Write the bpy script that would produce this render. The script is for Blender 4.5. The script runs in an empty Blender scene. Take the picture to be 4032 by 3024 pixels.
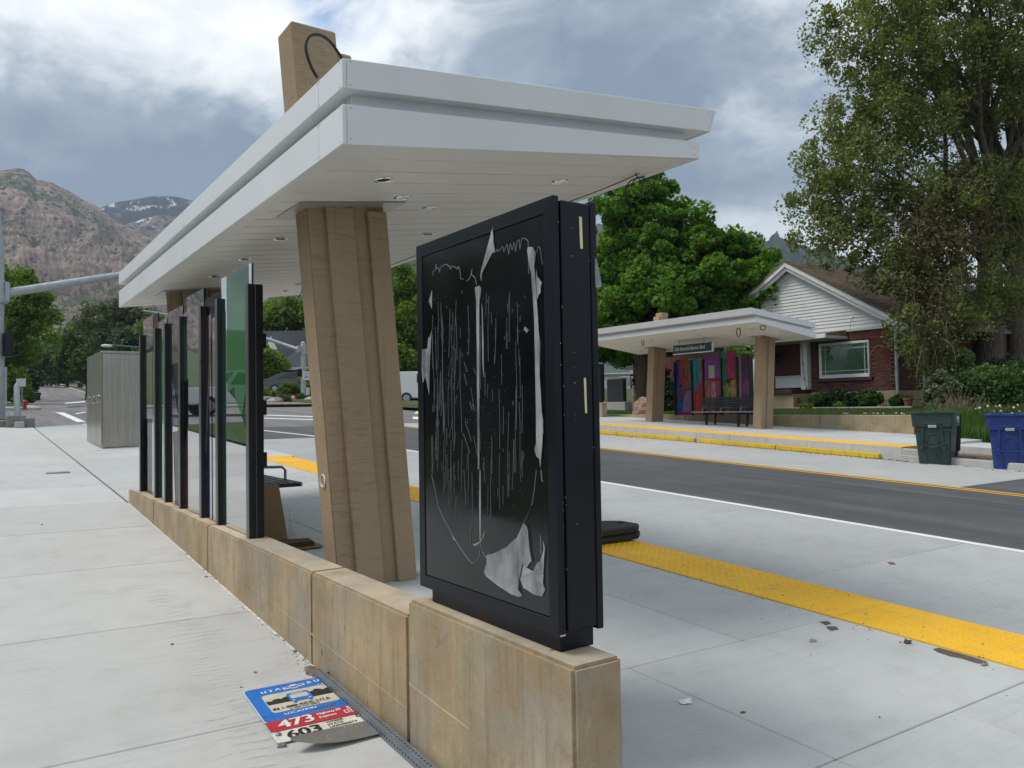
import bpy, bmesh, math, random
import numpy as np
from mathutils import Vector, Matrix, noise as mnoise
random.seed(7); RNG = np.random.default_rng(11)
scene = bpy.context.scene
COL = scene.collection
rad = math.radians
PI = math.pi

# ------------------------------------------------------------------ camera
CZ = 1.32
F = 3152.99                                   # focal length in pixels of a 4032 px wide frame
YAW, PIT, ROL = 0.596028, 0.030433, -0.015889
_fw = np.array([math.sin(YAW)*math.cos(PIT), math.cos(YAW)*math.cos(PIT), math.sin(PIT)])
_r = np.array([math.cos(YAW), -math.sin(YAW), 0.0]); _u = np.cross(_r, _fw)
CR = _r*math.cos(ROL)+_u*math.sin(ROL); CU = -_r*math.sin(ROL)+_u*math.cos(ROL)
cam_data = bpy.data.cameras.new('camera'); cam = bpy.data.objects.new('camera', cam_data); COL.objects.link(cam)
cam_data.sensor_width = 36; cam_data.lens = F/4032*36; cam_data.clip_start = 0.05; cam_data.clip_end = 30000
M4 = Matrix(((CR[0], CU[0], -_fw[0], 0), (CR[1], CU[1], -_fw[1], 0), (CR[2], CU[2], -_fw[2], CZ), (0, 0, 0, 1)))
cam.matrix_world = M4
scene.camera = cam

# ------------------------------------------------------------------ view, world, sun
vs = scene.view_settings
vs.view_transform = 'Standard'; vs.look = 'None'; vs.exposure = 0.80; vs.gamma = 1; vs.use_curve_mapping = False
SUN_EL, SUN_AZ = rad(58), rad(-62)            # azimuth measured from +Y towards +X
world = bpy.data.worlds.new('World'); scene.world = world; world.use_nodes = True

# ------------------------------------------------------------------ measuring helpers (photo pixel -> place on a known plane)
def ray(x, y): return _fw+CR*(x-2016)/F-CU*(y-1512)/F
def onX(x, y, X): d = ray(x, y); P = d*X/d[0]; P[2] += CZ; return P
def onY(x, y, Y): d = ray(x, y); P = d*Y/d[1]; P[2] += CZ; return P
def at(x, y, D): P = ray(x, y)*D; P[2] += CZ; return P
def zp(X, Y): return .0408*Y-.012*X           # near platform
def zs(X, Y): return -.324+.057*min(Y, 10.5)+.042*max(0, Y-10.5)-.016*(X-1.58)   # near pavement
def zr(X, Y): return -.22+.0408*Y             # road
def zq(X, Y):                                 # road and ground beyond the crossing: eases off, then climbs
    if Y <= 44.4: return zr(X, Y)
    z = zr(X, 44.4)+.0227*(min(Y, 131)-44.4)
    if Y > 131: z += .065*(min(Y, 180)-131)
    if Y > 180: z += .045*(Y-180)
    return z
def zf(X, Y): return .05+.0408*Y+.012*(X-15.5)   # far platform
def hit(x, y, fn, dz=0.0):
    d = ray(x, y); a, b = 0.5, 0.5
    while b < 600:
        if CZ+d[2]*b-fn(d[0]*b, d[1]*b)-dz < 0: break
        a = b; b *= 1.02
    for _ in range(40):
        m = (a+b)/2
        if CZ+d[2]*m-fn(d[0]*m, d[1]*m)-dz < 0: b = m
        else: a = m
    P = d*b; P[2] += CZ; return P
def lerp(a, b, t): return a+(b-a)*t
def sstep(t): t = max(0, min(1, t)); return t*t*(3-2*t)

# ------------------------------------------------------------------ node helper
class NT:
    def __init__(s, name):
        s.m = bpy.data.materials.new(name); s.m.use_nodes = True; s.t = s.m.node_tree; s.n = s.t.nodes; s.l = s.t.links
        s.n.clear(); s.out = s.n.new('ShaderNodeOutputMaterial')
    def new(s, kind, **kw):
        n = s.n.new('ShaderNode'+kind)
        for k, v in kw.items(): setattr(n, k, v)
        return n
    def put(s, sock, v):
        if hasattr(v, 'is_output') or isinstance(v, bpy.types.NodeSocket): s.l.new(v, sock)
        elif isinstance(v, (tuple, list)) and len(v) == 3 and sock.type == 'RGBA': sock.default_value = (*v, 1)
        else: sock.default_value = v
    def pos(s):
        if not hasattr(s, '_p'): s._p = s.new('NewGeometry').outputs['Position']
        return s._p
    def obj(s):
        if not hasattr(s, '_o'): s._o = s.new('TexCoord').outputs['Object']
        return s._o
    def rand(s): return s.new('NewGeometry').outputs['Random Per Island']
    def orand(s): return s.new('ObjectInfo').outputs['Random']
    def scl(s, v, sc, off=(0, 0, 0), rot=(0, 0, 0)):
        n = s.new('Mapping'); s.put(n.inputs['Vector'], v); n.inputs['Scale'].default_value = sc; n.inputs['Location'].default_value = off; n.inputs['Rotation'].default_value = rot
        return n.outputs[0]
    def noise(s, v, scale, detail=4, rough=.55, dist=0):
        n = s.new('TexNoise'); s.put(n.inputs['Vector'], v); n.inputs['Scale'].default_value = scale; n.inputs['Detail'].default_value = detail
        n.inputs['Roughness'].default_value = rough; n.inputs['Distortion'].default_value = dist; return n.outputs['Fac']
    def vor(s, v, scale, feat='F1', out='Distance'):
        n = s.new('TexVoronoi', feature=feat); s.put(n.inputs['Vector'], v); n.inputs['Scale'].default_value = scale; return n.outputs[out]
    def wave(s, v, scale, dist=0, direction='X', detail=2):
        n = s.new('TexWave', bands_direction=direction); s.put(n.inputs['Vector'], v); n.inputs['Scale'].default_value = scale
        n.inputs['Distortion'].default_value = dist; n.inputs['Detail'].default_value = detail; return n.outputs['Fac']
    def ramp(s, f, stops, interp='LINEAR'):
        n = s.new('ValToRGB'); s.put(n.inputs[0], f); e = n.color_ramp; e.interpolation = interp
        while len(e.elements) < len(stops): e.elements.new(.5)
        for el, (p, c) in zip(e.elements, stops):
            el.position = p; el.color = (*c, 1) if isinstance(c, (tuple, list)) else (c, c, c, 1)
        return n.outputs[0]
    def mix(s, a, b, f, mode='MIX'):
        n = s.new('Mix', data_type='RGBA', blend_type=mode); s.put(n.inputs[0], f); s.put(n.inputs[6], a); s.put(n.inputs[7], b); return n.outputs[2]
    def math(s, op, a, b=0.0, c=0.0):
        n = s.new('Math', operation=op); s.put(n.inputs[0], a); s.put(n.inputs[1], b); s.put(n.inputs[2], c); return n.outputs[0]
    def sep(s, v):
        n = s.new('SeparateXYZ'); s.put(n.inputs[0], v); return n.outputs
    def bump(s, h, strength=.3, dist=.01, normal=None):
        n = s.new('Bump'); s.put(n.inputs['Height'], h); n.inputs['Strength'].default_value = strength; n.inputs['Distance'].default_value = dist
        if normal is not None: s.put(n.inputs['Normal'], normal)
        return n.outputs[0]
    def bsdf(s, col, rough=.6, metal=0.0, normal=None, spec=.5, **kw):
        n = s.new('BsdfPrincipled'); s.put(n.inputs['Base Color'], col); s.put(n.inputs['Roughness'], rough); s.put(n.inputs['Metallic'], metal)
        s.put(n.inputs['Specular IOR Level'], spec)
        if normal is not None: s.put(n.inputs['Normal'], normal)
        for k, v in kw.items(): s.put(n.inputs[k.replace('_', ' ')], v)
        return n.outputs[0]
    def done(s, sh): s.l.new(sh, s.out.inputs[0]); return s.m

def plain(name, col, rough=.55, metal=0.0, var=.12, scale=6, bump=.08, bscale=90, spec=.5, fine=.05):
    """painted or plain surface with soft mottling, fine grain and a little relief"""
    t = NT(name); p = t.pos()
    a = t.noise(p, scale, 5); b = t.noise(p, bscale, 2)
    lo = tuple(c*(1-var) for c in col); hi = tuple(min(1, c*(1+var)) for c in col)
    c = t.ramp(a, [(.3, lo), (.7, hi)])
    c = t.mix(c, t.ramp(b, [(.3, 1-fine*2), (.7, 1.0)]), 1.0, 'MULTIPLY')
    r = t.ramp(a, [(.3, max(0, rough-.08)), (.7, min(1, rough+.08))])
    return t.done(t.bsdf(c, r, metal, t.bump(b, bump, .004), spec))

# ------------------------------------------------------------------ mesh helper
class MB:
    def __init__(s): s.v = []; s.f = []; s.mi = []; s.cur = 0
    def add(s, vs, fs):
        o = len(s.v); s.v.extend([tuple(map(float, v)) for v in vs]); s.f.extend([tuple(i+o for i in f) for f in fs]); s.mi.extend([s.cur]*len(fs)); return s
    def box(s, x0, x1, y0, y1, z0, z1):
        return s.hexa([(x0, y0, z0), (x1, y0, z0), (x1, y1, z0), (x0, y1, z0), (x0, y0, z1), (x1, y0, z1), (x1, y1, z1), (x0, y1, z1)])
    def hexa(s, v): return s.add(v, [(0, 3, 2, 1), (4, 5, 6, 7), (0, 1, 5, 4), (1, 2, 6, 5), (2, 3, 7, 6), (3, 0, 4, 7)])
    def slab(s, x0, x1, y0, y1, fn, th=.12, top=0.0):
        q = [(x0, y0), (x1, y0), (x1, y1), (x0, y1)]
        return s.hexa([(x, y, fn(x, y)+top-th) for x, y in q]+[(x, y, fn(x, y)+top) for x, y in q])
    def sheet(s, pts): return s.add(pts, [tuple(range(len(pts)))])
    def prism(s, poly, axis, a, b):
        """extrude a 2-D polygon along axis from a to b; poly coords are the two other axes in order"""
        def P(u, w, t):
            return (t, u, w) if axis == 'x' else (u, t, w) if axis == 'y' else (u, w, t)
        n = len(poly); A = sum(poly[i][0]*poly[(i+1) % n][1]-poly[(i+1) % n][0]*poly[i][1] for i in range(n))
        if (A < 0) != (axis == 'y'): poly = poly[::-1]
        vs = [P(u, w, a) for u, w in poly]+[P(u, w, b) for u, w in poly]
        fs = [tuple(range(n))[::-1], tuple(range(n, 2*n))]+[(i, (i+1) % n, n+(i+1) % n, n+i) for i in range(n)]
        return s.add(vs, fs)
    def tube(s, pts, r, n=8, cap=True):
        pts = [Vector(p) for p in pts]; rs = r if isinstance(r, (list, tuple)) else [r]*len(pts)
        vs = []; prev = None
        for i, p in enumerate(pts):
            d = (pts[min(i+1, len(pts)-1)]-pts[max(i-1, 0)])
            d = d.normalized() if d.length > 1e-9 else Vector((0, 0, 1))
            if prev is None:
                prev = d.orthogonal().normalized()
            prev = (prev-d*prev.dot(d)); prev = prev.normalized() if prev.length > 1e-6 else d.orthogonal().normalized()
            w = d.cross(prev)
            for k in range(n):
                a = 2*PI*k/n; vs.append(p+(prev*math.cos(a)+w*math.sin(a))*rs[i])
        fs = []
        for i in range(len(pts)-1):
            for k in range(n): fs.append((i*n+k, i*n+(k+1) % n, (i+1)*n+(k+1) % n, (i+1)*n+k))
        if cap: fs += [tuple(range(n))[::-1], tuple(range((len(pts)-1)*n, len(pts)*n))]
        return s.add(vs, fs)
    def cyl(s, p0, p1, r0, r1=None, n=12): return s.tube([p0, p1], [r0, r0 if r1 is None else r1], n)
    def lathe(s, prof, c=(0, 0, 0), n=16):
        vs = []; fs = []
        for r, z in prof:
            for k in range(n): a = 2*PI*k/n; vs.append((c[0]+r*math.cos(a), c[1]+r*math.sin(a), c[2]+z))
        for i in range(len(prof)-1):
            for k in range(n): fs.append((i*n+k, i*n+(k+1) % n, (i+1)*n+(k+1) % n, (i+1)*n+k))
        fs += [tuple(range(n))[::-1], tuple(range((len(prof)-1)*n, len(prof)*n))]
        return s.add(vs, fs)
    def blob(s, c, r, seed=0, amp=.25, sub=2, fr=1.5, flat=0):
        bm = bmesh.new(); bmesh.ops.create_icosphere(bm, subdivisions=sub, radius=1)
        vs = []
        for v in bm.verts:
            d = v.co.normalized(); k = 1+amp*mnoise.noise(d*fr+Vector((seed*3.1, seed*1.7, seed)))*2
            z = d.z*k
            if flat and z < -flat: z = -flat
            vs.append((c[0]+d.x*k*r[0], c[1]+d.y*k*r[1], c[2]+z*r[2]))
        fs = [tuple(v.index for v in f.verts) for f in bm.faces]; bm.free(); return s.add(vs, fs)
    def build(s, name, mats, parent=None, bevel=0, smooth=False, seg=1):
        me = bpy.data.meshes.new(name)
        off = Vector((0, 0, 0)); p = parent
        while p is not None: off += p.location; p = p.parent
        me.from_pydata([(v[0]-off.x, v[1]-off.y, v[2]-off.z) for v in s.v], [], s.f)
        ms = mats if isinstance(mats, (list, tuple)) else [mats]
        for m in ms: me.materials.append(m)
        if len(ms) > 1: me.polygons.foreach_set('material_index', s.mi)
        if bevel:
            bm = bmesh.new(); bm.from_mesh(me); bmesh.ops.remove_doubles(bm, verts=bm.verts, dist=1e-5)
            es = [e for e in bm.edges if len(e.link_faces) == 2 and e.calc_face_angle(0) > .5]
            bmesh.ops.bevel(bm, geom=es, offset=bevel, segments=seg, affect='EDGES', clamp_overlap=True); bm.to_mesh(me); bm.free()
        if smooth: me.polygons.foreach_set('use_smooth', [True]*len(me.polygons)); me.set_sharp_from_angle(angle=rad(40))
        me.update(); o = bpy.data.objects.new(name, me); COL.objects.link(o)
        if parent: o.parent = parent
        return o

def npmesh(name, V, Fc, mat, parent=None, smooth=False):
    """V (n,3), Fc (m,3|4) numpy arrays -> one mesh object"""
    me = bpy.data.meshes.new(name); off = Vector((0, 0, 0)); p = parent
    while p is not None: off += p.location; p = p.parent
    V = (V-np.array(off)).astype(np.float32); k = Fc.shape[1]
    me.vertices.add(len(V)); me.vertices.foreach_set('co', V.ravel())
    me.loops.add(Fc.size); me.loops.foreach_set('vertex_index', Fc.ravel().astype(np.int32))
    me.polygons.add(len(Fc)); me.polygons.foreach_set('loop_start', np.arange(0, Fc.size, k, dtype=np.int32))
    me.polygons.foreach_set('loop_total', np.full(len(Fc), k, dtype=np.int32))
    if smooth: me.polygons.foreach_set('use_smooth', [True]*len(Fc))
    me.materials.append(mat); me.update(calc_edges=True); me.validate()
    o = bpy.data.objects.new(name, me); COL.objects.link(o)
    if parent: o.parent = parent
    return o

def tag(o, label=None, cat=None, group=None, kind=None):
    for k, v in (('label', label), ('category', cat), ('group', group), ('kind', kind)):
        if v: o[k] = v
    return o
def thing(name, loc, label, cat, group=None):
    o = bpy.data.objects.new(name, None); COL.objects.link(o); o.location = loc; o.empty_display_size = .2
    return tag(o, label, cat, group)
def struct(o): o['kind'] = 'structure'; return o
def dup(root, loc=None, rz=None, label=None, group=None):
    c = root.copy(); COL.objects.link(c)
    if loc is not None: c.location = loc
    if rz is not None: c.rotation_euler = (0, 0, rz)
    if label: c['label'] = label
    if group: c['group'] = group
    for ch in list(root.children):
        k = ch.copy(); COL.objects.link(k); k.parent = c
        for g in list(ch.children):
            h = g.copy(); COL.objects.link(h); h.parent = k
    return c
def clone(o, loc=None):
    c = o.copy(); COL.objects.link(c)
    if loc is not None: c.location = loc
    return c
def text_mesh(body, size=1.0, align='LEFT', spacing=1.0):
    cu = bpy.data.curves.new('lettering', 'FONT'); cu.body = body; cu.size = size; cu.align_x = align; cu.space_character = spacing; cu.resolution_u = 3
    o = bpy.data.objects.new('lettering', cu); COL.objects.link(o); dg = bpy.context.evaluated_depsgraph_get()
    me = bpy.data.meshes.new_from_object(o.evaluated_get(dg)); bpy.data.objects.remove(o); bpy.data.curves.remove(cu)
    vs = [v.co.copy() for v in me.vertices]; fs = [tuple(p.vertices) for p in me.polygons]; bpy.data.meshes.remove(me); return vs, fs
def put_text(mb, body, origin, ux, uy, size, align='LEFT', sx=1.0, bold=0.0, spacing=1.0):
    """letters laid on the plane origin + ux*x + uy*y"""
    vs, fs = text_mesh(body, size, align, spacing); O, ux, uy = Vector(origin), Vector(ux), Vector(uy)
    for dx in ([0] if not bold else [-bold, 0, bold]):
        n = ux.cross(uy).normalized()*(.00005*dx/abs(dx) if dx else 0)
        mb.add([O+ux*(v.x*sx+dx)+uy*v.y+n for v in vs], fs)
    return mb
# ------------------------------------------------------------------ sky: Nishita behind a procedural cloud deck
def build_world():
    nt = world.node_tree; nt.nodes.clear(); W = NT.__new__(NT); W.t = nt; W.n = nt.nodes; W.l = nt.links
    out = W.new('OutputWorld'); sky = W.new('TexSky', sky_type='NISHITA'); sky.sun_disc = False
    sky.sun_elevation = SUN_EL; sky.sun_rotation = SUN_AZ; sky.air_density = 1.2; sky.dust_density = 1.5
    b1 = W.new('Background'); W.l.new(sky.outputs[0], b1.inputs[0]); b1.inputs[1].default_value = 0.11
    d = W.new('TexCoord').outputs['Generated']; x, y, z = W.sep(d)
    zz = W.math('ADD', W.math('MAXIMUM', z, 0.0), .22)
    cmb = W.new('CombineXYZ'); W.put(cmb.inputs[0], W.math('DIVIDE', x, zz)); W.put(cmb.inputs[1], W.math('DIVIDE', y, zz)); W.put(cmb.inputs[2], W.math('MULTIPLY', z, 1.5))
    p = cmb.outputs[0]
    n1 = W.noise(W.scl(p, (1, 1, 1), (3.1, 7.7, .4)), 1.05, 12, .60, .55)
    n2 = W.noise(W.scl(p, (1, 1, 1), (9.1, 1.7, 2.4)), .42, 3, .5, .2)
    n3 = W.noise(W.scl(d, (1, 1, 1.7), (.3, .2, .1)), 7.5, 12, .63, .9)
    v = W.math('ADD', W.math('ADD', W.math('MULTIPLY', n1, .50), W.math('MULTIPLY', n2, .25)), W.math('MULTIPLY', n3, .31))
    v = W.math('ADD', W.math('MULTIPLY', W.math('SUBTRACT', v, .5), 1.25), .485)
    # the main cloud masses of the day: (photo x, y, angular radius in degrees, brighter / darker)
    wn = W.new('TexNoise'); W.put(wn.inputs['Vector'], W.scl(d, (1, 1, 1.5))); wn.inputs['Scale'].default_value = 5.5; wn.inputs['Detail'].default_value = 7; wn.inputs['Roughness'].default_value = .62
    wv = W.new('VectorMath', operation='SUBTRACT'); W.l.new(wn.outputs['Color'], wv.inputs[0]); wv.inputs[1].default_value = (.5, .5, .5)
    ws = W.new('VectorMath', operation='SCALE'); W.l.new(wv.outputs[0], ws.inputs[0]); ws.inputs['Scale'].default_value = .30
    wa = W.new('VectorMath', operation='ADD'); W.l.new(d, wa.inputs[0]); W.l.new(ws.outputs[0], wa.inputs[1]); wnm = W.new('VectorMath', operation='NORMALIZE'); W.l.new(wa.outputs[0], wnm.inputs[0]); dw = wnm.outputs[0]
    for px, py, r, a in ((250, 120, 9, .13), (800, 200, 6, .07), (1240, 330, 5, .17), (1650, 90, 6, .05), (620, 610, 8, -.20), (1060, 560, 5, -.08), (60, 520, 6, -.07), (350, 760, 7, -.04), (2350, 250, 10, -.15), (2780, 480, 8, -.17),
                         (2930, 830, 5, .20), (2480, 760, 4, .10), (3120, 150, 6, .09), (560, 330, 6, .06), (2850, 130, 5, .03), (1900, 250, 6, -.05)):
        k = ray(px, py); k = k/np.linalg.norm(k)
        dp = W.new('VectorMath', operation='DOT_PRODUCT'); W.l.new(dw, dp.inputs[0]); dp.inputs[1].default_value = k
        mr = W.new('MapRange', interpolation_type='SMOOTHSTEP'); W.l.new(dp.outputs['Value'], mr.inputs[0])
        mr.inputs[1].default_value = math.cos(rad(r*1.6)); mr.inputs[2].default_value = 1.0; mr.inputs[3].default_value = 0; mr.inputs[4].default_value = a
        v = W.math('ADD', v, mr.outputs[0])
    col = W.ramp(v, [(.30, (.135, .175, .235)), (.41, (.205, .25, .31)), (.48, (.315, .36, .405)), (.55, (.46, .495, .53)), (.63, (.60, .62, .645)), (.76, (.74, .745, .755))])
    b2 = W.new('Background'); W.l.new(col, b2.inputs[0]); b2.inputs[1].default_value = 1.0
    hole = None
    for px, py, r in ((1335, -15, 2.6), (-1500, -900, 9), (5200, -1500, 8)):
        k = ray(px, py); k = k/np.linalg.norm(k); dp = W.new('VectorMath', operation='DOT_PRODUCT'); W.l.new(d, dp.inputs[0]); dp.inputs[1].default_value = k
        mr = W.new('MapRange', interpolation_type='SMOOTHSTEP'); W.l.new(dp.outputs['Value'], mr.inputs[0])
        mr.inputs[1].default_value = math.cos(rad(r*1.5)); mr.inputs[2].default_value = math.cos(rad(r*.2)); mr.inputs[3].default_value = 0; mr.inputs[4].default_value = 1.0
        hole = mr.outputs[0] if hole is None else W.math('MAXIMUM', hole, mr.outputs[0])
    hole = W.math('MULTIPLY', hole, W.ramp(n3, [(.42, 0.0), (.62, 1.0)]))
    mx = W.new('MixShader'); W.l.new(hole, mx.inputs[0]); W.l.new(b2.outputs[0], mx.inputs[1]); W.l.new(b1.outputs[0], mx.inputs[2])
    W.l.new(mx.outputs[0], out.inputs[0])
build_world()
sun_d = bpy.data.lights.new('sun', 'SUN'); sun_d.energy = 1.5; sun_d.angle = rad(22); sun_d.color = (1, .96, .90)
sun = bpy.data.objects.new('sun', sun_d); COL.objects.link(sun)
_sd = Vector((math.sin(SUN_AZ)*math.cos(SUN_EL), math.cos(SUN_AZ)*math.cos(SUN_EL), math.sin(SUN_EL)))
sun.rotation_euler = _sd.to_track_quat('Z', 'Y').to_euler(); sun.location = (-20, 10, 40)

# ------------------------------------------------------------------ materials
def mat_concrete(name, base, broom='Y', bscale=55, stain=.5, tine=False):
    t = NT(name); p = t.pos()
    big = t.noise(p, .55, 6, .6); mid = t.noise(p, 4.5, 6, .65); fine = t.noise(p, 160, 2); sp = t.noise(t.scl(p, (1, 1, 1), (4, 9, 1)), 26, 3, .7)
    c = t.ramp(big, [(.25, tuple(b*.90 for b in base)), (.55, base), (.8, tuple(min(1, b*1.07) for b in base))])
    c = t.mix(c, t.ramp(mid, [(.28, (.90, .895, .885)), (.5, 1.0), (.75, 1.03)]), 1.0, 'MULTIPLY')
    c = t.mix(c, t.ramp(t.orand(), [(0, (.945, .945, .94)), (1, (1.045, 1.045, 1.04))]), 1.0, 'MULTIPLY')
    # drifting rubbed streaks along the broom direction
    st = t.noise(t.scl(p, (.45, 9, 1) if broom == 'Y' else (9, .45, 1)), 2.2, 5, .6)
    c = t.mix(c, t.ramp(st, [(.30, (.93, .93, .93)), (.52, 1.0)]), .8, 'MULTIPLY')
    c = t.mix(c, t.ramp(fine, [(.2, .88), (.6, 1.0)]), 1.0, 'MULTIPLY')
    c = t.mix(c, (.30, .27, .23), t.math('MULTIPLY', t.ramp(sp, [(.70, 0.0), (.78, 1.0)]), .16*stain))
    c = t.mix(c, (.33, .29, .22), t.math('MULTIPLY', t.ramp(t.noise(t.scl(p, (1, 1, 1), (31, 5, 2)), 1.1, 7, .7), [(.60, 0.0), (.72, 1.0)]), .28*stain))
    br = t.noise(t.scl(p, (2, 60, 1) if broom == 'Y' else (60, 2, 1)), bscale*.06, 3)
    h = t.math('ADD', t.math('MULTIPLY', br, .6), t.math('MULTIPLY', fine, .5))
    nb = t.bump(h, .28, .003)
    if tine:
        w = t.wave(p, 11.0, .35, 'Y', 2); msk = t.ramp(t.noise(p, .35, 2), [(.42, 0.0), (.58, 1.0)])
        g = t.math('MULTIPLY', t.ramp(w, [(.0, 1.0), (.30, 0.0)]), msk)
        c = t.mix(c, (.19, .195, .20), t.math('MULTIPLY', g, .55)); nb = t.bump(t.math('SUBTRACT', 1.0, g), .55, .006, nb)
    return t.done(t.bsdf(c, .86, 0, nb, .3))
m_walk = mat_concrete('pavement_concrete', (.52, .518, .506))
m_plat = mat_concrete('platform_concrete', (.485, .495, .487), stain=.8)
m_pad = mat_concrete('bus_pad_concrete', (.42, .43, .425), tine=True)
m_farpad = mat_concrete('lane_concrete', (.42, .42, .41), broom='X')
m_kerb = mat_concrete('kerb_concrete', (.46, .455, .44))
m_harr = mat_concrete('old_paving', (.36, .345, .32), broom='X', stain=1.2)
m_base = mat_concrete('footing_concrete', (.42, .42, .40))
m_joint = plain('joint_filler', (.085, .075, .066), .9, var=.3, scale=14)
m_white_seal = plain('seam_filler', (.62, .60, .54), .7, var=.25, scale=16)

def mat_asphalt(name, base):
    t = NT(name); p = t.pos(); a = t.noise(p, .9, 5, .6); s = t.noise(p, 130, 2, .6); g = t.noise(t.scl(p, (8, .22, 1)), 1.0, 4)
    c = t.ramp(a, [(.3, tuple(b*.87 for b in base)), (.7, tuple(b*1.16 for b in base))])
    c = t.mix(c, t.ramp(s, [(.30, .62), (.5, 1.0), (.72, 1.5)]), 1.0, 'MULTIPLY')
    c = t.mix(c, t.ramp(g, [(.3, .84), (.65, 1.22)]), .9, 'MULTIPLY'); tr = t.noise(t.scl(p, (1.15, .05, 1), (3, 0, 0)), 1.0, 2); c = t.mix(c, t.ramp(tr, [(.38, .86), (.62, 1.20)]), .9, 'MULTIPLY'); oil = t.noise(p, 1.7, 6, .7); c = t.mix(c, t.ramp(oil, [(.28, .72), (.40, 1.0)]), .8, 'MULTIPLY')
    return t.done(t.bsdf(c, .8, 0, t.bump(s, .6, .006), .35))
m_asphalt = mat_asphalt('asphalt', (.074, .076, .078))
m_asphalt2 = mat_asphalt('worn_asphalt', (.155, .147, .143))

def mat_road_paint(name, base):
    t = NT(name); p = t.pos(); a = t.noise(p, 24, 6, .7); b = t.noise(p, 1.2, 3)
    c = t.ramp(b, [(.3, tuple(x*.88 for x in base)), (.7, base)])
    c = t.mix(c, tuple(x*.45 for x in base), t.ramp(a, [(.63, 0.0), (.70, .55)]))
    return t.done(t.bsdf(c, .6, 0, t.bump(a, .2, .003), .4))
m_line_w = mat_road_paint('white_road_paint', (.78, .78, .755))
m_line_y = mat_road_paint('yellow_road_paint', (.66, .37, .035))
m_bumper = mat_road_paint('yellow_rail_paint', (.70, .46, .02))

def mat_tactile():
    t = NT('tactile_yellow'); p = t.pos(); a = t.noise(p, 2.2, 4); s = t.noise(p, 55, 4, .7)
    c = t.ramp(a, [(.3, (.80, .43, .012)), (.7, (.88, .50, .022))])
    c = t.mix(c, (.10, .075, .04), t.ramp(s, [(.64, 0.0), (.71, .80)]))
    c = t.mix(c, (.45, .32, .11), t.math('MULTIPLY', t.ramp(t.noise(p, 7, 6, .75), [(.52, 0.0), (.70, 1.0)]), .5))
    c = t.mix(c, (.26, .19, .09), t.math('MULTIPLY', t.ramp(t.noise(t.scl(p, (1, 1, 1), (3, 8, 1)), 21, 5, .75), [(.60, 0.0), (.72, 1.0)]), .5))
    return t.done(t.bsdf(c, .62, 0, t.bump(s, .2, .003), .35))
m_tactile = mat_tactile()

def mat_formed(name, base, stain, top=False):
    """coloured board-formed concrete: vertical runs, rust clouds, bug holes, scratches"""
    t = NT(name); p = t.pos()
    c = t.ramp(t.noise(p, 2.1, 7, .62), [(.30, tuple(b*.66 for b in base)), (.5, base), (.70, tuple(min(1, b*1.25) for b in base))])
    gy = t.noise(t.scl(p, (1, 1, .55), (2, 8, 4)), 1.7, 5, .6)
    c = t.mix(c, (.31, .295, .255), t.math('MULTIPLY', t.ramp(gy, [(.46, 0.0), (.60, 1.0)]), .6))
    run = t.noise(t.scl(p, (9, 9, .55)), 2.4, 6, .68)
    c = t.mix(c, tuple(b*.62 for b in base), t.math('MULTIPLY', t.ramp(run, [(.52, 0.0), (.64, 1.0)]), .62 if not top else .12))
    rust = t.noise(t.scl(p, (1.6, 1.6, .9), (7, 3, 5)), 2.3, 7, .66, .5)
    c = t.mix(c, (.33, .175, .055), t.math('MULTIPLY', t.ramp(rust, [(.50, 0.0), (.66, 1.0)]), stain))
    c = t.mix(c, (.53, .47, .37), t.math('MULTIPLY', t.ramp(t.noise(t.scl(p, (14, 14, 2.2), (1, 2, 3)), 2.0, 5, .7), [(.60, 0.0), (.70, 1.0)]), .30))
    pit = t.vor(t.scl(p, (1, 1, .42)), 10); hole = t.math('MULTIPLY', t.ramp(pit, [(.06, 1.0), (.10, 0.0)]), t.ramp(t.noise(p, 3.5, 2), [(.47, 0.0), (.54, 1.0)]))
    ck = t.noise(t.scl(p, (1, 1, 1), (5, 5, 5)), 2.6, 3, .5, 1.6); crack = t.math('MULTIPLY', t.ramp(t.math('ABSOLUTE', t.math('SUBTRACT', ck, .5)), [(.0, 1.0), (.006, 0.0)]), .30 if not top else .1)
    c = t.mix(c, (.13, .10, .065), crack)
    blot = t.noise(t.scl(p, (1, 1, .6), (17, 3, 8)), 6.5, 5, .6); c = t.mix(c, (.235, .165, .085), t.math('MULTIPLY', t.ramp(blot, [(.62, 0.0), (.70, 1.0)]), .5 if not top else .1))
    c = t.mix(c, (.10, .075, .045), t.math('MULTIPLY', hole, .85))
    fine = t.noise(p, 120, 3, .7); c = t.mix(c, t.ramp(fine, [(.25, .85), (.6, 1.0)]), 1.0, 'MULTIPLY')
    h = t.math('ADD', t.math('MULTIPLY', fine, .35), t.math('ADD', t.math('MULTIPLY', run, .4), t.math('MULTIPLY', hole, -1.4)))
    return t.done(t.bsdf(c, .78, 0, t.bump(h, .45, .006), .32))
m_wall = mat_formed('tan_formed_concrete', (.42, .325, .20), .30)
m_kwall = mat_formed('stained_formed_concrete', (.40, .325, .205), .48)
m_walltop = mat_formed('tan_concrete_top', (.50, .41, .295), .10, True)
m_farwall = mat_formed('far_wall_concrete', (.36, .29, .175), .16)

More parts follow.
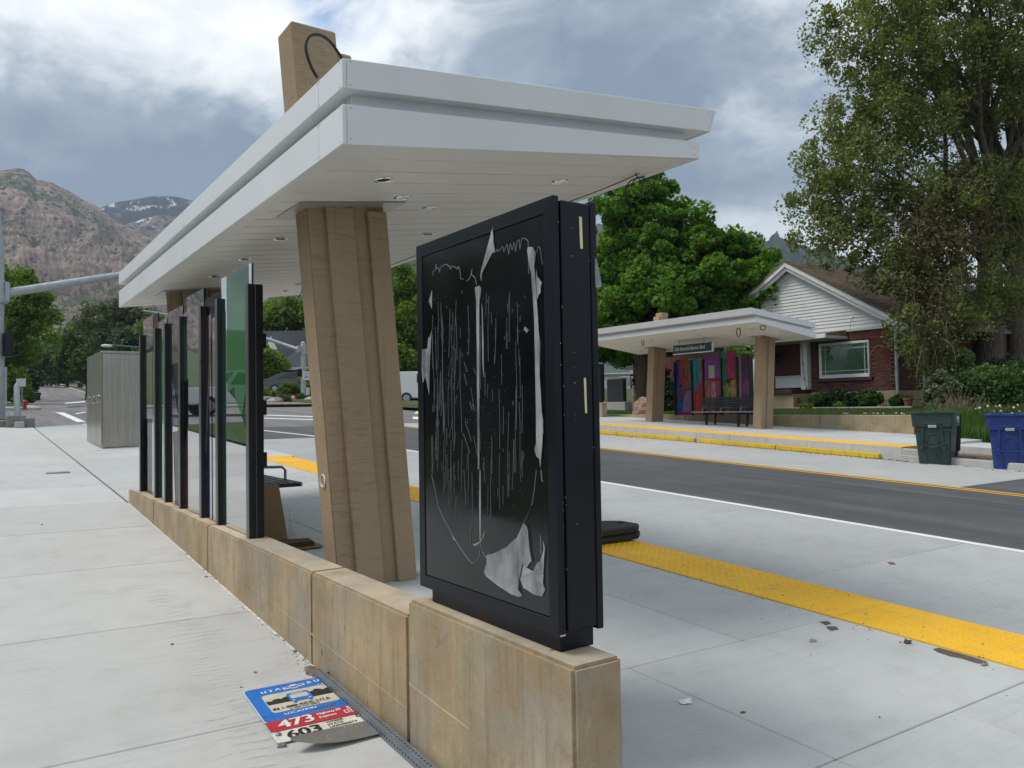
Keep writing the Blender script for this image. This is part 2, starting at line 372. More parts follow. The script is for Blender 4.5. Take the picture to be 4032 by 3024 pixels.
def mat_column():
    t = NT('column_cast_stone'); p = t.pos()
    rp = t.noise(t.scl(p, (3.6, 3.6, 30)), 1.5, 5, .6, 1.3); msk = t.noise(t.scl(p, (5, 5, .9)), 1.4, 3)
    c = t.ramp(t.noise(p, 1.6, 5), [(.3, (.325, .240, .150)), (.7, (.375, .285, .183))])
    r = t.math('MULTIPLY', t.ramp(rp, [(.50, 0.0), (.64, 1.0)]), t.ramp(msk, [(.40, .15), (.60, 1.0)]))
    c = t.mix(c, (.225, .160, .095), t.math('MULTIPLY', r, .55))
    v = t.noise(t.scl(p, (26, 26, .5)), 1.2, 4); c = t.mix(c, (.23, .15, .075), t.math('MULTIPLY', t.ramp(v, [(.58, 0.0), (.70, 1.0)]), .35))
    f = t.noise(p, 170, 2); c = t.mix(c, t.ramp(f, [(.25, .86), (.6, 1.0)]), 1.0, 'MULTIPLY')
    return t.done(t.bsdf(c, .82, 0, t.bump(t.math('ADD', t.math('MULTIPLY', f, .5), t.math('MULTIPLY', r, -.8)), .35, .004), .3))
m_column = mat_column()
m_white = plain('white_aluminium', (.70, .715, .735), .36, var=.035, scale=1.6, bump=.03, bscale=220, fine=.03)
m_soffit = plain('soffit_white', (.70, .685, .655), .48, var=.035, scale=2.2, bump=.03, bscale=150, fine=.03)
m_plate = plain('trim_plate', (.42, .41, .40), .35, .3, var=.08)
m_black = plain('black_painted_steel', (.008, .009, .0115), .36, var=.25, scale=9, bump=.05, bscale=120, spec=.36)
m_flange_lit = plain('flange_lit_grey', (.135, .14, .145), .34, .5, var=.1)  # post flanges: sky reflection on the black steel put into a lighter grey
m_kiosk = plain('kiosk_black', (.0050, .0068, .0118), .36, var=.2, scale=3, bump=.05, bscale=260, spec=.28)
m_panel = plain('kiosk_panel', (.0060, .0068, .0085), .15, var=.3, scale=2.5, bump=.015, bscale=40)
m_gap = plain('dark_gap', (.004, .004, .005), .8)
m_scratch = plain('bare_scratch', (.62, .56, .40), .6)
m_rubber = plain('recycled_rubber', (.022, .021, .021), .85, var=.4, scale=40, bump=.4, bscale=120)
m_cable = plain('black_cable', (.012, .012, .013), .5)
m_galv = plain('galvanised_steel', (.40, .43, .45), .42, .45, var=.14, scale=5, bump=.05, bscale=60)
m_galv_dark = plain('weathered_steel', (.23, .245, .255), .45, .4, var=.15, scale=7)
m_pvc = plain('pvc_white', (.68, .67, .62), .4)
m_cardboard = plain('cardboard', (.235, .15, .075), .85, var=.14, scale=5, bump=.15, bscale=80)
m_cardedge = plain('cardboard_edge', (.10, .058, .03), .9, var=.3, scale=30)
m_dirt = plain('dirt', (.17, .13, .09), .95, var=.35, scale=30, bump=.7, bscale=70)
m_mud = plain('dried_mud', (.105, .082, .062), .95, var=.3, scale=30, bump=.5, bscale=70)
m_stone = plain('pebble_grey', (.22, .21, .20), .85, var=.3, scale=20, bump=.4)
m_paper = plain('litter_paper', (.78, .79, .82), .6, var=.05)
m_rusty = plain('rust_leaf', (.17, .075, .03), .85, var=.35, scale=30)
def mat_reflector():
    t = NT('light_reflector'); return t.done(t.bsdf((.80, .80, .78), .16, .9))
m_reflect = mat_reflector()
def mat_cabinet():
    t = NT('brushed_cabinet_steel'); p = t.pos(); s = t.noise(t.scl(p, (26, 26, .25)), 1.3, 5, .65); b = t.noise(p, 1.4, 4)
    c = t.ramp(s, [(.3, (.33, .31, .265)), (.52, (.38, .36, .315)), (.72, (.44, .42, .375))]); c = t.mix(c, t.ramp(b, [(.3, .88), (.7, 1.08)]), 1.0, 'MULTIPLY')
    return t.done(t.bsdf(c, t.ramp(s, [(.3, .22), (.7, .33)]), .9, t.bump(s, .02, .002)))
m_cabinet = mat_cabinet()
def mat_film(a):
    t = NT('torn_film'); p = t.pos(); n = t.noise(t.scl(p, (8, 8, 3.5)), 1.6, 4, .5)
    sh = t.bsdf(t.ramp(n, [(.3, (.40, .42, .44)), (.7, (.52, .545, .57))]), .38, 0, t.bump(n, .5, .01), .5)
    tr = t.new('BsdfTransparent').outputs[0]; mx = t.new('MixShader'); t.put(mx.inputs[0], t.ramp(n, [(.25, a-.25), (.7, a+.2)])); t.l.new(tr, mx.inputs[1]); t.l.new(sh, mx.inputs[2])
    return t.done(mx.outputs[0])
m_film = mat_film(.50); m_filmline = plain('film_edge', (.21, .24, .265), .45)
def mat_glass(name, tint, gloss=.6, rough=.02, veil=0.0, streak=False, veilcol=(.5, .5, .5)):
    """tinted pane: clear tint, mirror by angle, optionally a share of printed pigment that scatters light"""
    t = NT(name); tr = t.new('BsdfTransparent')
    col = tint
    if streak:
        p = t.obj(); s = t.noise(t.scl(p, (1, 14, .5)), 2.2, 5, .7)
        col = t.mix(tuple(min(1, c*1.25+.05) for c in tint), tuple(c*.30 for c in tint), t.ramp(s, [(.35, 0.0), (.68, 1.0)])); h2 = t.noise(t.scl(p, (1, 2.5, 1.6)), 2.4, 5, .65, .8); col = t.mix(col, (tint[0]*.5+.06, tint[2]*.35, tint[0]*.25+tint[2]*.5), t.math('MULTIPLY', t.ramp(h2, [(.46, 0.0), (.62, 1.0)]), .7))
    t.put(tr.inputs[0], col); sh = tr.outputs[0]
    if veil:
        tl = t.new('BsdfTranslucent'); t.put(tl.inputs[0], col if streak else veilcol); d = t.new('BsdfDiffuse'); t.put(d.inputs[0], col if streak else veilcol)
        a = t.new('MixShader'); a.inputs[0].default_value = .45; t.l.new(tl.outputs[0], a.inputs[1]); t.l.new(d.outputs[0], a.inputs[2])
        b = t.new('MixShader'); b.inputs[0].default_value = veil; t.l.new(sh, b.inputs[1]); t.l.new(a.outputs[0], b.inputs[2]); sh = b.outputs[0]
    g = t.new('BsdfGlossy'); g.inputs['Roughness'].default_value = rough; fr = t.new('Fresnel'); fr.inputs[0].default_value = 1.45
    m = t.new('MixShader'); t.put(m.inputs[0], t.math('MULTIPLY', fr.outputs[0], gloss)); t.l.new(sh, m.inputs[1]); t.l.new(g.outputs[0], m.inputs[2])
    return t.done(m.outputs[0])
m_window = plain('window_dark', (.018, .022, .024), .08, var=.3, scale=2, bump=.0)
m_carglass = plain('car_glass', (.014, .017, .020), .06, var=.2, bump=0)
def paint(name, col, rough=.28, metal=0.0):
    t = NT(name); return t.done(t.bsdf(col, rough, metal, None, .5, Coat_Weight=.5, Coat_Roughness=.06))

def mat_leaf(name, cols, trans=.35, rough=.55):
    t = NT(name); r = t.rand(); n = t.noise(t.pos(), .55, 3)
    k = t.math('ADD', t.math('MULTIPLY', r, .62), t.math('MULTIPLY', n, .38))
    c = t.ramp(k, [(.12, cols[0]), (.5, cols[1]), (.88, cols[2])])
    d = t.bsdf(c, rough, 0, None, .3); tl = t.new('BsdfTranslucent'); t.put(tl.inputs[0], t.mix(c, (1.25, 1.35, .6), .9, 'MULTIPLY'))
    m = t.new('MixShader'); m.inputs[0].default_value = trans; t.l.new(d, m.inputs[1]); t.l.new(tl.outputs[0], m.inputs[2]); return t.done(m.outputs[0])
m_maple = mat_leaf('maple_leaves', ((.050, .125, .016), (.105, .225, .030), (.18, .32, .055)), .48)
m_elm = mat_leaf('elm_leaves', ((.078, .100, .026), (.155, .185, .052), (.26, .28, .11)), .45)
m_elmdry = mat_leaf('dry_leaves', ((.060, .050, .022), (.105, .085, .040), (.16, .135, .070)), .25)
m_bright = mat_leaf('bright_leaves', ((.072, .128, .018), (.145, .225, .034), (.23, .31, .065)), .45)
m_mid = mat_leaf('mid_leaves', ((.045, .092, .026), (.088, .15, .044), (.15, .215, .07)), .40)
m_grey = mat_leaf('greygreen_leaves', ((.060, .085, .042), (.105, .14, .072), (.16, .195, .11)), .3)
m_dark = mat_leaf('dark_leaves', ((.010, .028, .012), (.022, .052, .020), (.042, .085, .034)), .28)
m_box = mat_leaf('boxwood_leaves', ((.020, .058, .010), (.042, .105, .018), (.080, .16, .032)), .3)
m_purple = mat_leaf('purple_leaves', ((.020, .012, .013), (.038, .020, .022), (.065, .035, .036)), .25)
m_twig = plain('dry_twig', (.20, .155, .11), .9, var=.3, scale=20)
def mat_bark(name, base):
    t = NT(name); p = t.pos(); s = t.noise(t.scl(p, (5, 5, .8)), 3, 6, .7); v = t.vor(t.scl(p, (5, 5, .9)), 3)
    c = t.ramp(s, [(.3, tuple(b*.5 for b in base)), (.7, tuple(b*1.3 for b in base))])
    return t.done(t.bsdf(c, .9, 0, t.bump(t.math('ADD', s, v), .9, .05), .2))
m_bark = mat_bark('bark', (.085, .062, .045)); m_bark2 = mat_bark('grey_bark', (.13, .105, .08))
def mat_grass(name, a, b, c):
    t = NT(name); p = t.pos(); n = t.noise(p, .7, 6, .65); f = t.noise(p, 45, 3, .7)
    k = t.ramp(n, [(.28, a), (.5, b), (.75, c)]); k = t.mix(k, t.ramp(f, [(.25, .6), (.7, 1.15)]), 1.0, 'MULTIPLY')
    return t.done(t.bsdf(k, .9, 0, t.bump(f, .8, .03), .15))
m_lawn = mat_grass('lawn_turf', (.058, .075, .022), (.060, .092, .026), (.085, .105, .036))
m_ground = mat_grass('open_ground', (.10, .095, .055), (.085, .10, .045), (.06, .085, .03))
m_blade = mat_leaf('grass_blades', ((.045, .075, .018), (.075, .125, .028), (.14, .17, .055)), .4)
m_blade2 = mat_leaf('fresh_grass_blades', ((.045, .115, .015), (.070, .165, .020), (.12, .21, .04)), .4)
def mat_gravel(name, base, scale=26):
    t = NT(name); p = t.pos(); v = t.new('TexVoronoi'); t.put(v.inputs['Vector'], p); v.inputs['Scale'].default_value = scale
    g = t.sep(v.outputs['Color'])[0]
    c = t.ramp(g, [(0, tuple(b*.55 for b in base)), (.5, base), (1, tuple(min(1, b*1.4) for b in base))]); c = t.mix(c, t.ramp(v.outputs['Distance'], [(.2, 1.0), (.65, .35)]), 1.0, 'MULTIPLY')
    return t.done(t.bsdf(c, .9, 0, t.bump(v.outputs['Distance'], -.8, .03), .25))
m_mulch = mat_gravel('bark_mulch', (.30, .23, .155), 24); m_bed = mat_gravel('gravel_bed', (.38, .31, .24), 9)
def mat_brick(name, c0, c1, c2):
    t = NT(name); p = t.pos(); r = t.orand(); i = t.rand(); k = t.math('ADD', t.math('MULTIPLY', r, .5), t.math('MULTIPLY', i, .5))
    c = t.ramp(k, [(.15, c0), (.5, c1), (.85, c2)]); n = t.noise(p, 40, 4, .7); c = t.mix(c, t.ramp(n, [(.25, .75), (.7, 1.1)]), 1.0, 'MULTIPLY')
    b = t.noise(p, .8, 4); c = t.mix(c, t.ramp(b, [(.3, .8), (.7, 1.1)]), 1.0, 'MULTIPLY')
    return t.done(t.bsdf(c, .75, 0, t.bump(n, .4, .004), .3))
m_brick = mat_brick('red_brick', (.090, .030, .023), (.128, .042, .032), (.165, .062, .046))
m_brick2 = mat_brick('plum_brick', (.075, .030, .029), (.105, .040, .037), (.155, .075, .066))
m_mortar = plain('mortar', (.085, .036, .029), .9, var=.2, scale=10)
m_foundation = plain('foundation_stone', (.335, .265, .175), .85, var=.14, scale=3, bump=.3, bscale=50)
m_siding = plain('white_siding', (.66, .67, .665), .5, var=.05, scale=2)
m_trim = plain('white_trim', (.70, .71, .71), .45, var=.05, scale=4)
m_trimgrey = plain('grey_white_trim', (.55, .57, .56), .5, var=.08, scale=4)
m_sill = plain('plum_sill', (.055, .017, .020), .5, var=.15)
def mat_shingle(name, a, b, c):
    t = NT(name); k = t.math('ADD', t.math('MULTIPLY', t.rand(), .55), t.math('MULTIPLY', t.orand(), .45)); n = t.noise(t.pos(), 30, 4, .7); w = t.noise(t.pos(), .5, 4)
    x = t.ramp(k, [(.1, a), (.5, b), (.9, c)]); x = t.mix(x, t.ramp(n, [(.3, .75), (.7, 1.15)]), 1.0, 'MULTIPLY'); x = t.mix(x, t.ramp(w, [(.3, .82), (.7, 1.12)]), 1.0, 'MULTIPLY')
    return t.done(t.bsdf(x, .9, 0, t.bump(n, .5, .01), .2))
m_shingle = mat_shingle('brown_shingle', (.135, .096, .073), (.19, .138, .108), (.25, .19, .15))
m_shingle_gn = mat_shingle('green_shingle', (.07, .10, .09), (.095, .13, .115), (.12, .16, .14))
m_shingle_dk = mat_shingle('charcoal_shingle', (.030, .034, .040), (.045, .050, .057), (.065, .07, .078))
m_render = plain('cream_wall', (.50, .46, .36), .8, var=.08)
m_greypanel = plain('dark_grey_panel', (.030, .031, .034), .45, var=.1)
m_terracotta = plain('terracotta', (.22, .075, .04), .8, var=.15)
m_boulder = plain('pink_boulder', (.33, .22, .165), .9, var=.35, scale=4, bump=.9, bscale=14)
m_boulder2 = plain('pale_boulder', (.42, .37, .31), .9, var=.25, scale=3, bump=.8, bscale=10)
m_bin_g = plain('green_bin_plastic', (.022, .048, .044), .45, var=.16, scale=7, bump=.12, bscale=120)
m_bin_b = plain('blue_bin_plastic', (.012, .040, .19), .40, var=.12, scale=7, bump=.12, bscale=120)
m_bin_dark = plain('dark_bin_plastic', (.014, .024, .022), .5)
m_label = plain('white_label', (.62, .63, .62), .5, var=.06); m_ink = plain('label_ink', (.10, .10, .11), .6)
m_signgreen = plain('sign_green', (.006, .028, .032), .35, var=.08); m_signtext = plain('sign_lettering', (.50, .55, .53), .5)
m_bus_blue = plain('sign_blue', (.012, .17, .60), .35, var=.13, scale=14, fine=.08); m_bus_cream = plain('sign_cream', (.60, .55, .43), .45, var=.09, scale=22)
m_bus_red = plain('sign_red', (.47, .028, .040), .38, var=.12, scale=16); m_bus_white = plain('sign_white', (.70, .68, .60), .42, var=.08, scale=16)
m_bus_black = plain('sign_black', (.018, .018, .018), .45); m_bus_txt = plain('sign_white_lettering', (.74, .75, .76), .4, var=.06, scale=30)
m_bus_grey = plain('sign_back_aluminium', (.235, .235, .23), .42, .35, var=.10, scale=9, bump=.06)
m_post_grey = plain('perforated_post', (.205, .235, .262), .42, .35, var=.12, scale=14, bump=.08)
m_orange = plain('orange_plastic', (.75, .12, .02), .5); m_red = plain('hydrant_red', (.42, .018, .022), .4)
m_car_red = paint('red_car_paint', (.20, .022, .022)); m_car_white = paint('white_car_paint', (.66, .67, .68)); m_car_grey = paint('grey_car_paint', (.055, .058, .066))
m_tyre = plain('tyre_rubber', (.014, .014, .015), .85); m_rim = plain('wheel_rim', (.42, .43, .44), .35, .6); m_chrome = plain('chrome', (.55, .56, .58), .15, .9)
m_lamp = plain('headlamp_glass', (.62, .64, .66), .15); m_amber = plain('amber_lens', (.70, .42, .03), .3)
# ================================================================== SETTING
def grid_mesh(name, xs, ys, fn, mat):
    X, Y = np.meshgrid(np.array(xs, float), np.array(ys, float), indexing='ij'); Z = np.vectorize(fn)(X, Y)
    V = np.stack([X, Y, Z], -1).reshape(-1, 3); nx, ny = len(xs), len(ys)
    i, j = np.meshgrid(np.arange(nx-1), np.arange(ny-1), indexing='ij'); a = (i*ny+j).ravel()
    return npmesh(name, V, np.stack([a, a+ny, a+ny+1, a+1], 1), mat, smooth=True)
def ground_z(X, Y):
    z = zq(X, min(Y, 330))
    if Y > 330: z += (Y-330)*.11
    if Y < -60: z = zr(X, -60)+(Y+60)*.01
    if X < 1.5: z -= .0
    if Y < 44.6 and X < 19.3: return z-.42
    if 2.7 < X < 16.8 and Y < 420: return z-.25
    if X > 19.3 and Y < 44.6: return z+.25+min(1.2, (X-19.3)*.012)
    if X > 16.8: return z+.12+min(3.5, max(0, X-20)*.012)+.62*sstep((Y-47)/6)*sstep((150-Y)/60)
    return z+.12
gx = [-2900, -2000, -1000, -400, -150, -60, -30, -14, -6, -3, 1.5, 2.65, 2.75, 8, 12, 16.75, 16.85, 19.25, 19.35, 22, 26, 32, 40, 52, 66, 85, 110, 150, 220, 400, 900, 2000, 2900]
gy = [-2900, -800, -200, -60, -20, -4, 2, 8, 14, 20, 27, 35, 44.5, 44.7, 50, 56, 62, 70, 80, 95, 115, 131, 155, 180, 230, 290, 330, 380, 419, 421, 520, 700, 1000, 1600, 2200, 2900]
ground = struct(grid_mesh('ground', gx, gy, ground_z, m_ground))

def pz(X, Y):
    if Y <= 7: return zp(X, Y)
    k = sstep((Y-7)/3.5)*max(0, min(1, (4.2-X)/2.62)); return lerp(zp(X, Y), zs(1.58, Y), k)

# ---- near pavement: one slab per joint
walk = struct(bpy.data.objects.new('pavement', None)); COL.objects.link(walk)
wy = [-3.1, -1.35, .35, 2.05, 3.755, 5.482, 7.178, 8.885]+[8.885+1.71*k for k in range(1, 11)]+[27.6]
for a, b in zip(wy[:-1], wy[1:]):
    for x0, x1 in ((-1.5, 1.562),):
        MB().slab(x0, x1, a+.004, b-.004, zs, .12).build('slab', m_walk, walk, bevel=.005)
jf = MB()
for y in wy[1:-1]: jf.slab(-1.5, 1.562, y-.006, y+.006, zs, .05, -.009)
jf.slab(1.558, 1.585, 10.4, 27.6, zs, .06, -.012); jf.build('joint', m_joint, walk)
sl = MB(); y = 2.1
while y < 10.5:                                # pale backer strip showing along the wall foot, broken by dirt
    L = random.uniform(.25, 1.1); sl.slab(1.562, 1.580, y, min(10.5, y+L), zs, .05, -.003+random.uniform(-.002, .001)); y += L+random.choice((.01, .03, .16 if y < 4.5 else .02))
sl.build('seam_strip', m_white_seal, walk)
MB().slab(1.5, 1.58, -3, 10.5, zs, .08, -.012).build('seam_bed', m_dirt, walk)
MB().slab(-1.72, -1.5, -3.1, 27.6, lambda X, Y: zs(X, Y), .3, .0).build('edging', m_kerb, walk, bevel=.01)

verge = struct(grid_mesh('left_verge', [-16, -9, -5, -3, -1.72], [-12, -4, 0, 4, 8, 10.5, 14, 18, 22, 26.0], lambda X, Y: zs(-1.72, Y)-.01+(.03*(-1.72-X)), m_lawn)); verge.name = 'verge'
# ---- near platform and corner plaza
plat = struct(bpy.data.objects.new('platform', None)); COL.objects.link(plat)
py = [-2.63, -1.53, -.43, .67, 1.775, 2.865, 3.955, 5.06, 6.16, 7.26, 8.36, 9.46, 10.56, 11.66, 12.76, 14.3]
px_ = [1.787, 2.585, 3.385, 4.19, 4.80]
for i, (a, b) in enumerate(zip(py[:-1], py[1:])):
    for x0, x1 in zip(px_[:-1], px_[1:]):
        xa = 1.587 if (x0 == px_[0] and a > 10.4) else x0
        MB().slab(xa+.0025, x1-.0025 if x1 < 4.7 else x1, a+.0025, b-.0025, pz, .16 if x1 < 4.7 else .42).build('slab', m_plat, plat, bevel=.004)
pj = MB()
for y in py[1:-1]: pj.slab(1.79, 4.79, y-.005, y+.005, pz, .05, -.006)
for x in px_[1:-1]:
    for a, b in zip(py[:-1], py[1:]): pj.slab(x-.005, x+.005, a, b, pz, .05, -.006)
pj.build('joint', m_joint, plat)
cy_ = [14.3+1.9*k for k in range(8)]
for a, b in zip(cy_[:-1], cy_[1:]):
    for x0, x1 in ((1.587, 3.2), (3.2, 4.9)): MB().slab(x0+.003, x1-.003, a+.003, b-.003, pz, .3).build('slab', m_plat, plat, bevel=.004)

# ---- tactile warning tiles with their domes
def tactile_tile(L, W, fn, x0, y0, name='tactile_tile'):
    m = MB(); m.slab(x0, x0+W, y0+.002, y0+L-.002, fn, .03, .005)
    nx, ny = int(W/.061), int(L/.061)
    for i in range(nx):
        for j in range(ny):
            cx, cy = x0+(i+.5)*W/nx, y0+(j+.5)*L/ny; zb = fn(cx, cy)+.0045; vs = []
            for r, h in ((.0165, 0), (.0125, .0042), (.007, .0058)):
                for k in range(6): vs.append((cx+r*math.cos(k*PI/3), cy+r*math.sin(k*PI/3), zb+h))
            fs = [(q*6+k, q*6+(k+1) % 6, q*6+6+(k+1) % 6, q*6+6+k) for q in (0, 1) for k in range(6)]+[tuple(range(12, 18))]
            m.add(vs, fs)
    return m
tact = struct(bpy.data.objects.new('tactile_strip', None)); COL.objects.link(tact)
for a, b in zip(py[:-1], py[1:]): tactile_tile(b-a, .59, pz, 4.195, a).build('tactile_tile', m_tactile, tact)

# ---- carriageway
road = struct(grid_mesh('road', [4.78, 8, 12, 15.6], [-60, -10, 0, 10, 20, 26], zr, m_asphalt))
cross = struct(grid_mesh('cross_road', [-90, -30, 0, 4.8, 15.6, 30, 70, 140], [26, 32, 38, 44.4], lambda X, Y: zr(X, Y), m_asphalt2))
upper = struct(grid_mesh('upper_road', [2.9, 9.5, 16.5], [44.4, 60, 90, 131, 155, 180, 200, 260, 330, 400], lambda X, Y: ground_z(9, Y)+.25, m_asphalt2))
pad = struct(bpy.data.objects.new('bus_lane', None)); COL.objects.link(pad)
by = [-12, -8, -4, .0, 4.0, 8.0, 12.0, 16.0, 20.6]
for a, b in zip(by[:-1], by[1:]): MB().slab(4.802, 7.975, a+.004, b-.004, zr, .1, .006).build('slab', m_pad, pad, bevel=.003)
pj = MB()
for y in by[1:-1]: pj.slab(4.81, 7.975, y-.006, y+.006, zr, .04, .0015)
pj.build('joint', m_joint, pad)
far_pad = struct(bpy.data.objects.new('far_lane', None)); COL.objects.link(far_pad)
fy = [6.2, 9.6, 13.2, 16.8, 20.4, 26]
for i, (a, b) in enumerate(zip(fy[:-1], fy[1:])): MB().slab(12.27, 15.45, a+.004, b-.004, zr, .1, .006).build('slab', m_farpad, far_pad, bevel=.003)
lines = struct(bpy.data.objects.new('road_markings', None)); COL.objects.link(lines)
def strip(pts, w, mat, name, dz=.005, parent=lines):
    m = MB()
    for (x0, y0), (x1, y1) in zip(pts[:-1], pts[1:]):
        d = Vector((x1-x0, y1-y0)); nrm = Vector((-d.y, d.x)).normalized()*w/2; q = [(x0-nrm.x, y0-nrm.y), (x0+nrm.x, y0+nrm.y), (x1+nrm.x, y1+nrm.y), (x1-nrm.x, y1-nrm.y)]
        m.sheet([(x, y, zr(x, y)+dz) for x, y in q][::-1])
    return m.build(name, mat, parent)
strip([(8.045, -12), (8.045, 2), (8.045, 12), (8.0, 19)], .115, m_line_w, 'white_line')
strip([(7.95, 20.2), (7.72, 22), (7.35, 24.3), (6.6, 26.5)], .14, m_line_w, 'white_line')
strip([(12.02, -12), (12.02, 10), (12.02, 26)], .105, m_line_y, 'yellow_line'); strip([(12.20, -12), (12.20, 10), (12.20, 26)], .105, m_line_y, 'yellow_line')
P = lambda x, y: tuple(hit(x, y, zr)[:2])
for q in (((218, 1623), (253, 1625), (338, 1661), (306, 1663)), ((255, 1590), (256, 1587), (334, 1579), (334, 1583)), ((298, 1628), (335, 1622), (340, 1624), (300, 1631)), ((323, 1670), (340, 1669), (345, 1676), (328, 1676)),
          ((1630, 1628), (1640, 1620), (2000, 1634), (2000, 1642)), ((1041, 1636), (1041, 1633), (1250, 1640), (1250, 1643)), ((1041, 1648), (1041, 1645), (1250, 1652), (1250, 1655)), ((1625, 1650), (1625, 1641), (1660, 1642), (1660, 1652))):
    MB().sheet([(x, y, zr(x, y)+.005) for x, y in [P(*k) for k in q]]).build('white_bar', m_line_w, lines)
# kerbs beyond the crossing
kb = MB(); kb.slab(-90, 2.7, 44.4, 44.7, zr, .3, .13); kb.slab(16.7, 140, 44.4, 44.7, zr, .3, .13)
for x in (2.72, 16.5): [kb.slab(x, x+.18, ya, yb, zq, .3, .13) for ya, yb in ((44.7, 90), (90, 131), (131, 180), (180, 330))]
struct(kb.build('kerb', m_kerb))
fw = MB(); fw.slab(16.7, 140, 44.7, 46.4, zr, .25, .131); fw.slab(-90, 2.7, 44.7, 46.2, zr, .25, .131); [fw.slab(18.6, 19.9, ya, yb, zq, .9, .16) for ya, yb in ((70, 131), (131, 180), (180, 300))]; struct(fw.build('far_pavement', m_harr))

# ---- far platform, kerb, mulch strip and lawn
fplat = struct(bpy.data.objects.new('far_platform', None)); COL.objects.link(fplat)
fpy = [8.95, 10.05, 11.15, 12.25, 13.35, 14.45, 15.55, 16.65, 17.75, 18.85, 19.95, 21.05, 22.15, 23.3, 24.6]
for a, b in zip(fpy[:-1], fpy[1:]):
    for x0, x1 in ((15.5, 16.12), (16.12, 17.1), (17.1, 18.1), (18.1, 19.13)): MB().slab(x0+.003 if x0 > 15.6 else x0, x1-.003, a+.003, b-.003, zf, .4).build('slab', m_plat, fplat, bevel=.004)
ft = struct(bpy.data.objects.new('far_tactile_strip', None)); COL.objects.link(ft)
for a, b in zip(fpy[:-1], fpy[1:]): tactile_tile(b-a, .60, zf, 15.51, a).build('tactile_tile', m_tactile, ft)
ks = MB(); ks.slab(15.46, 15.62, 8.3, 8.93, zr, .3, .25); ks.slab(15.44, 15.50, 8.3, 8.94, zr, .3, .12)
for a, b in ((-12, -8.8), (-8.8, -5.6), (-5.6, -2.4), (-2.4, .8), (.8, 4.0), (4.0, 7.2), (7.2, 8.29)): ks.slab(15.47, 15.63, a+.003, b-.003, zr, .3, .14); ks.slab(15.2, 15.47, a+.003, b-.003, zr, .1, .012)
struct(ks.build('far_kerb', m_kerb, bevel=.012))
mul = struct(grid_mesh('mulch_strip', [15.63, 16.2, 17.2], [-12, 0, 4, 8.3, 8.94], lambda X, Y: zr(X, Y)+.12+.02*math.sin(X*9+Y*3), m_mulch))
sw = struct(bpy.data.objects.new('far_pavement_south', None)); COL.objects.link(sw); sw.name = 'south_pavement'
for k in range(12): MB().slab(17.2, 18.7, -9+k*1.5+.004, -9+k*1.5+1.496, lambda X, Y: zr(X, Y)+.25, .3).build('slab', m_walk, sw, bevel=.006)
def lawn_z(X, Y):
    s = sstep((Y-9.2)/1.4)                                   # falls away beyond the wall's end
    hi = .97+.0115*(X-19.2)*1.9+.004*(Y-15); lo = zr(X, Y)+.22+.03*(X-18.7)
    if X > 26: hi = .97+.0115*6.8*1.9+.004*(Y-15)+.015*(X-26)
    return lerp(lo, hi, s)+.012*math.sin(X*3.1+Y*1.3)
lx = [18.71, 18.95, 19.1]+[19.3+.7*k for k in range(32)]; ly = [-12, -5, 0, 3, 6, 8, 9, 9.4, 9.8, 10.2, 10.6, 10.9]+[11.5+.8*k for k in range(16)]+[26, 30, 36, 44]
lawn = struct(grid_mesh('lawn', lx, ly, lambda X, Y: lawn_z(X, Y) if (X > 19.2 or Y < 8.9) else (lawn_z(X, Y) if Y < 8.95 else zf(X, Y)-.15), m_lawn))
# ================================================================== NEAR WALL, KIOSK
wall = thing('low_wall', (1.68, 6.8, .2), 'low tan concrete wall carrying the nearby glass screen, with vertical joints', 'wall', 'tan platform walls')
for a, b in ((3.172, 4.345), (4.352, 6.685), (6.692, 8.95), (8.957, 10.52)):
    MB().hexa([(x, y, zs(1.58, y)-.15) for x, y in ((1.58, a), (1.787, a), (1.787, b), (1.58, b))]+[(x, y, .428) for x, y in ((1.58, a), (1.787, a), (1.787, b), (1.58, b))]).build('wall_panel', m_wall, wall, bevel=.011, seg=2)
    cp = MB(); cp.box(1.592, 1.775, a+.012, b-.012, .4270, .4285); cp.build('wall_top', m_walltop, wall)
g = MB(); g.box(1.596, 1.77, 3.17, 10.5, -.2, .405); g.build('joint', m_joint, wall)
led = MB(); led.hexa([(1.5778, 3.18, .02), (1.6, 3.18, .02), (1.6, 6.6, .20), (1.5778, 6.6, .20), (1.5799, 3.18, .026), (1.6, 3.18, .03), (1.6, 6.6, .206), (1.5799, 6.6, .205)]); led.build('form_line', m_wall, wall)

kw = thing('kiosk_wall', (1.68, 2.57, .1), 'stained concrete plinth wall under the black kiosk at the wall end', 'wall', 'tan platform walls')
for a, b, nm in ((2.01, 3.163, 'wall_panel'),):
    MB().hexa([(x, y, zs(1.58, y)-.15) for x, y in ((1.58, a), (1.787, a), (1.787, b), (1.58, b))]+[(x, y, .498) for x, y in ((1.58, a), (1.787, a), (1.787, b), (1.58, b))]).build(nm, m_kwall, kw, bevel=.013, seg=2)
fl_ = MB()
fl_.box(1.5786, 1.59, 2.6505, 2.6545, -.3, .486); fl_.hexa([(1.5788, 2.66, .10), (1.59, 2.66, .10), (1.59, 3.16, .135), (1.5788, 3.16, .135), (1.5799, 2.66, .106), (1.59, 2.66, .106), (1.59, 3.16, .141), (1.5799, 3.16, .141)]); fl_.build('form_line', m_walltop, kw)
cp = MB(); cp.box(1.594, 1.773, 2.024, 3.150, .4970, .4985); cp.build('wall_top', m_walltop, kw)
MB().box(1.60, 1.77, 2.05, 3.163, -.3, .47).build('joint', m_kwall, kw)

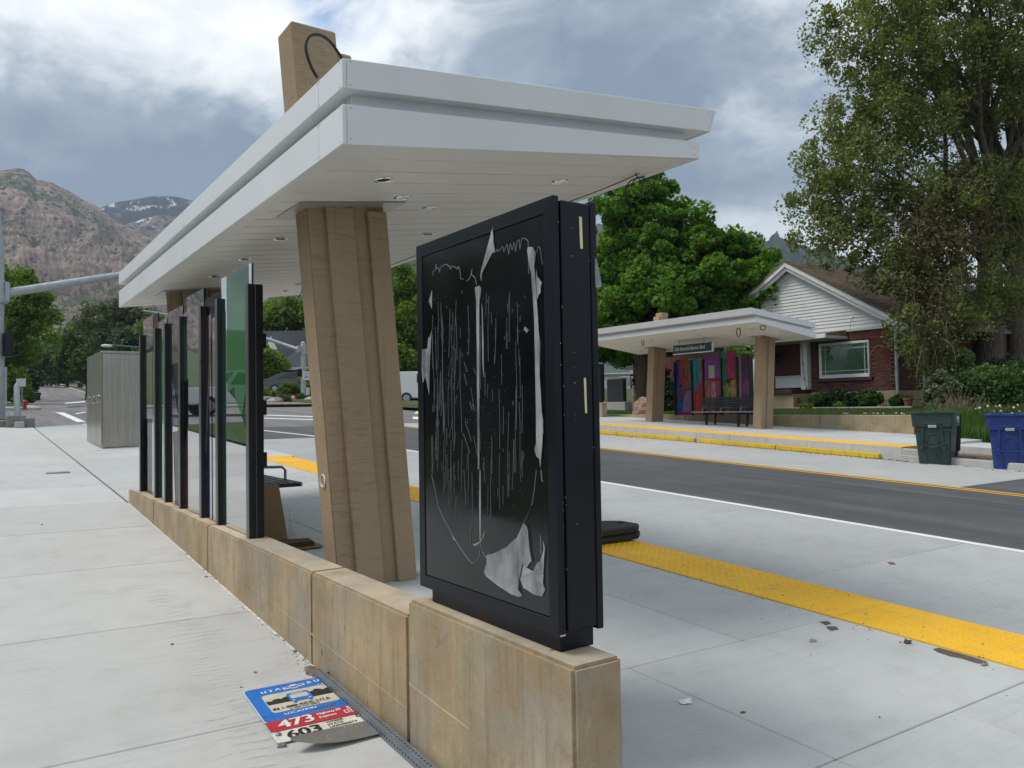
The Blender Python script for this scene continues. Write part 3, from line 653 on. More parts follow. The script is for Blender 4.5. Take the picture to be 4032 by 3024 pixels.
KX = 1.62
kiosk = thing('information_kiosk', (1.71, 2.63, .5), 'tall black kiosk with torn white film on its panel, standing on the concrete plinth nearest', 'kiosk')
b = MB(); b.box(1.645, 1.79, 2.16, 3.06, .4995, .575); b.build('plinth', m_kiosk, kiosk, bevel=.003)
b = MB(); b.box(1.648, 1.80, 2.150, 3.105, .568, 2.022); b.build('cabinet', m_kiosk, kiosk, bevel=.004)
f = MB()                                                       # front frame, mitred ring
y0, y1, z0, z1 = 2.132, 3.122, .560, 2.036; w = .052
for q in (((y0, z0), (y1, z0), (y1-w, z0+w), (y0+w, z0+w)), ((y1, z0), (y1, z1), (y1-w, z1-w), (y1-w, z0+w)), ((y1, z1), (y0, z1), (y0+w, z1-w), (y1-w, z1-w)), ((y0, z1), (y0, z0), (y0+w, z0+w), (y0+w, z1-w))):
    f.prism(list(q), 'x', KX, 1.6485)
f.build('front_frame', m_kiosk, kiosk, bevel=.002)
b = MB(); b.box(1.6235, 1.645, y0+w+.004, y1-w-.004, z0+w+.004, z1-w-.004); b.build('display_panel', m_panel, kiosk, bevel=.001)
b = MB(); b.box(1.627, 1.646, y0+w-.006, y1-w+.006, z0+w-.006, z1-w+.006); b.build('panel_gap', m_gap, kiosk)
b = MB(); b.box(1.655, 1.779, 2.128, 2.152, .575, 2.024); b.build('side_door', m_kiosk, kiosk, bevel=.003)
b = MB(); b.box(1.785, 1.812, 2.130, 3.122, .560, 2.036); b.build('rear_frame', m_kiosk, kiosk, bevel=.003)
b = MB(); b.box(1.649, 1.784, 2.146, 2.153, .58, 2.02); b.build('door_gap', m_gap, kiosk)
m_cream = plain('label_cream', (.72, .66, .40), .6)
for (x, z, w_, h_) in ((1.735, 1.865, .011, .11), (1.743, 1.30, .008, .12)): MB().hexa([(x, 2.1262, z), (x+w_, 2.1262, z), (x+w_, 2.1285, z), (x, 2.1285, z), (x-.003, 2.1262, z+h_), (x+w_-.002, 2.1262, z+h_), (x+w_-.002, 2.1285, z+h_), (x-.003, 2.1285, z+h_)]).build('door_label', m_cream, kiosk)
sc = MB()
for k in range(22):
    z = random.uniform(.6, 2.0); x = random.choice((1.642, 1.652, 1.776, 1.70)); s = random.uniform(.0005, .0012)
    sc.box(x-s, x+s, 2.1265, 2.1282, z-s*random.uniform(1, 3), z+s)
sc.box(1.623, 1.645, 2.1305, 2.1325, .561, .566); sc.build('paint_chip', m_scratch, kiosk)['kind'] = 'stuff'
# --- torn protective film, traced as the scraps that hang on the panel (y along the wall, z up)
FX = 1.6228
def film_poly(pts, org, sc_, name='film_scrap', lift=.0, mat=None):
    pp = [onX(org[0]+x/sc_, org[1]+y/sc_, FX) for x, y in pts]; m = MB(); n = len(pp); c = sum(pp)/n
    V = [(FX-.0006-lift*abs(math.sin(i*1.7)), p[1], p[2]) for i, p in enumerate(pp)]
    bm = bmesh.new(); vs = [bm.verts.new(v) for v in V]; f_ = bm.faces.new(vs); r_ = bmesh.ops.triangulate(bm, faces=[f_]); bm.verts.index_update()
    m.add([tuple(v.co) for v in bm.verts], [tuple(v.index for v in f.verts) for f in bm.faces]); bm.free()
    return m.build(name, mat or m_film, kiosk)
K1 = ((1600, 850), 3.318); K2 = ((1600, 1350), 3.318); K3 = ((1600, 1850), 3.016)
film_poly([(1590, 405), (1672, 408), (1690, 470), (1708, 487), (1690, 600), (1675, 700), (1690, 900), (1700, 1060), (1720, 1105), (1728, 1250), (1748, 1500), (1757, 1659), (1760, 2060), (1770, 2400), (1787, 2540), (1795, 2660), (1803, 2760), (1800, 2850), (1778, 2830), (1795, 2950), (1775, 3120), (1768, 3300), (1745, 3180), (1718, 3090), (1700, 3140), (1690, 3050), (1700, 2960), (1712, 2600), (1710, 2200), (1704, 1900), (1697, 1659), (1680, 1300), (1660, 1000), (1640, 760), (1612, 560), (1583, 450)], *K1, lift=.006)
film_poly([(1695, 675), (1725, 790), (1738, 868), (1784, 874), (1760, 930), (1765, 1000), (1735, 1040), (1722, 1095), (1704, 1040), (1696, 900)], *K1, lift=.004)
film_poly([(893, 935), (965, 912), (982, 945), (955, 1100), (945, 1300), (950, 1659), (955, 2200), (962, 2800), (966, 3310), (940, 3310), (938, 2800), (936, 2200), (932, 1659), (932, 1300), (925, 1120)], *K1, lift=.004)
film_poly([(868, 0), (884, 0), (886, 500), (884, 840), (872, 840), (866, 400)], *K3)
film_poly([(985, 1130), (995, 1200), (1003, 1400), (1012, 1659), (1008, 1960), (1018, 2120), (1008, 2080), (993, 1930), (990, 1659), (992, 1400)], *K1)
film_poly([(1120, 135), (1140, 152), (1143, 250), (1152, 350), (1165, 455), (1158, 490), (1140, 470), (1110, 525), (1085, 508), (1066, 580), (1054, 640), (1005, 672), (996, 780), (984, 860), (974, 800), (985, 690), (1003, 655), (1042, 618), (1066, 510), (1098, 410), (1130, 320), (1115, 230)], *K1, lift=.004)
film_poly([(338, 965), (300, 1115), (338, 1222)], *K1, lift=.003)
film_poly([(332, 1500), (318, 1580), (290, 1592), (288, 1659), (296, 1735), (214, 1742), (206, 2000), (222, 2190), (262, 2090), (272, 1980), (280, 2200), (300, 2340), (318, 2000), (322, 1659)], *K1, lift=.004)
film_poly([(1490, 420), (1414, 630), (1425, 670), (1456, 682), (1442, 790), (1480, 950), (1505, 1085), (1480, 1100), (1440, 1125), (1425, 1180), (1400, 1120), (1384, 1090), (1352, 1170), (1343, 1300), (1345, 1420), (1385, 1490), (1350, 1506), (1260, 1476), (1100, 1372), (960, 1262), (934, 1212), (968, 1100), (975, 1066), (970, 1010), (1040, 992), (1200, 920), (1320, 800), (1396, 660)], *K3, lift=.007)
film_poly([(1388, 1140), (1410, 1250), (1470, 1250), (1520, 1200), (1560, 1105), (1600, 1085), (1640, 950), (1632, 840), (1657, 912), (1628, 1010), (1622, 1115), (1636, 1250), (1540, 1252), (1545, 1330), (1636, 1345), (1655, 1420), (1585, 1380), (1590, 1430), (1620, 1505), (1530, 1480), (1400, 1400), (1366, 1300)], *K3, lift=.005)
film_poly([(786, 868), (800, 885), (870, 855), (905, 800), (925, 720), (928, 770), (905, 830), (860, 880), (815, 905), (800, 900)], *K3)
film_poly([(548, 782), (562, 800), (585, 845), (560, 825)], *K3)
film_poly([(1545, 1440), (1600, 1490), (1570, 1535), (1555, 1500), (1535, 1500)], *K1)
wr = MB()                                                      # fine creases and torn edges that stayed on the panel
def ribbon(pts, w):
    for (a, b) in zip(pts[:-1], pts[1:]):
        d = Vector((b[0]-a[0], b[1]-a[1])); d = d.normalized() if d.length > 1e-9 else Vector((0, 1)); n_ = Vector((-d.y, d.x))*w/2
        wr.hexa([(x, p[0]+s*n_.x, p[1]+s*n_.y) for x in (FX-.0013, FX+.0006) for p, s in ((a, -1), (b, -1), (b, 1), (a, 1))])
def trace(pts, org, sc_, w=.0016): ribbon([tuple(onX(org[0]+x/sc_, org[1]+y/sc_, FX)[1:]) for x, y in pts], w)
trace([(346, 785), (350, 730), (385, 705), (388, 625), (398, 690), (425, 680), (434, 740), (450, 670), (500, 640), (520, 630), (560, 660), (582, 700), (590, 655), (620, 660), (672, 695), (680, 655), (700, 705), (712, 820), (745, 828)], *K1, w=.002)
trace([(1165, 470), (1190, 440), (1200, 470), (1220, 440), (1262, 400), (1275, 470), (1318, 370), (1340, 505), (1360, 360), (1385, 450), (1410, 345), (1430, 470), (1450, 330), (1475, 310), (1485, 440), (1512, 290), (1560, 300), (1592, 330), (1600, 760)], *K1, w=.0018)
trace([(790, 850), (830, 820), (862, 690), (850, 765), (900, 810), (918, 900)], *K1, w=.002)
trace([(1705, 480), (1725, 400), (1750, 430), (1780, 640)], *K1, w=.001)
trace([(300, 60), (340, 230), (380, 440), (430, 550), (545, 770), (650, 940), (735, 1060), (790, 1115), (820, 1090), (865, 1040), (885, 860)], *K3, w=.0014)
trace([(885, 880), (900, 960), (940, 1040), (970, 1050)], *K3, w=.0014)
trace([(1545, 0), (1520, 250), (1490, 420)], *K3, w=.0014)
trace([(1595, 780), (1600, 860), (1598, 1000)], *K3, w=.003); trace([(1600, 0), (1608, 110), (1622, 140)], *K3, w=.003)
for k in range(170):
    x = 335+random.random()**1.25*1230; bot = 3350+1000*(1-abs(x-860)/(530 if x < 860 else 700)); top = 780+(190 if x < 640 else 60 if x > 1000 else 0)+260*random.random()+random.random()**1.15*(bot-1150); L = random.choice((40, 90, 180, 320, 520, 900, 1300))*random.uniform(.5, 1.3); L = min(L, bot-top)
    if L < 15: continue
    near_v = 580 < x < 880 and 1750 < top < 2900
    sl_ = (-.22 if x < 730 else .40)*random.uniform(.4, 1) if near_v else random.gauss(0, .014)
    if near_v: L = min(L, 260)
    n = max(2, int(L/140)+1); ph = random.random()*6; pts = [(x+sl_*L*i/(n-1)+5*math.sin(ph+i*.9), top+L*i/(n-1)) for i in range(n)]
    trace(pts, *K1, w=random.choice((.00025, .0003, .0004, .0005, .0008)))
for k in range(260):
    x, z = random.uniform(340, 1540), random.uniform(1000, 4100); s = random.uniform(2, 9); trace([(x, z), (x+random.gauss(0, 1.5), z+s)], *K1, w=random.uniform(.0003, .0007))
wr.build('film_creases', m_filmline, kiosk)['kind'] = 'stuff'
fl = MB(); fp_ = [onY(x, y, yy) for x, y, yy in ((2343, 1008, 2.125), (2352, 1030, 2.12), (2360, 1070, 2.115), (2371, 1129, 2.11), (2346, 1133, 2.115), (2343, 1075, 2.12))]; fl.add([tuple(p) for p in fp_], [(0, 1, 2, 5), (5, 2, 3, 4)]); fl.build('film_flap', m_film, kiosk)

# ================================================================== BUS SHELTER
def lean(z, zb): return -.080*(z-zb)
def make_column(parent, Y, zb, mirror=False):
    """leaning cast column of stacked piers; ribs on both end faces; stepped top above the roof"""
    R = 2.52; zt = 2.78
    def pier(x0, x1, y0, y1, z0, z1, name='column_pier'):
        v = []
        for z in (z0, z1):
            d = lean(z, .17)
            v += [(x0+d, y0, z), (x1+d, y0, z), (x1+d, y1, z), (x0+d, y1, z)]
        return MB().hexa(v)
    c = pier(R-.545, R, Y+.035, Y+.245, zb, zt).build('column', m_column, parent, bevel=.008, seg=2)
    for s in (0, 1):
        y0, y1 = (Y, Y+.04) if not s else (Y+.24, Y+.28)
        for a, b_ in ((R-.425, R-.235), (R-.135, R+.004)):
            r = pier(a, b_, y0, y1, zb, 2.655); r.build('column_rib', m_column, c, bevel=.006)
    steps = [(0, .30, 3.81), (.30, .405, 3.685), (.405, .52, 3.35)] if not mirror else [(.20, .545, 3.44), (.06, .20, 3.25)]
    for k, (a, b_, zt_) in enumerate(steps):
        pier(R-.545+a, R-.545+b_, Y+.02+.012*k, Y+.29-.012*k, 2.70, zt_).build('column_cap', m_column, c, bevel=.010)
    return c
def quad_prism_y(m, poly, y0, y1): return m.prism(poly, 'y', y0, y1)
def make_shelter(label, group):
    t = thing('bus_shelter', (2.25, 7.0, .2), label, 'bus shelter', group)
    Y0, Y1 = 3.545, 10.40; XL, XR = 1.46, 3.90
    sz = lambda X: 2.585+.1332*(X-1.46)                        # soffit height
    # lower fascia: long sides in panels, ends in one sheet
    def long_side(x, z0, z1, thick, cuts, name, mat, slope=0.0):
        for a, b_ in zip(cuts[:-1], cuts[1:]):
            a2, b2 = a+.0015, b_-.0015
            v = [(x, a2, z0), (x+thick, a2, z0), (x+thick, b2, z0), (x, b2, z0), (x+slope, a2, z1), (x+thick+slope, a2, z1), (x+thick+slope, b2, z1), (x+slope, b2, z1)]
            MB().hexa(v).build(name, mat, t, bevel=.0025)
    cutsL = [Y0, 3.86, 6.95, Y1]
    long_side(XL, sz(XL), 2.777, .022, cutsL, 'lower_fascia', m_white); long_side(XL, 2.854, 2.997, .022, cutsL, 'upper_fascia', m_white)
    long_side(XR-.022, sz(XR), 3.018, .022, [Y0, 6.95, Y1], 'lower_fascia', m_white); long_side(3.985, 3.105, 3.259, .022, [Y0, 6.95, Y1], 'upper_fascia', m_white, .06)
    for ya, yb in ((Y0, Y0+.022), (Y1-.022, Y1)):
        quad_prism_y(MB(), [(XL+.023, sz(XL)), (XR-.023, sz(XR)), (XR-.023, 3.018), (XL+.023, 2.778)], ya, yb).build('lower_fascia', m_white, t, bevel=.0025)
        quad_prism_y(MB(), [(XL+.023, 2.856), (3.983, 3.105), (4.043, 3.259), (XL+.023, 2.999)], ya, yb).build('upper_fascia', m_white, t, bevel=.0025)
    # recessed channel between the two fascias, with the undersides that close it
    ch = MB(); ins = .075
    quad_prism_y(ch, [(XL+ins, 2.70), (XR-ins, 2.93), (XR-ins, 3.12), (XL+ins, 2.875)], Y0+ins, Y1-ins); ch.build('recess', m_white, t)
    lip = MB()
    quad_prism_y(lip, [(XL+.023, 2.8565), (3.983, 3.108), (3.983, 3.118), (XL+.023, 2.868)], Y0+.023, Y1-.023)
    lip.build('upper_underside', m_white, t)
    lip = MB(); quad_prism_y(lip, [(XL+.023, 2.755), (XR-.023, 2.995), (XR-.023, 3.005), (XL+.023, 2.765)], Y0+.023, Y1-.023); lip.build('lower_ledge', m_white, t)
    rf = MB(); quad_prism_y(rf, [(XL+.025, 2.955), (4.02, 3.215), (4.02, 3.235), (XL+.025, 2.975)], Y0+.03, Y1-.03); rf.build('roof_sheet', m_white, t)
    # soffit: border strips and one board per seam
    def board(x0, x1, y0, y1, name, th=.018, dz=0.0):
        MB().hexa([(x0, y0, sz(x0)-.002+dz), (x1, y0, sz(x1)-.002+dz), (x1, y1, sz(x1)+.001+dz), (x0, y1, sz(x0)+.001+dz), (x0, y0, sz(x0)+th), (x1, y0, sz(x1)+th), (x1, y1, sz(x1)+th), (x0, y1, sz(x0)+th)]).build(name, m_soffit, t, bevel=.0018)
    board(XL+.023, XL+.105, Y0+.023, Y1-.023, 'soffit_border', dz=.0005); board(XR-.105, XR-.023, Y0+.023, Y1-.023, 'soffit_border', dz=.0005)
    board(XL+.108, XR-.108, Y0+.023, 3.785, 'soffit_border'); ys = [3.788+.2555*k for k in range(26)]
    for a in ys[:-1]: board(XL+.108, XR-.108, a+.0012, a+.2543, 'soffit_board', dz=.002)
    board(XL+.108, XR-.108, ys[-1]+.001, Y1-.023, 'soffit_border')
    MB().hexa([(x, y, sz(x)+dz) for dz in (.021, .03) for x, y in ((XL+.03, Y0+.03), (XR-.03, Y0+.03), (XR-.03, Y1-.03), (XL+.03, Y1-.03))]).build('soffit_backing', m_gap, t)
    for yy in (Y0+.035, 3.845, 3.875, 6.93, 6.97, Y1-.03):
        for za, zb_ in ((2.604, 2.765), (2.866, 2.985)):
            for zz in (za, zb_): MB().cyl((XL-.0012, yy, zz), (XL+.002, yy, zz), .0042, None, 8).build('screw', m_galv, t)
    for xx in (XL+.04, XR-.05):
        for zz in (sz(xx)+.025, 2.76+.09*(xx-XL), 2.872+.1*(xx-XL)*.95, 2.985+.1*(xx-XL)): MB().cyl((xx, Y0-.0012, zz), (xx, Y0+.002, zz), .0045, None, 8).build('screw', m_galv, t)
    # recessed downlights
    spots = [(1.98, y) for y in (4.205, 6.056, 7.03, 8.06, 9.6)]+[(3.245, y) for y in (4.18, 6.016, 7.9, 9.755)]+[(2.327, 4.66), (2.70, 4.975), (2.33, 9.3), (2.7, 8.98)]
    for x, y in spots:
        n = 14; v = []
        for r, dz in ((.056, -.004), (.056, -.0015), (.044, -.0055), (.036, .045)):
            pass
        def ring(r, dz): return [(x+r*math.cos(2*PI*k/n), y+r*math.sin(2*PI*k/n), sz(x+r*math.cos(2*PI*k/n))+dz) for k in range(n)]
        m = MB(); m.add(ring(.058, -.001)+ring(.054, -.007)+ring(.043, -.0065)+ring(.040, -.003), [(i*n+k, i*n+(k+1) % n, (i+1)*n+(k+1) % n, (i+1)*n+k) for i in range(3) for k in range(n)])
        lt = m.build('downlight', m_reflect, t, smooth=True)
        m = MB(); m.add(ring(.0405, -.0032)+ring(.026, -.0026), [(k, (k+1) % n, n+(k+1) % n, n+k) for k in range(n)]+[tuple(range(n, 2*n))]); m.build('lens', m_reflect if (x+y) % 1 > .3 else m_gap, lt)
    # columns with their cover plates
    for k, (Y, mir) in enumerate(((4.90, False), (9.10, True))):
        make_column(t, Y, pz(2.3, Y)-.06 if k == 0 else .03, mir)
        v = [(x, y, sz(x)-.006) for x, y in ((1.685, Y-.115), (2.42, Y-.115), (2.42, Y+.36), (1.685, Y+.36))]
        pl = MB(); pl.hexa(v+[(a, b_, c+.0035) for a, b_, c in v]); pl.build('cover_plate', m_plate, t, bevel=.001)
    return t
shelter = make_shelter('large white canopy shelter on leaning tan columns, filling the middle of the view', 'bus shelters')
pv = MB(); n = 20; Cc = Vector((1.9405, 5.045, .865))           # round pipe mouth in the side of the near column
ringp = lambda r, x: [(x, Cc.y+r*math.cos(2*PI*k/n), Cc.z+r*math.sin(2*PI*k/n)) for k in range(n)]
pv.add(ringp(.047, 1.916)+ringp(.040, 1.910)+ringp(.036, 1.912)+ringp(.034, 1.99), [(i*n+k, i*n+(k+1) % n, (i+1)*n+(k+1) % n, (i+1)*n+k) for i in range(3) for k in range(n)]+[tuple(range(3*n, 4*n))])
pv.build('pipe_mouth', m_pvc, shelter, smooth=True)

# ---- far shelter: the same build turned round, other side of the street
SX, SY, SZ = 20.22, 23.53, .485
far = dup(shelter, (SX-2.25, SY-7.0, .2+SZ), PI, 'white canopy shelter across the road beside the brick house, with a hanging name sign')
for c_ in list(far.children):
    if c_.name.startswith('pipe_mouth'): bpy.data.objects.remove(c_)
# ================================================================== GLASS SCREENS
A_ = {}
def art(name, tint, veil=.0, streak=False, gloss=.9):
    if name not in A_: A_[name] = mat_glass('glass_'+name, tint, gloss, .015, veil, streak, tuple(min(1, t*1.0) for t in tint))
    return A_[name]
PY = [5.747, 6.604, 7.153, 7.975, 8.667, 9.191, 10.078]
PT = [2.395, 2.297, 2.400, 2.348, 2.300, 2.41]
def make_screen(label, group, arts, base, zt=2.238, PY=PY, PT=PT, zb=.431, side=-1):
    t = thing('art_glass_screen', (1.69, 7.9, .43), label, 'glass screen', group)
    for k, y in enumerate(PY):
        m = MB(); m.box(1.641, 1.747, y, y+.052, zb, zt)
        po = m.build('post', m_black, t, bevel=.0025)
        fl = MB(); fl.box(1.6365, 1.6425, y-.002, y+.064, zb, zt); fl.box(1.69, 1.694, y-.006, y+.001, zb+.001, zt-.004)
        fl.build('flange', m_flange_lit, po, bevel=.001)
        for z in ((.93, 1.30, 1.78) if k == 0 else (.6, 1.0, 1.4, 1.8, 2.1)):
            cl = MB()
            if k == 0: cl.box(1.715, 1.765, y-.012, y+.01, z, z+.105)
            else: cl.cyl((1.747, y+.026, z), (1.752, y+.026, z), .007, None, 8)
            cl.build('clip', m_black if k == 0 else m_galv, po, bevel=.001 if k == 0 else 0)
    for k in range(len(PY)-1):
        a, b_ = PY[k]+.026, PY[k+1]-.004; z0, z1 = zb+.005, PT[k]
        g_ = MB().box(1.676, 1.688, a, b_, z0, z1).build('glass_pane', base[k % len(base)], t, bevel=.0008)
        for i, (poly, mt) in enumerate(arts[k]):
            X = 1.6735-.0006*i if side < 0 else 1.6905+.0006*i
            MB().sheet([(X, lerp(a, b_, u), lerp(z0, z1, v)) for u, v in poly]).build('colour_film', mt, g_)
    return t
R4 = lambda u0, u1, v0, v1: [(u0, v0), (u1, v0), (u1, v1), (u0, v1)]
near_art = [
 [(R4(.0, .085, .0, 1), art('violet', (.42, .36, .72), .12)), ([(.1, 1), (.94, 1), (.94, .52), (.55, .55), (.4, .36), (.1, .62)], art('leaf_green', (.17, .62, .20), .34)), (R4(.80, 1, 0, .86), art('deep_teal', (.0, .52, .40), .6)), ([(.1, .30), (.85, .42), (.85, .55), (.5, .5), (.1, .36)], art('aqua_green', (.28, .80, .62), .2)), ([(.08, 0), (.86, 0), (.86, .42), (.1, .30)], art('pale_aqua', (.40, .66, .58), .6)), (R4(.80, 1, .86, 1), art('leaf_green', (0, 0, 0)))],
 [(R4(.6, 1, 0, .5), art('navy', (.07, .08, .58), .6)), (R4(.6, 1, .5, .92), art('night_maroon', (.36, .07, .20), .5)), (R4(0, .5, 0, .9), art('dusk_blue', (.30, .31, .44), .4)), ([(.5, .9), (.62, .9), (1, .3), (.95, .28)], art('grey_line', (.45, .45, .45), .3))],
 [(R4(0, .14, 0, 1), art('navy', (0, 0, 0))), ([(.3, 0), (1, 0), (1, .28), (.62, .48)], art('brick_red', (.72, .10, .07), .65)), ([(.66, .62), (1, .60), (1, .88), (.8, .9)], art('emerald', (.03, .74, .24), .72)), (R4(.70, 1, .88, .93), art('royal', (.05, .08, .46), .5)), (R4(0, .75, .0, .72), art('slate_lilac', (.38, .38, .50), .42)), (R4(.0, .8, .72, 1), art('steel_blue', (.16, .34, .46), .4))],
 [([(.55, .0), (1, .0), (1, .38), (.7, .38)], art('umber', (.38, .14, .09), .55)), ([(.2, .38), (1, .36), (1, .70), (.6, .6)], art('navy', (0, 0, 0))), (R4(0, 1, .72, 1), art('smoke_teal', (.22, .36, .38), .35))]+[([(.1+.09*i, 1), (.12+.09*i, 1), (.35+.08*i, .4), (.33+.08*i, .4)], art('dark_line', (.05, .05, .05), .6)) for i in range(9)],
 [(R4(0, 1, .28, .93), art('emerald2', (.02, .62, .32), .7)), (R4(0, 1, .0, .30), art('deep_teal', (0, 0, 0))), (R4(.1, 1, .93, 1), art('leaf_green', (0, 0, 0)))],
 [(R4(0, .4, .0, .45), art('oxblood', (.50, .06, .14), .6)), (R4(.35, 1, .42, .8), art('olive', (.34, .35, .14), .4)), (R4(0, .32, .0, .8), art('lilac', (.40, .40, .52), .35)), (R4(.3, .75, .82, 1), art('rust_red', (.50, .18, .14), .15)), (R4(.75, 1, .7, 1), art('straw', (.62, .60, .36), .1))],
]
clear = mat_glass('glass_clear_aqua', (.74, .91, .85), .95); smoke = mat_glass('glass_smoke', (.60, .63, .74), .95)
screen = make_screen('glass screen of tinted panes between black posts, on the low wall beside the pavement', 'art glass screens', near_art, [clear, smoke, smoke, smoke, clear, smoke])
S = dict(streak=True, veil=.72, gloss=.35)
far_art = [
 [(R4(.0, .26, .5, .97), art('f_blue', (.03, .07, .62), **S)), (R4(.26, .48, .55, .99), art('f_scarlet', (.80, .09, .04), **S)), (R4(.48, 1, .45, .98), art('f_brown', (.42, .17, .10), **S)), ([(.0, .06), (1, .06), (1, .45), (.48, .45), (.48, .55), (.26, .5), (0, .5)], art('f_plum', (.27, .12, .25), **S)), ([(.3, .06), (.95, .06), (.95, .42), (.8, .45), (.55, .38)], art('f_mauve', (.52, .38, .62), **S)), ([(.02, .06), (.4, .06), (.44, .26), (.12, .36)], art('f_cobalt', (.06, .18, .78), **S)), (R4(0, 1, 0, .06), art('f_magenta', (.50, .04, .28), **S))],
 [([(0, .35), (.35, .42), (.80, .66), (.66, 1), (0, 1)], art('f_teal', (.05, .46, .52), **S)), ([(0, .0), (1, .0), (1, .62), (.80, .66), (.35, .42), (0, .35)], art('f_red', (.85, .09, .06), **S)), ([(.80, .66), (1, .62), (1, .99), (.66, 1)], art('f_orange', (.85, .25, .08), **S))],
 [(R4(0, 1, .88, 1), art('f_violet', (.38, .15, .34), **S)), (R4(0, .3, .55, .88), art('f_purple', (.58, .10, .58), **S)), (R4(.64, 1, .58, .88), art('f_purple', (0, 0, 0))), (R4(.3, .64, .78, .88), art('f_purple', (0, 0, 0))), (R4(.04, .48, .07, .55), art('f_salmon', (.80, .28, .20), **S)), (R4(.30, .64, .58, .78), art('f_mint', (.70, .78, .58), veil=.7)), (R4(.45, .98, .53, .58), art('f_crimson', (.85, .03, .10), **S)), (R4(.48, .68, .07, .53), art('f_peach', (.85, .55, .42), **S)), (R4(.68, 1, .07, .53), art('f_rosewood', (.66, .16, .20), **S)), (R4(0, 1, 0, .07), art('f_red', (0, 0, 0)))],
 [(R4(.0, .30, .5, 1), art('f_green', (.04, .50, .30), **S)), (R4(.32, 1, .56, 1), art('f_rose', (.80, .10, .20), **S)), (R4(.0, .45, .0, .5), art('f_lime', (.42, .58, .16), **S)), ([(.45, .40), (.6, .54), (1, .56), (1, .2), (.6, .26)], art('f_ochre', (.80, .52, .06), **S)), ([(.45, 0), (1, 0), (1, .2), (.6, .26), (.45, .40)], art('f_wine', (.52, .10, .18), **S))],
 [(R4(.0, .28, .05, .98), art('f_stone', (.62, .60, .48), **S)), (R4(.28, 1, .58, 1), art('f_dusk', (.22, .09, .22), **S)), (R4(.5, .75, .0, .58), art('f_indigo', (.20, .15, .72), **S)), (R4(.75, 1, .0, .58), art('f_pink', (.72, .12, .34), **S)), (R4(.28, .5, 0, .58), art('f_rust', (.56, .08, .09), **S))],
]
FPY = [SY-18.10, SY-17.40, SY-16.93, SY-16.22, SY-15.62, SY-15.16]
fs_ = make_screen('screen of vivid coloured glass panes between black posts behind the far bench', 'art glass screens', far_art, [clear], zt=2.715-SZ, PY=FPY, PT=[2.28, 2.30, 2.45, 2.44, 2.30], zb=1.02-SZ, side=1)
fs_.location = (SX-1.69, SY-7.9, .43+SZ); fs_.rotation_euler = (0, 0, PI)

# ================================================================== BENCHES
def make_bench(label):
    t = thing('slatted_bench', (2.1, 7.9, .3), label, 'bench', 'black slatted benches')
    y0, y1 = 6.72, 9.02; zb = lambda y: pz(2.2, y); zc = zb(7.9)+.44
    for k in range(5):
        x = 1.965+k*.078; MB().box(x, x+.066, y0+.05, y1-.05, zc-.022, zc).build('seat_slat', m_black, t, bevel=.006)
    for k in range(5):
        z = zc+.06+k*.072; x = 1.925-k*.020; MB().hexa([(x, y0+.05, z), (x+.022, y0+.05, z), (x+.022, y1-.05, z), (x, y1-.05, z), (x-.016, y0+.05, z+.060), (x+.006, y0+.05, z+.060), (x+.006, y1-.05, z+.060), (x-.016, y1-.05, z+.060)]).build('back_slat', m_black, t, bevel=.004)
    MB().box(2.352, 2.372, y0, y1, zc-.034, zc+.002).build('front_rail', m_galv_dark, t, bevel=.004)
    for y in (y0, y1-.05): MB().box(1.90, 2.355, y, y+.05, zc-.034, zc-.002).build('end_rail', m_black, t, bevel=.004)
    for y in (y0+.45, (y0+y1)/2, y1-.45):
        MB().tube([(2.37, y, zc-.03), (2.37, y, zc+.08), (2.34, y, zc+.11), (2.05, y, zc+.12), (1.96, y, zc+.10)], .013, 8).build('armrest', m_galv_dark, t, smooth=True)
    for y in (y0+.5, y1-.62):
        m = MB(); m.box(2.27, 2.33, y, y+.06, zb(y)-.04, zc-.03); m.build('leg', m_black, t, bevel=.004)
        m = MB(); m.box(1.86, 2.33, y, y+.06, zc-.085, zc-.03); m.hexa([(1.93, y, zb(y)-.04), (1.98, y, zb(y)-.04), (1.98, y+.06, zb(y)-.04), (1.93, y+.06, zb(y)-.04), (1.80, y, zc+.42), (1.83, y, zc+.42), (1.83, y+.06, zc+.42), (1.80, y+.06, zc+.42)]); m.build('support_frame', m_black, t, bevel=.004)
    return t
bench = make_bench('black slatted metal bench behind the nearest glass post, under the large canopy')
fb = dup(bench, (SX-2.1, SY-7.9, .3+SZ-.06), PI, 'black slatted metal bench in front of the coloured glass across the road')

# ================================================================== HANGING NAME SIGN (far shelter)
sg = thing('street_name_sign', (17.35, 16.22, 2.95), 'dark green hanging sign reading 25th Street & Harrison Blvd under the far canopy', 'sign')
y0, y1, zb_, zt_ = 15.48, 16.98, 2.835, 3.105
MB().box(17.33, 17.39, y0, y1, zb_+.02, zt_).build('sign_board', m_signgreen, sg, bevel=.004)
m = MB(); m.box(17.322, 17.40, y0-.012, y1+.004, zb_, zb_+.02); m.box(17.322, 17.40, y0-.012, y0-.001, zb_+.02, zt_-.01); m.build('edge_trim', m_trim, sg, bevel=.002)
m = MB(); put_text(m, '25th Street & Harrison Blvd', (17.327, y1-.06, zb_+.105), (0, -1, 0), (0, 0, 1), .148, sx=.70, bold=.003); m.build('lettering', m_signtext, sg)
for y in (y0+.32, y1-.22): MB().cyl((17.36, y, zt_-.01), (17.36, y, 3.30), .012, None, 8).build('hanger', m_galv, sg)

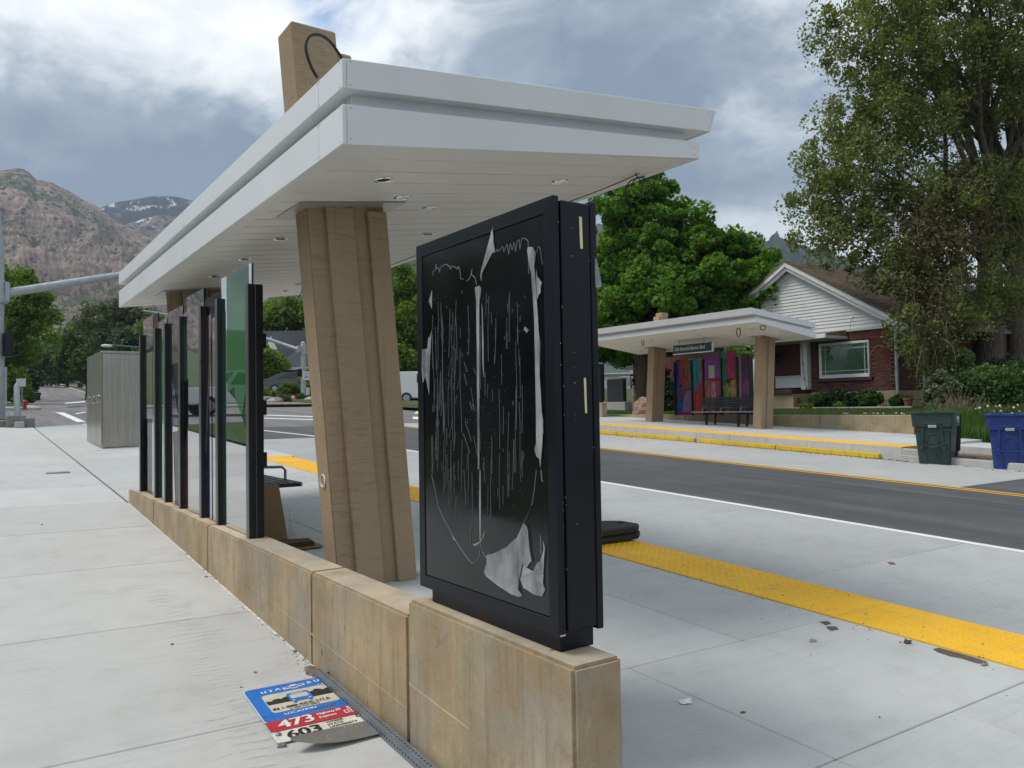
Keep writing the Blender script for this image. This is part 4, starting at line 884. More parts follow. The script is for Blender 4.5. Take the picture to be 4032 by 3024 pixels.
# ================================================================== LOOSE CABLES
def cable(name, pts, r, label, cat='cable', mat=m_cable, grp=None, smooth_n=6):
    P_ = [Vector(p) for p in pts]; out = []
    for i in range(len(P_)-1):
        p0, p1, p2, p3 = P_[max(i-1, 0)], P_[i], P_[i+1], P_[min(i+2, len(P_)-1)]
        for k in range(smooth_n):
            s = k/smooth_n; out.append(.5*((2*p1)+(p2-p0)*s+(2*p0-5*p1+4*p2-p3)*s*s+(3*p1-p0-3*p2+p3)*s**3))
    out.append(P_[-1]); o = MB().tube(out, r, 6).build(name, mat, None, smooth=True); return tag(o, label, cat, grp)
cx = lambda x, y, Y: tuple(onY(x, y, Y))
cable('cable_loop', [cx(*p, 4.15) for p in ((1250, 306), (1228, 268), (1212, 225), (1204, 185), (1213, 150), (1238, 136), (1272, 143), (1305, 170), (1330, 205), (1347, 230))], .0085, 'thick black cable looping above the near corner of the large canopy', 'cable')
cable('wire_coil', [cx(*p, 3.93) for p in ((2500, 680), (2508, 700), (2480, 715), (2465, 745), (2470, 780), (2495, 795), (2520, 780), (2530, 740), (2522, 712), (2508, 702), (2490, 725), (2490, 750), (2512, 772), (2550, 770), (2566, 745), (2555, 715), (2530, 700), (2510, 700), (2540, 694))], .0042, 'thin black wire coiled and hanging from the road edge of the large soffit', 'wire')
cable('drooping_wire', [cx(*p, 9.0) for p in ((1162, 1120), (1186, 1118), (1190, 1120), (1187, 1150), (1172, 1180), (1164, 1210), (1166, 1238), (1140, 1243), (1100, 1239), (1082, 1236))], .005, 'thin black wire drooping from the large soffit behind the tan column', 'wire')
cable('drooping_wire', [cx(*p, 9.2) for p in ((1148, 1240), (1180, 1240), (1196, 1230), (1205, 1205), (1206, 1180))], .004, 'short black wire curling against the near tan column', 'wire')
cable('soffit_wire', [(3.70, 3.9, sz_+.0) for sz_ in (2.875,)]+[(3.72, 4.6, 2.862), (3.70, 6.5, 2.868), (3.71, 8.0, 2.862), (3.70, 9.5, 2.868)], .0035, 'thin dark wire running along the road side of the large soffit', 'wire')
for (x, y, w_, h_, lab) in ((3004, 1290, 11, 9, 'small black wire ring under the far canopy near its right corner'), (2908, 1308, 8, 17, 'black teardrop wire loop hanging at the middle of the far canopy'), (2531, 1347, 4, 13, 'narrow wire loop hanging at the left end of the far canopy')):
    pts = [tuple(onX(x+w_*math.sin(a), y-h_*math.cos(a), 16.75 if x > 2700 else 16.9)) for a in [2*PI*k/10 for k in range(11)]]
    pts = [tuple(np.array(pts[0])+np.array((0, 0, .08)))]+pts; cable('wire_loop', pts, .012, lab, 'wire', grp='wire loops under the far canopy', smooth_n=3)

# ================================================================== FALLEN BUS-STOP SIGN
O = Vector((1.125, 3.700, 0)); ux = Vector((1, .0, 0)).normalized(); uy = Vector((.035, 1, 0)).normalized()
def SP(u, v, h=0.0):
    p = O+ux*u+uy*v; return Vector((p.x, p.y, zs(p.x, p.y)+h))
bs = thing('fallen_bus_sign', (1.35, 3.75, zs(1.35, 3.75)), 'battered blue bus stop sign lying on the pavement against the wall', 'bus sign')
def rrect(u0, u1, v0, v1, r=.02, n=5):
    pts = []
    for cx_, cy_, a0 in ((u1-r, v1-r, 0), (u0+r, v1-r, 90), (u0+r, v0+r, 180), (u1-r, v0+r, 270)):
        for k in range(n+1): a = rad(a0+90*k/n); pts.append((cx_+r*math.cos(a), cy_+r*math.sin(a)))
    return pts
def plate(name, poly, mat, h, th=.003, parent=bs):
    m = MB(); n = len(poly); vs = [SP(u, v, h) for u, v in poly]+[SP(u, v, h+th) for u, v in poly]
    m.add(vs, [tuple(range(n))[::-1], tuple(range(n, 2*n))]+[(i, (i+1) % n, n+(i+1) % n, n+i) for i in range(n)]); return m.build(name, mat, parent)
def flat(name, polys, mat, h, parent):
    m = MB()
    for p in polys: m.sheet([SP(u, v, h) for u, v in p])
    return m.build(name, mat, parent)
bl = plate('blue_panel', rrect(-.002, .425, -.010, .405, .028), m_bus_blue, .010, .004)
ed = plate('panel_edge', rrect(-.006, .429, -.014, .409, .030), m_bus_white, .0085, .0035, bl)
flat('cream_field', [rrect(.055, .388, .075, .300, .022)], m_bus_cream, .0146, bl)
H1 = .0152
flat('skyline', [[(.060, .172), (.388, .172), (.388, .255), (.352, .238), (.325, .270), (.30, .245), (.262, .238), (.205, .232), (.165, .240), (.135, .225), (.11, .238), (.085, .213), (.06, .222)]], m_bus_black, H1, bl)
flat('snow_cap', [[(.318, .262), (.325, .270), (.335, .259), (.328, .254), (.324, .259)], [(.104, .232), (.11, .238), (.117, .231), (.112, .226)], [(.130, .219), (.135, .225), (.141, .218)]], m_bus_cream, H1+.0004, bl)
flat('bus_symbol', [rrect(.168, .282, .158, .268, .018), [(.178, .143), (.196, .143), (.196, .160), (.178, .160)], [(.254, .143), (.272, .143), (.272, .160), (.254, .160)]], m_bus_blue, H1+.0008, bl)
flat('bus_window', [rrect(.180, .270, .198, .246, .008), rrect(.196, .254, .252, .260, .003), rrect(.178, .192, .168, .182, .006), rrect(.258, .272, .168, .182, .006)], m_bus_cream, H1+.0012, bl)
tx = MB(); kw_ = dict(sx=1.0)
def T(body, u, v, size, mat_mb, h=H1+.0008, sx=1.0, bold=0.0, spacing=1.0, align='LEFT'): put_text(mat_mb, body, SP(u, v, h), ux, uy+Vector((0, 0, zs(1.3, 4)-zs(1.3, 3))), size, align, sx, bold, spacing)
[T(l_, u_, v_, .040, tx, bold=.0018) for l_, u_, v_ in (('U', .066, .322), ('T', .104, .326), ('A', .139, .330), ('B', .306, .341), ('U', .345, .344), ('S', .386, .346))]; tx.build('lettering', m_bus_txt, bl)
flat('emblem_bar', [[(.178, .325), (.292, .336), (.292, .363), (.178, .352)]], m_bus_txt, H1, bl); flat('emblem_disc', [[(.235+.026*math.cos(a), .344+.026*math.sin(a)) for a in [2*PI*k/16 for k in range(16)]]], m_bus_txt, H1+.0003, bl)
flat('emblem_stripe', [[(.186, .336), (.286, .346), (.286, .356), (.186, .346)]], m_bus_red, H1+.0008, bl); flat('emblem_ring', [[(.235+.02*math.cos(a), .337+.008*math.sin(a)) for a in [2*PI*k/12 for k in range(12)]]], m_bus_blue, H1+.0012, bl)
tx = MB(); T('1-888-RIDE-UTA', .102, .102, .0345, tx, sx=1.0, bold=.0011); T('(1-888-743-3882)', .138, .081, .0195, tx, sx=1.05, bold=.0006); tx.build('lettering', m_bus_black, bl)
flat('phone_box', [rrect(.066, .096, .100, .128, .003)], m_bus_black, H1, bl); flat('phone_symbol', [[(.076, .103), (.080, .103), (.088, .125), (.083, .125)]], m_bus_cream, H1+.0006, bl)
tx = MB(); T('LOCATION', .098, .030, .030, tx, sx=1.0, bold=.0012); tx.build('lettering', m_bus_txt, bl)
flat('smudge', [rrect(.235, .345, .028, .050, .004)], plain('worn_grey', (.10, .13, .19), .6, var=.4, scale=60), H1, bl)
rng = random.Random(5); ch = MB()                               # flaked enamel along the post side and corners
for k in range(46):
    u, v = (rng.uniform(.33, .425), rng.uniform(.27, .40)) if k < 26 else (rng.uniform(.02, .42), rng.uniform(.0, .4)); s = rng.uniform(.0012, .006 if k < 22 else .003)
    ch.sheet([SP(u+s*rng.uniform(.5, 1.2)*math.cos(a), v+s*rng.uniform(.5, 1.2)*math.sin(a), H1+.0015) for a in [2*PI*q/7 for q in range(7)]])
ch.build('paint_chips', m_bus_txt, bl)
rp = plate('red_route_plate', rrect(-.006, .425, -.118, -.008, .016), m_bus_red, .012, .003)
tx = MB(); T('473', .040, -.098, .112, tx, h=.0156, sx=1.0, bold=.004); T('Highway 89', .228, -.046, .031, tx, h=.0156, sx=.80, bold=.001); T('Express', .228, -.083, .031, tx, h=.0156, sx=.86, bold=.001); tx.build('lettering', m_bus_txt, rp)
flat('pictogram', [rrect(.378, .402, -.048, -.018, .002), rrect(.352, .376, -.088, -.054, .002), rrect(.383, .407, -.088, -.054, .002)], m_bus_txt, .0156, rp)
flat('pictogram_mark', [[(.382, -.044), (.385, -.044), (.399, -.022), (.396, -.022)], [(.396, -.044), (.399, -.044), (.385, -.022), (.382, -.022)], [(.364+.009*math.cos(a), -.071+.012*math.sin(a)) for a in [2*PI*k/10 for k in range(10)]], [(.389, -.083), (.40, -.083), (.40, -.07), (.393, -.06), (.389, -.06)]], m_bus_red, .0162, rp)
wp = plate('white_route_plate', rrect(-.012, .425, -.228, -.112, .016), m_bus_white, .009, .0025)
tx = MB(); T('603', .045, -.206, .106, tx, h=.0122, sx=1.02, bold=.004); T('WEBER', .238, -.142, .025, tx, h=.0122, sx=1.05, bold=.001); T('STATE', .238, -.169, .025, tx, h=.0122, sx=1.05, bold=.001); T('UNIVERSITY', .238, -.196, .025, tx, h=.0122, sx=1.0, bold=.001); tx.build('lettering', m_bus_black, wp)
flat('pictogram', [rrect(.385, .412, -.150, -.120, .002)], m_bus_black, .0122, wp); flat('pictogram_mark', [[(.393, -.144), (.404, -.144), (.404, -.136), (.397, -.127), (.393, -.127)]], m_bus_white, .0127, wp)
bt = MB(); p = SP(.015, -.150, .012)
vs_ = [(r, z) for r, z in ((.013, 0), (.012, .006), (.007, .010))]; bt.lathe(vs_, p, 12); bt.build('bolt', m_galv_dark, wp, smooth=True)
bp = MB(); nu, nv = 16, 6                                       # bent bare plate curling off the ground
V = []; 
for k in (0, 1):
    for i in range(nu+1):
        for j in range(nv+1):
            u = lerp(.425, .020, i/nu); c_ = (i/nu); hgt = .0125+.040*c_**2.2; v = lerp(-.214, lerp(-.365, -.222, c_**3.2), j/nv)-2.4*(hgt-.0125); hgt += .010*(1-j/nv)*c_
            V.append(SP(u, v, hgt+.0022*k))
nn = (nu+1)*(nv+1); Fq = []
for i in range(nu):
    for j in range(nv): a = i*(nv+1)+j; Fq += [(a, a+1, a+nv+2, a+nv+1), (nn+a, nn+a+nv+1, nn+a+nv+2, nn+a+1)]
for i in range(nu):
    for j in (0, nv): a = i*(nv+1)+j; Fq.append((a, a+nv+1, nn+a+nv+1, nn+a) if j == 0 else (a, nn+a, nn+a+nv+1, a+nv+1))
for j in range(nv):
    for i in (0, nu): a = i*(nv+1)+j; Fq.append((a, a+1, nn+a+1, nn+a))
bp.add(V, Fq); bpo = bp.build('bent_plate', m_bus_grey, bs, smooth=True)
sp_ = MB()
for k in range(12): u, v = rng.uniform(.16, .42), rng.uniform(-.33, -.23); c_ = (.425-u)/.405; p = SP(u, v-2.4*.040*c_**2.2, .0125+.040*c_**2.2+.006); sp_.blob((p.x, p.y, p.z), (.003, .003, .0006), k, .3, 1)
sp_.build('paint_speck', m_bus_white, bpo)
# perforated square post
A0, A1 = Vector((1.535, 4.135, 0)), Vector((1.548, 2.15, 0)); W_ = .0445
def PP(t, s, h): p = A0.lerp(A1, t); return Vector((p.x+s, p.y, zs(p.x, p.y)+h+.001))
m = MB(); w2 = W_/2
m.hexa([PP(0, -w2, 0), PP(0, w2, 0), PP(1, w2, 0), PP(1, -w2, 0), PP(0, -w2, W_), PP(0, w2, W_), PP(1, w2, W_), PP(1, -w2, W_)]); po = m.build('perforated_post', m_post_grey, bs, bevel=.004, seg=2)
hl = MB(); n = int((A0-A1).length/.0254)
for k in range(n):
    t = (k+.5)/n
    hl.add([PP(t, 0, W_+.0004)]+[PP(t, 0, W_+.0004)+Vector((.0056*math.cos(a), .0056*math.sin(a), 0)) for a in [2*PI*q/8 for q in range(8)]], [(0, q+1, (q+1) % 8+1) for q in range(8)])
    hl.add([PP(t, -w2-.0004, W_/2)]+[PP(t, -w2-.0004, W_/2)+Vector((0, .0056*math.cos(a), .0056*math.sin(a))) for a in [2*PI*q/8 for q in range(8)]], [(0, (q+1) % 8+1, q+1) for q in range(8)])
hl.build('post_hole', m_gap, po)['kind'] = 'stuff'
m = MB(); q = SP(.405, .385, .02); m.tube([q, q+Vector((.02, .01, .012)), q+Vector((.045, .006, .02))], [.011, .009, .006], 7); q = SP(.412, .235, .02); m.blob(q, (.012, .012, .01), 3); m.build('bracket', m_galv_dark, bs)
# ================================================================== THINGS ON THE GROUND NEARBY
def ground_blob(name, pxy, fn, size, mat, label, cat, grp=None, flat=.5, seed=1):
    p = hit(*pxy, fn); o = MB().blob((p[0], p[1], p[2]+size[2]*.35), size, seed, .3, 2, 1.8, flat).build(name, mat, None, smooth=False); return tag(o, label, cat, grp)
# stacked rubber feet half hidden behind the kiosk
rf = thing('rubber_sign_base', (4.62, 5.4, pz(4.6, 5.4)), 'stack of black rubber sign bases on the yellow strip behind the kiosk', 'sign base')
for k in range(2):
    zb = pz(4.6, 5.4)+.008+k*.062; m = MB(); c = [(4.13, 5.16), (4.80, 5.16), (4.92, 5.27), (4.92, 5.50), (4.80, 5.61), (4.13, 5.61)]; off = (.03, -.02) if k else (0, 0)
    m.prism([(x-off[0], y+off[1]) for x, y in c], 'z', zb, zb+.055); m.build('rubber_slab', m_rubber, rf, bevel=.012)
    for sx_ in (4.80, 4.25): MB().cyl((sx_, 5.38, zb+.055), (sx_, 5.38, zb+.064), .035, .03, 10).build('rubber_stud', m_rubber, rf)
# cardboard beside the bench
cb = MB(); zc = pz(2.05, 6.48)
cb.hexa([(1.86, 6.44, zc), (2.165, 6.47, zc), (2.16, 6.55, zc), (1.86, 6.53, zc), (1.86, 6.50, zc+.50), (2.105, 6.53, zc+.485), (2.10, 6.61, zc+.485), (1.86, 6.59, zc+.50)])
tag(cb.build('cardboard_box', m_cardboard, None, bevel=.003), 'flattened brown cardboard carton leaning upright against the near bench end', 'cardboard')
st = thing('cardboard_stack', (2.24, 6.35, pz(2.24, 6.35)), 'small stack of cardboard sheets lying on the platform by the low wall', 'cardboard')
for k, (dx, dy, mt) in enumerate(((.05, -.05, m_cardboard), (.0, 0, m_cardedge), (.008, .01, m_cardedge), (-.01, .02, m_cardedge))):
    z = pz(2.2, 6.35)+.004+k*.013; MB().prism([(1.85+dx, 6.22+dy), (2.30+dx, 6.24+dy), (2.325+dx, 6.40+dy), (1.85+dx, 6.52+dy)], 'z', z, z+.009).build('cardboard_sheet', mt, st, bevel=.002)
wrp = MB(); wrp.add([(2.17, 6.47, zc+.30), (2.21, 6.50, zc+.24), (2.20, 6.48, zc+.12), (2.24, 6.46, zc+.03), (2.36, 6.50, zc+.035), (2.33, 6.56, zc+.02), (2.17, 6.50, zc+.02)], [(0, 1, 2, 6), (2, 3, 6), (3, 4, 5, 6)]); tag(wrp.build('plastic_wrap', mat_film(.35), None), 'scrap of clear plastic wrap caught on the cardboard carton by the bench', 'plastic wrap')
mh = hit(1305, 1935, pz); m = MB(); m.lathe([(.22, -.02), (.22, .004), (.19, .006), (.188, .003)], (mh[0]+.12, mh[1], mh[2]), 24); tag(m.build('access_cover', m_base, None), 'flush concrete access cover in the platform beside the leaning tan column', 'access cover')
# litter, stones, leaves and mud
lp = hit(2698, 2768, pz); m = MB(); m.blob((lp[0], lp[1], lp[2]+.006), (.030, .018, .010), 3, .35, 2, 2.5, .4); m.add([(lp[0]-.03, lp[1]-.01, lp[2]+.002), (lp[0]+.02, lp[1]-.025, lp[2]+.003), (lp[0]+.035, lp[1]+.012, lp[2]+.006), (lp[0]-.02, lp[1]+.02, lp[2]+.012)], [(0, 1, 2, 3)])
tag(m.build('paper_litter', m_paper, None), 'crumpled white paper scrap alone on the grey platform slab', 'litter')
for (q, s, mt, lab, cat) in (((3200, 2526), (.022, .014, .012), m_boulder2, 'tan pebble on the platform slab between two joints near the yellow strip', 'pebble'), ((3573, 2533), (.020, .016, .016), m_mud, 'black pebble on the platform close to the yellow strip', 'pebble'), ((2925, 2806), (.014, .008, .004), m_rusty, 'small brown dead leaf on the platform slab beyond the paper scrap', 'leaf'),
                             ((3875, 2620), (.022, .012, .010), m_boulder, 'reddish pebble beside the long mud smear at the yellow strip', 'pebble'), ((3545, 2538-8), (.006, .005, .004), m_mud, 'tiny dark grain beside the black pebble', 'pebble')):
    ground_blob('pebble' if cat == 'pebble' else 'dead_leaf', q, pz, s, mt, lab, cat, 'small stones on the platform' if cat == 'pebble' else None)
for (q, s, lab) in (((1109, 2940), (.020, .013, .012), 'flat grey stone in front of the bent plate of the fallen sign'), ((1005, 2649), (.009, .007, .006), 'small round pebble on the pavement beyond the fallen sign'), ((950, 2707), (.006, .005, .004), 'tiny brown pebble beside the upper corner of the fallen sign'), ((812, 2272), (.013, .010, .006), 'pale pebble near the wall foot by the second joint'), ((165, 2067), (.010, .008, .006), 'small dark pebble far out on the left pavement'), ((678, 2538), (.010, .007, .006), 'small grey pebble among the faint tyre marks')):
    ground_blob('pebble', q, zs, s, m_stone, lab, 'pebble', 'small stones on the pavement')
def patch(name, pts, fn, mat, label, cat, h=.002, grp=None):
    m = MB(); c = np.mean([hit(*p, fn) for p in pts], axis=0); ring = [hit(*p, fn) for p in pts]; n = len(ring)
    vs = [(p[0], p[1], fn(p[0], p[1])+.0012) for p in ring]+[(lerp(p[0], c[0], .35), lerp(p[1], c[1], .35), fn(p[0], p[1])+h) for p in ring]
    m.add(vs, [(i, (i+1) % n, n+(i+1) % n, n+i) for i in range(n)]+[tuple(range(n, 2*n))]); return tag(m.build(name, mat, None), label, cat, grp)
jag = lambda pts, s=3.0: [(x+random.gauss(0, s), y+random.gauss(0, s*.5)) for x, y in pts]
patch('mud_smear', jag([(3672, 2556), (3700, 2552), (3760, 2568), (3830, 2588), (3885, 2605), (3890, 2614), (3850, 2612), (3790, 2594), (3740, 2585), (3690, 2570)], 2), pz, m_mud, 'long brown mud smear beside the yellow tactile strip', 'mud', .004)
patch('mud_smear', jag([(3225, 2448), (3260, 2446), (3275, 2456), (3250, 2462), (3236, 2456)], 2), pz, m_mud, 'small mud spot on the platform at the tile joint of the yellow strip', 'mud', .003)
patch('mud_smear', jag([(3255, 2468), (3290, 2466), (3298, 2478), (3275, 2484), (3258, 2476)], 2), pz, m_mud, 'rounded mud spot just below the smaller one on the platform', 'mud', .003)
patch('oil_stain', jag([(3490, 2218), (3520, 2216), (3535, 2226), (3505, 2228)], 2), zr, m_rusty, 'dark squashed leaf on the bus lane concrete', 'leaf', .010)
patch('dirt_heap', jag([(1196, 2630), (1222, 2618), (1262, 2632), (1270, 2648), (1240, 2662), (1205, 2656)], 2), zs, m_dirt, 'patch of brown grit at the wall foot above the fallen sign', 'dirt', .008)
dg = MB(); rng = random.Random(9)                              # grit gathered along the wall foot and on the yellow strip
for k in range(300):
    y = 2.2+abs(rng.gauss(0, 1.8)) if k < 240 else rng.uniform(3.9, 4.6); x = 1.575-abs(rng.gauss(0, .022)) if k < 240 else 1.57-abs(rng.gauss(0, .05)); s = rng.uniform(.0014, .0045)
    if y < 10: dg.blob((x, y, zs(x, y)+s*.3), (s*1.3, s, s*.7), k, .3, 1)
for k in range(190):
    y = rng.uniform(1.0, 5.2); x = rng.choice((rng.uniform(4.0, 4.78), rng.gauss(4.19, .04), rng.uniform(3.0, 7.5))); s = rng.uniform(.0016, .0042)
    fn = pz if x < 4.79 else zr; dg.blob((x, y, fn(x, y)+s*.5+(.006 if 4.19 < x else 0)), (s, s, s*.8), k, .3, 1)
tag(dg.build('grit', m_mud, None), kind='stuff')
tm = MB()                                                      # faint skid rubs of a tyre, a film on the slab
for band, (x0, x1, ya, yb, dy, wd) in enumerate(((.95, 1.22, 3.95, 4.75, .050, .020), (1.02, 1.24, 5.6, 7.0, .085, .028), (.98, 1.32, 4.85, 5.5, .08, .022), (.86, 1.16, 3.25, 3.95, .075, .034))):
    y = ya
    while y < yb:
        xa, xb = x0+random.gauss(0, .03), x1+random.gauss(0, .03); n = 7; up = [(lerp(xa, xb, i/n), y+.02*math.sin(i*1.1+y*7)*.5+wd*.5*math.sin(PI*i/n)) for i in range(n+1)]; dn = [(x, y_-wd*math.sin(PI*i/n)*random.uniform(.5, .9)) for i, (x, y_) in enumerate(up)]
        pl_ = up+dn[1:-1][::-1]; tm.sheet([(x, y_, zs(x, y_)+.0012) for x, y_ in pl_][::-1]); y += dy*random.uniform(.85, 1.2)
def mat_rub():
    t = NT('tyre_rub'); n = t.noise(t.scl(t.pos(), (1.5, 6, 1)), 9, 5, .7); d = t.bsdf((.20, .205, .21), .9); tr = t.new('BsdfTransparent').outputs[0]; m = t.new('MixShader'); t.put(m.inputs[0], t.ramp(n, [(.40, .0), (.70, .30)])); t.l.new(tr, m.inputs[1]); t.l.new(d, m.inputs[2]); return t.done(m.outputs[0])
struct(tm.build('tyre_marks', mat_rub(), walk)); 
vc = hit(228, 1862, zs); m = MB(); m.prism([(vc[0]-.16, vc[1]-.10), (vc[0]+.16, vc[1]-.10), (vc[0]+.16, vc[1]+.10), (vc[0]-.16, vc[1]+.10)], 'z', vc[2]-.03, vc[2]+.012); tag(m.build('valve_cover', m_galv_dark, None, bevel=.006), 'small grey valve cover flush in the left pavement', 'valve cover')

# ================================================================== CABINET
cbt = thing('utility_cabinet', (2.47, 18.3, .59), 'tall stainless steel utility cabinet on a pad at the street corner', 'cabinet')
zc = hit(401, 1771, zs)[2]; x0, x1, y0, H = 2.24, 2.985, 18.2, 2.03; y1 = onX(343, 1700, x0)[1]
MB().box(x0-.16, x1+.10, y0-.35, y1+.1, zc-.3, zc+.015).build('pad', m_base, cbt, bevel=.01)
m = MB(); m.box(x0+.02, x1, y0+.02, y1, zc+.015, zc+.08); m.build('skirt', m_galv_dark, cbt)
MB().box(x0+.012, x1, y0+.012, y1, zc+.06, zc+H-.05).build('body', m_cabinet, cbt, bevel=.006)
MB().box(x0-.01, x1+.02, y0-.01, y1+.02, zc+H-.05, zc+H).build('roof_cap', m_cabinet, cbt, bevel=.008)
for k in range(3):
    ld_ = (y1-y0-.06)/3; ya, yb = y0+.03+k*ld_, y0+.03+k*ld_+ld_-.012
    d = MB().box(x0-.008, x0+.014, ya, yb, zc+.10, zc+H-.07).build('door', m_cabinet, cbt, bevel=.004)
    h_ = MB(); h_.tube([(x0-.008, (ya+yb)/2, zc+1.12), (x0-.05, (ya+yb)/2, zc+1.12), (x0-.05, (ya+yb)/2, zc+.98), (x0-.008, (ya+yb)/2, zc+.98)], .012, 8); h_.lathe([(.03, 0), (.03, .01)], (x0-.02, (ya+yb)/2, zc+.90), 10); h_.build('handle', m_chrome, d, smooth=True)
for xa, xb, za, zb_ in ((x0+.14, x0+.15, .12, H-.09), (x1-.10, x1-.09, .12, H-.09)):
    MB().box(xa, xb, y0+.002, y0+.014, zc+za, zc+zb_).build('panel_seam', m_galv, cbt)
MB().box(x0+.04, x1-.02, y0+.001, y0+.013, zc+H-.13, zc+H-.115).build('panel_seam', m_galv, cbt)
hh = hit(520, 1777, zs); hx = thing('round_handhole', tuple(hh), 'low round orange-rimmed utility ring beside the steel cabinet', 'utility ring')
MB().lathe([(.36, -.05), (.36, .02), (.33, .035), (.30, .035), (.29, .0)], (hh[0]-.03, hh[1]+.0, hh[2]), 28).build('ring', m_base, hx, smooth=True)
MB().lathe([(.285, .0), (.285, .045), (.25, .05), (.0, .05)], (hh[0]-.03, hh[1], hh[2]), 28).build('cover', plain('orange_brown_cover', (.38, .12, .05), .7), hx)

# ================================================================== SIGNAL POLES
def bolts_ring(m, c, r, n=6, rr=.03, h=.1):
    for k in range(n): a = 2*PI*k/n; m.cyl((c[0]+r*math.cos(a), c[1]+r*math.sin(a), c[2]), (c[0]+r*math.cos(a), c[1]+r*math.sin(a), c[2]+h), rr, None, 6)
b0 = hit(-16, 1662, lambda X, Y: zs(X, Y)+.12); bx, by_, bz = b0
sp = thing('signal_pole', (bx, by_, bz), 'tall galvanised signal pole with a mast arm at the left edge', 'signal pole', 'traffic signal poles')
MB().box(bx-.5, bx+.5, by_-.5, by_+.5, bz-.5, bz).build('footing', m_base, sp, bevel=.03)
tp = at(-4, 395, np.dot(np.array(b0)-np.array((0, 0, CZ)), _fw))
zj = onY(20, 1150, by_)[2]
MB().tube([(bx, by_, bz+.10), (bx, by_, zj-1), (bx, by_, zj+1.3), (bx-.01, by_, zj+2.6), (bx-.02, by_, tp[2]-.5), (bx-.02, by_, tp[2])], [.235, .205, .20, .085, .075, .03], 18).build('pole', m_galv, sp, smooth=True)
m = MB(); m.box(bx-.33, bx+.33, by_-.33, by_+.33, bz+.06, bz+.11); bolts_ring(m, (bx, by_, bz), .38, 4, .035, .16); m.build('base_plate', m_galv_dark, sp, bevel=.01)
m = MB(); m.tube([(bx, by_, zj-.35), (bx, by_, zj+.33)], [.29, .25], 16); m.box(bx+.2, bx+.34, by_-.2, by_+.2, zj-.30, zj+.28); m.build('arm_collar', m_galv, sp, bevel=.02)
e1 = onY(480, 1082, by_); ar = [(bx+.3, by_, zj-.02), tuple(e1), (e1[0]+4.6, by_, e1[2]+.55), (e1[0]+9, by_, e1[2]+.85)]; MB().tube(ar, [.135, .112, .085, .06], 16).build('mast_arm', m_galv, sp, smooth=True)
m = MB(); m.box(bx+.18, bx+.42, by_-.30, by_-.05, onY(10, 1365, by_)[2]-.3, onY(10, 1330, by_)[2]+.15); m.build('pedestrian_signal', m_black, sp, bevel=.03)
m = MB(); zz_ = onY(22, 1445, by_)[2]; m.box(bx+.20, bx+.27, by_-.06, by_+.06, bz+.5, zz_); m.build('conduit', m_galv, sp)
b1 = hit(70, 1668, lambda X, Y: zs(X, Y)+.1); q = thing('post_stub', tuple(b1), 'short grey pedestal post between broken concrete blocks beside the tall signal pole', 'post')
zt = at(68, 1508, np.dot(b1-np.array((0, 0, CZ)), _fw))[2]
MB().tube([(b1[0], b1[1], b1[2]), (b1[0]-.03, b1[1], zt-.08), (b1[0]-.03, b1[1], zt)], [.095, .075, .02], 14).build('post', m_galv, q, smooth=True)
for k, (dx, dy, sx_, sz_) in enumerate(((-.05, -.1, .30, .34), (-.32, .1, .25, .2), (.22, -.15, .24, .26), (.02, -.4, .15, .16))):
    MB().box(b1[0]+dx-sx_*.8, b1[0]+dx+sx_*.8, b1[1]+dy-.2, b1[1]+dy+.2, b1[2]-.4, b1[2]-.1+sz_).build('concrete_block', m_stone if k != 3 else m_base, q, bevel=.02)
fp = at(1196, 1594, 51.5); fp[2] = zr(fp[0], fp[1])+.05; D_ = np.dot(fp-np.array((0, 0, CZ)), _fw)
s2 = thing('signal_pole', tuple(fp), 'grey signal pole with a pedestrian button across the crossing, seen beside the tan column', 'signal pole', 'traffic signal poles')
zt = at(1194, 1344, D_)[2]; za = at(1190, 1375, D_)[2]
MB().tube([(fp[0], fp[1], fp[2]), (fp[0]-.02, fp[1], zt-.08), (fp[0]-.02, fp[1], zt)], [.175, .145, .04], 16).build('pole', m_galv, s2, smooth=True)
m = MB(); m.tube([(fp[0], fp[1], za-.33), (fp[0], fp[1], za+.3)], [.20, .18], 14); m.box(fp[0]-.42, fp[0]-.15, fp[1]-.16, fp[1]+.16, za-.22, za+.2); m.build('arm_collar', m_galv, s2, bevel=.02)
ea = at(1030, 1327, D_+.5); MB().tube([(fp[0]-.3, fp[1], za-.03), tuple(ea), (ea[0]-4, ea[1]+.4, ea[2]+1.0), (ea[0]-7, ea[1]+.6, ea[2]+1.4)], [.125, .11, .085, .06], 14).build('mast_arm', m_galv, s2, smooth=True)
MB().tube([(fp[0]+.18, fp[1], za+.02), (fp[0]+.8, fp[1]-.2, za+.16)], .05, 8).build('side_arm', m_galv, s2)
zs_ = at(1201, 1480, D_)[2]; m = MB(); m.box(fp[0]-.16, fp[0]+.36, fp[1]-.24, fp[1]-.215, zs_-.28, zs_+.28); sgp = m.build('notice_plate', m_trim, s2); m = MB()
for z_ in (.14, -.02, -.10): m.box(fp[0]-.04, fp[0]+.24, fp[1]-.2415, fp[1]-.2395, zs_+z_-.02, zs_+z_+.02)
m.build('plate_print', m_ink, sgp)
zb2 = at(1203, 1545, D_)[2]; m = MB(); m.box(fp[0]+.08, fp[0]+.3, fp[1]-.3, fp[1]-.16, zb2-.2, zb2+.3); m.build('push_button', m_trimgrey, s2, bevel=.03)
m = MB(); zh_ = at(1182, 1468, D_)[2]; m.box(fp[0]-.46, fp[0]-.2, fp[1]-.25, fp[1]+.05, zh_-.25, zh_+.25); m.build('signal_head', m_black, s2, bevel=.03)
cn = at(1157, 1594, 50.5); cz = zr(cn[0], cn[1])+.13; c = thing('traffic_delineator', (cn[0], cn[1], cz), 'orange and white traffic marker tilted at the far kerb by the grey signal pole', 'traffic marker')
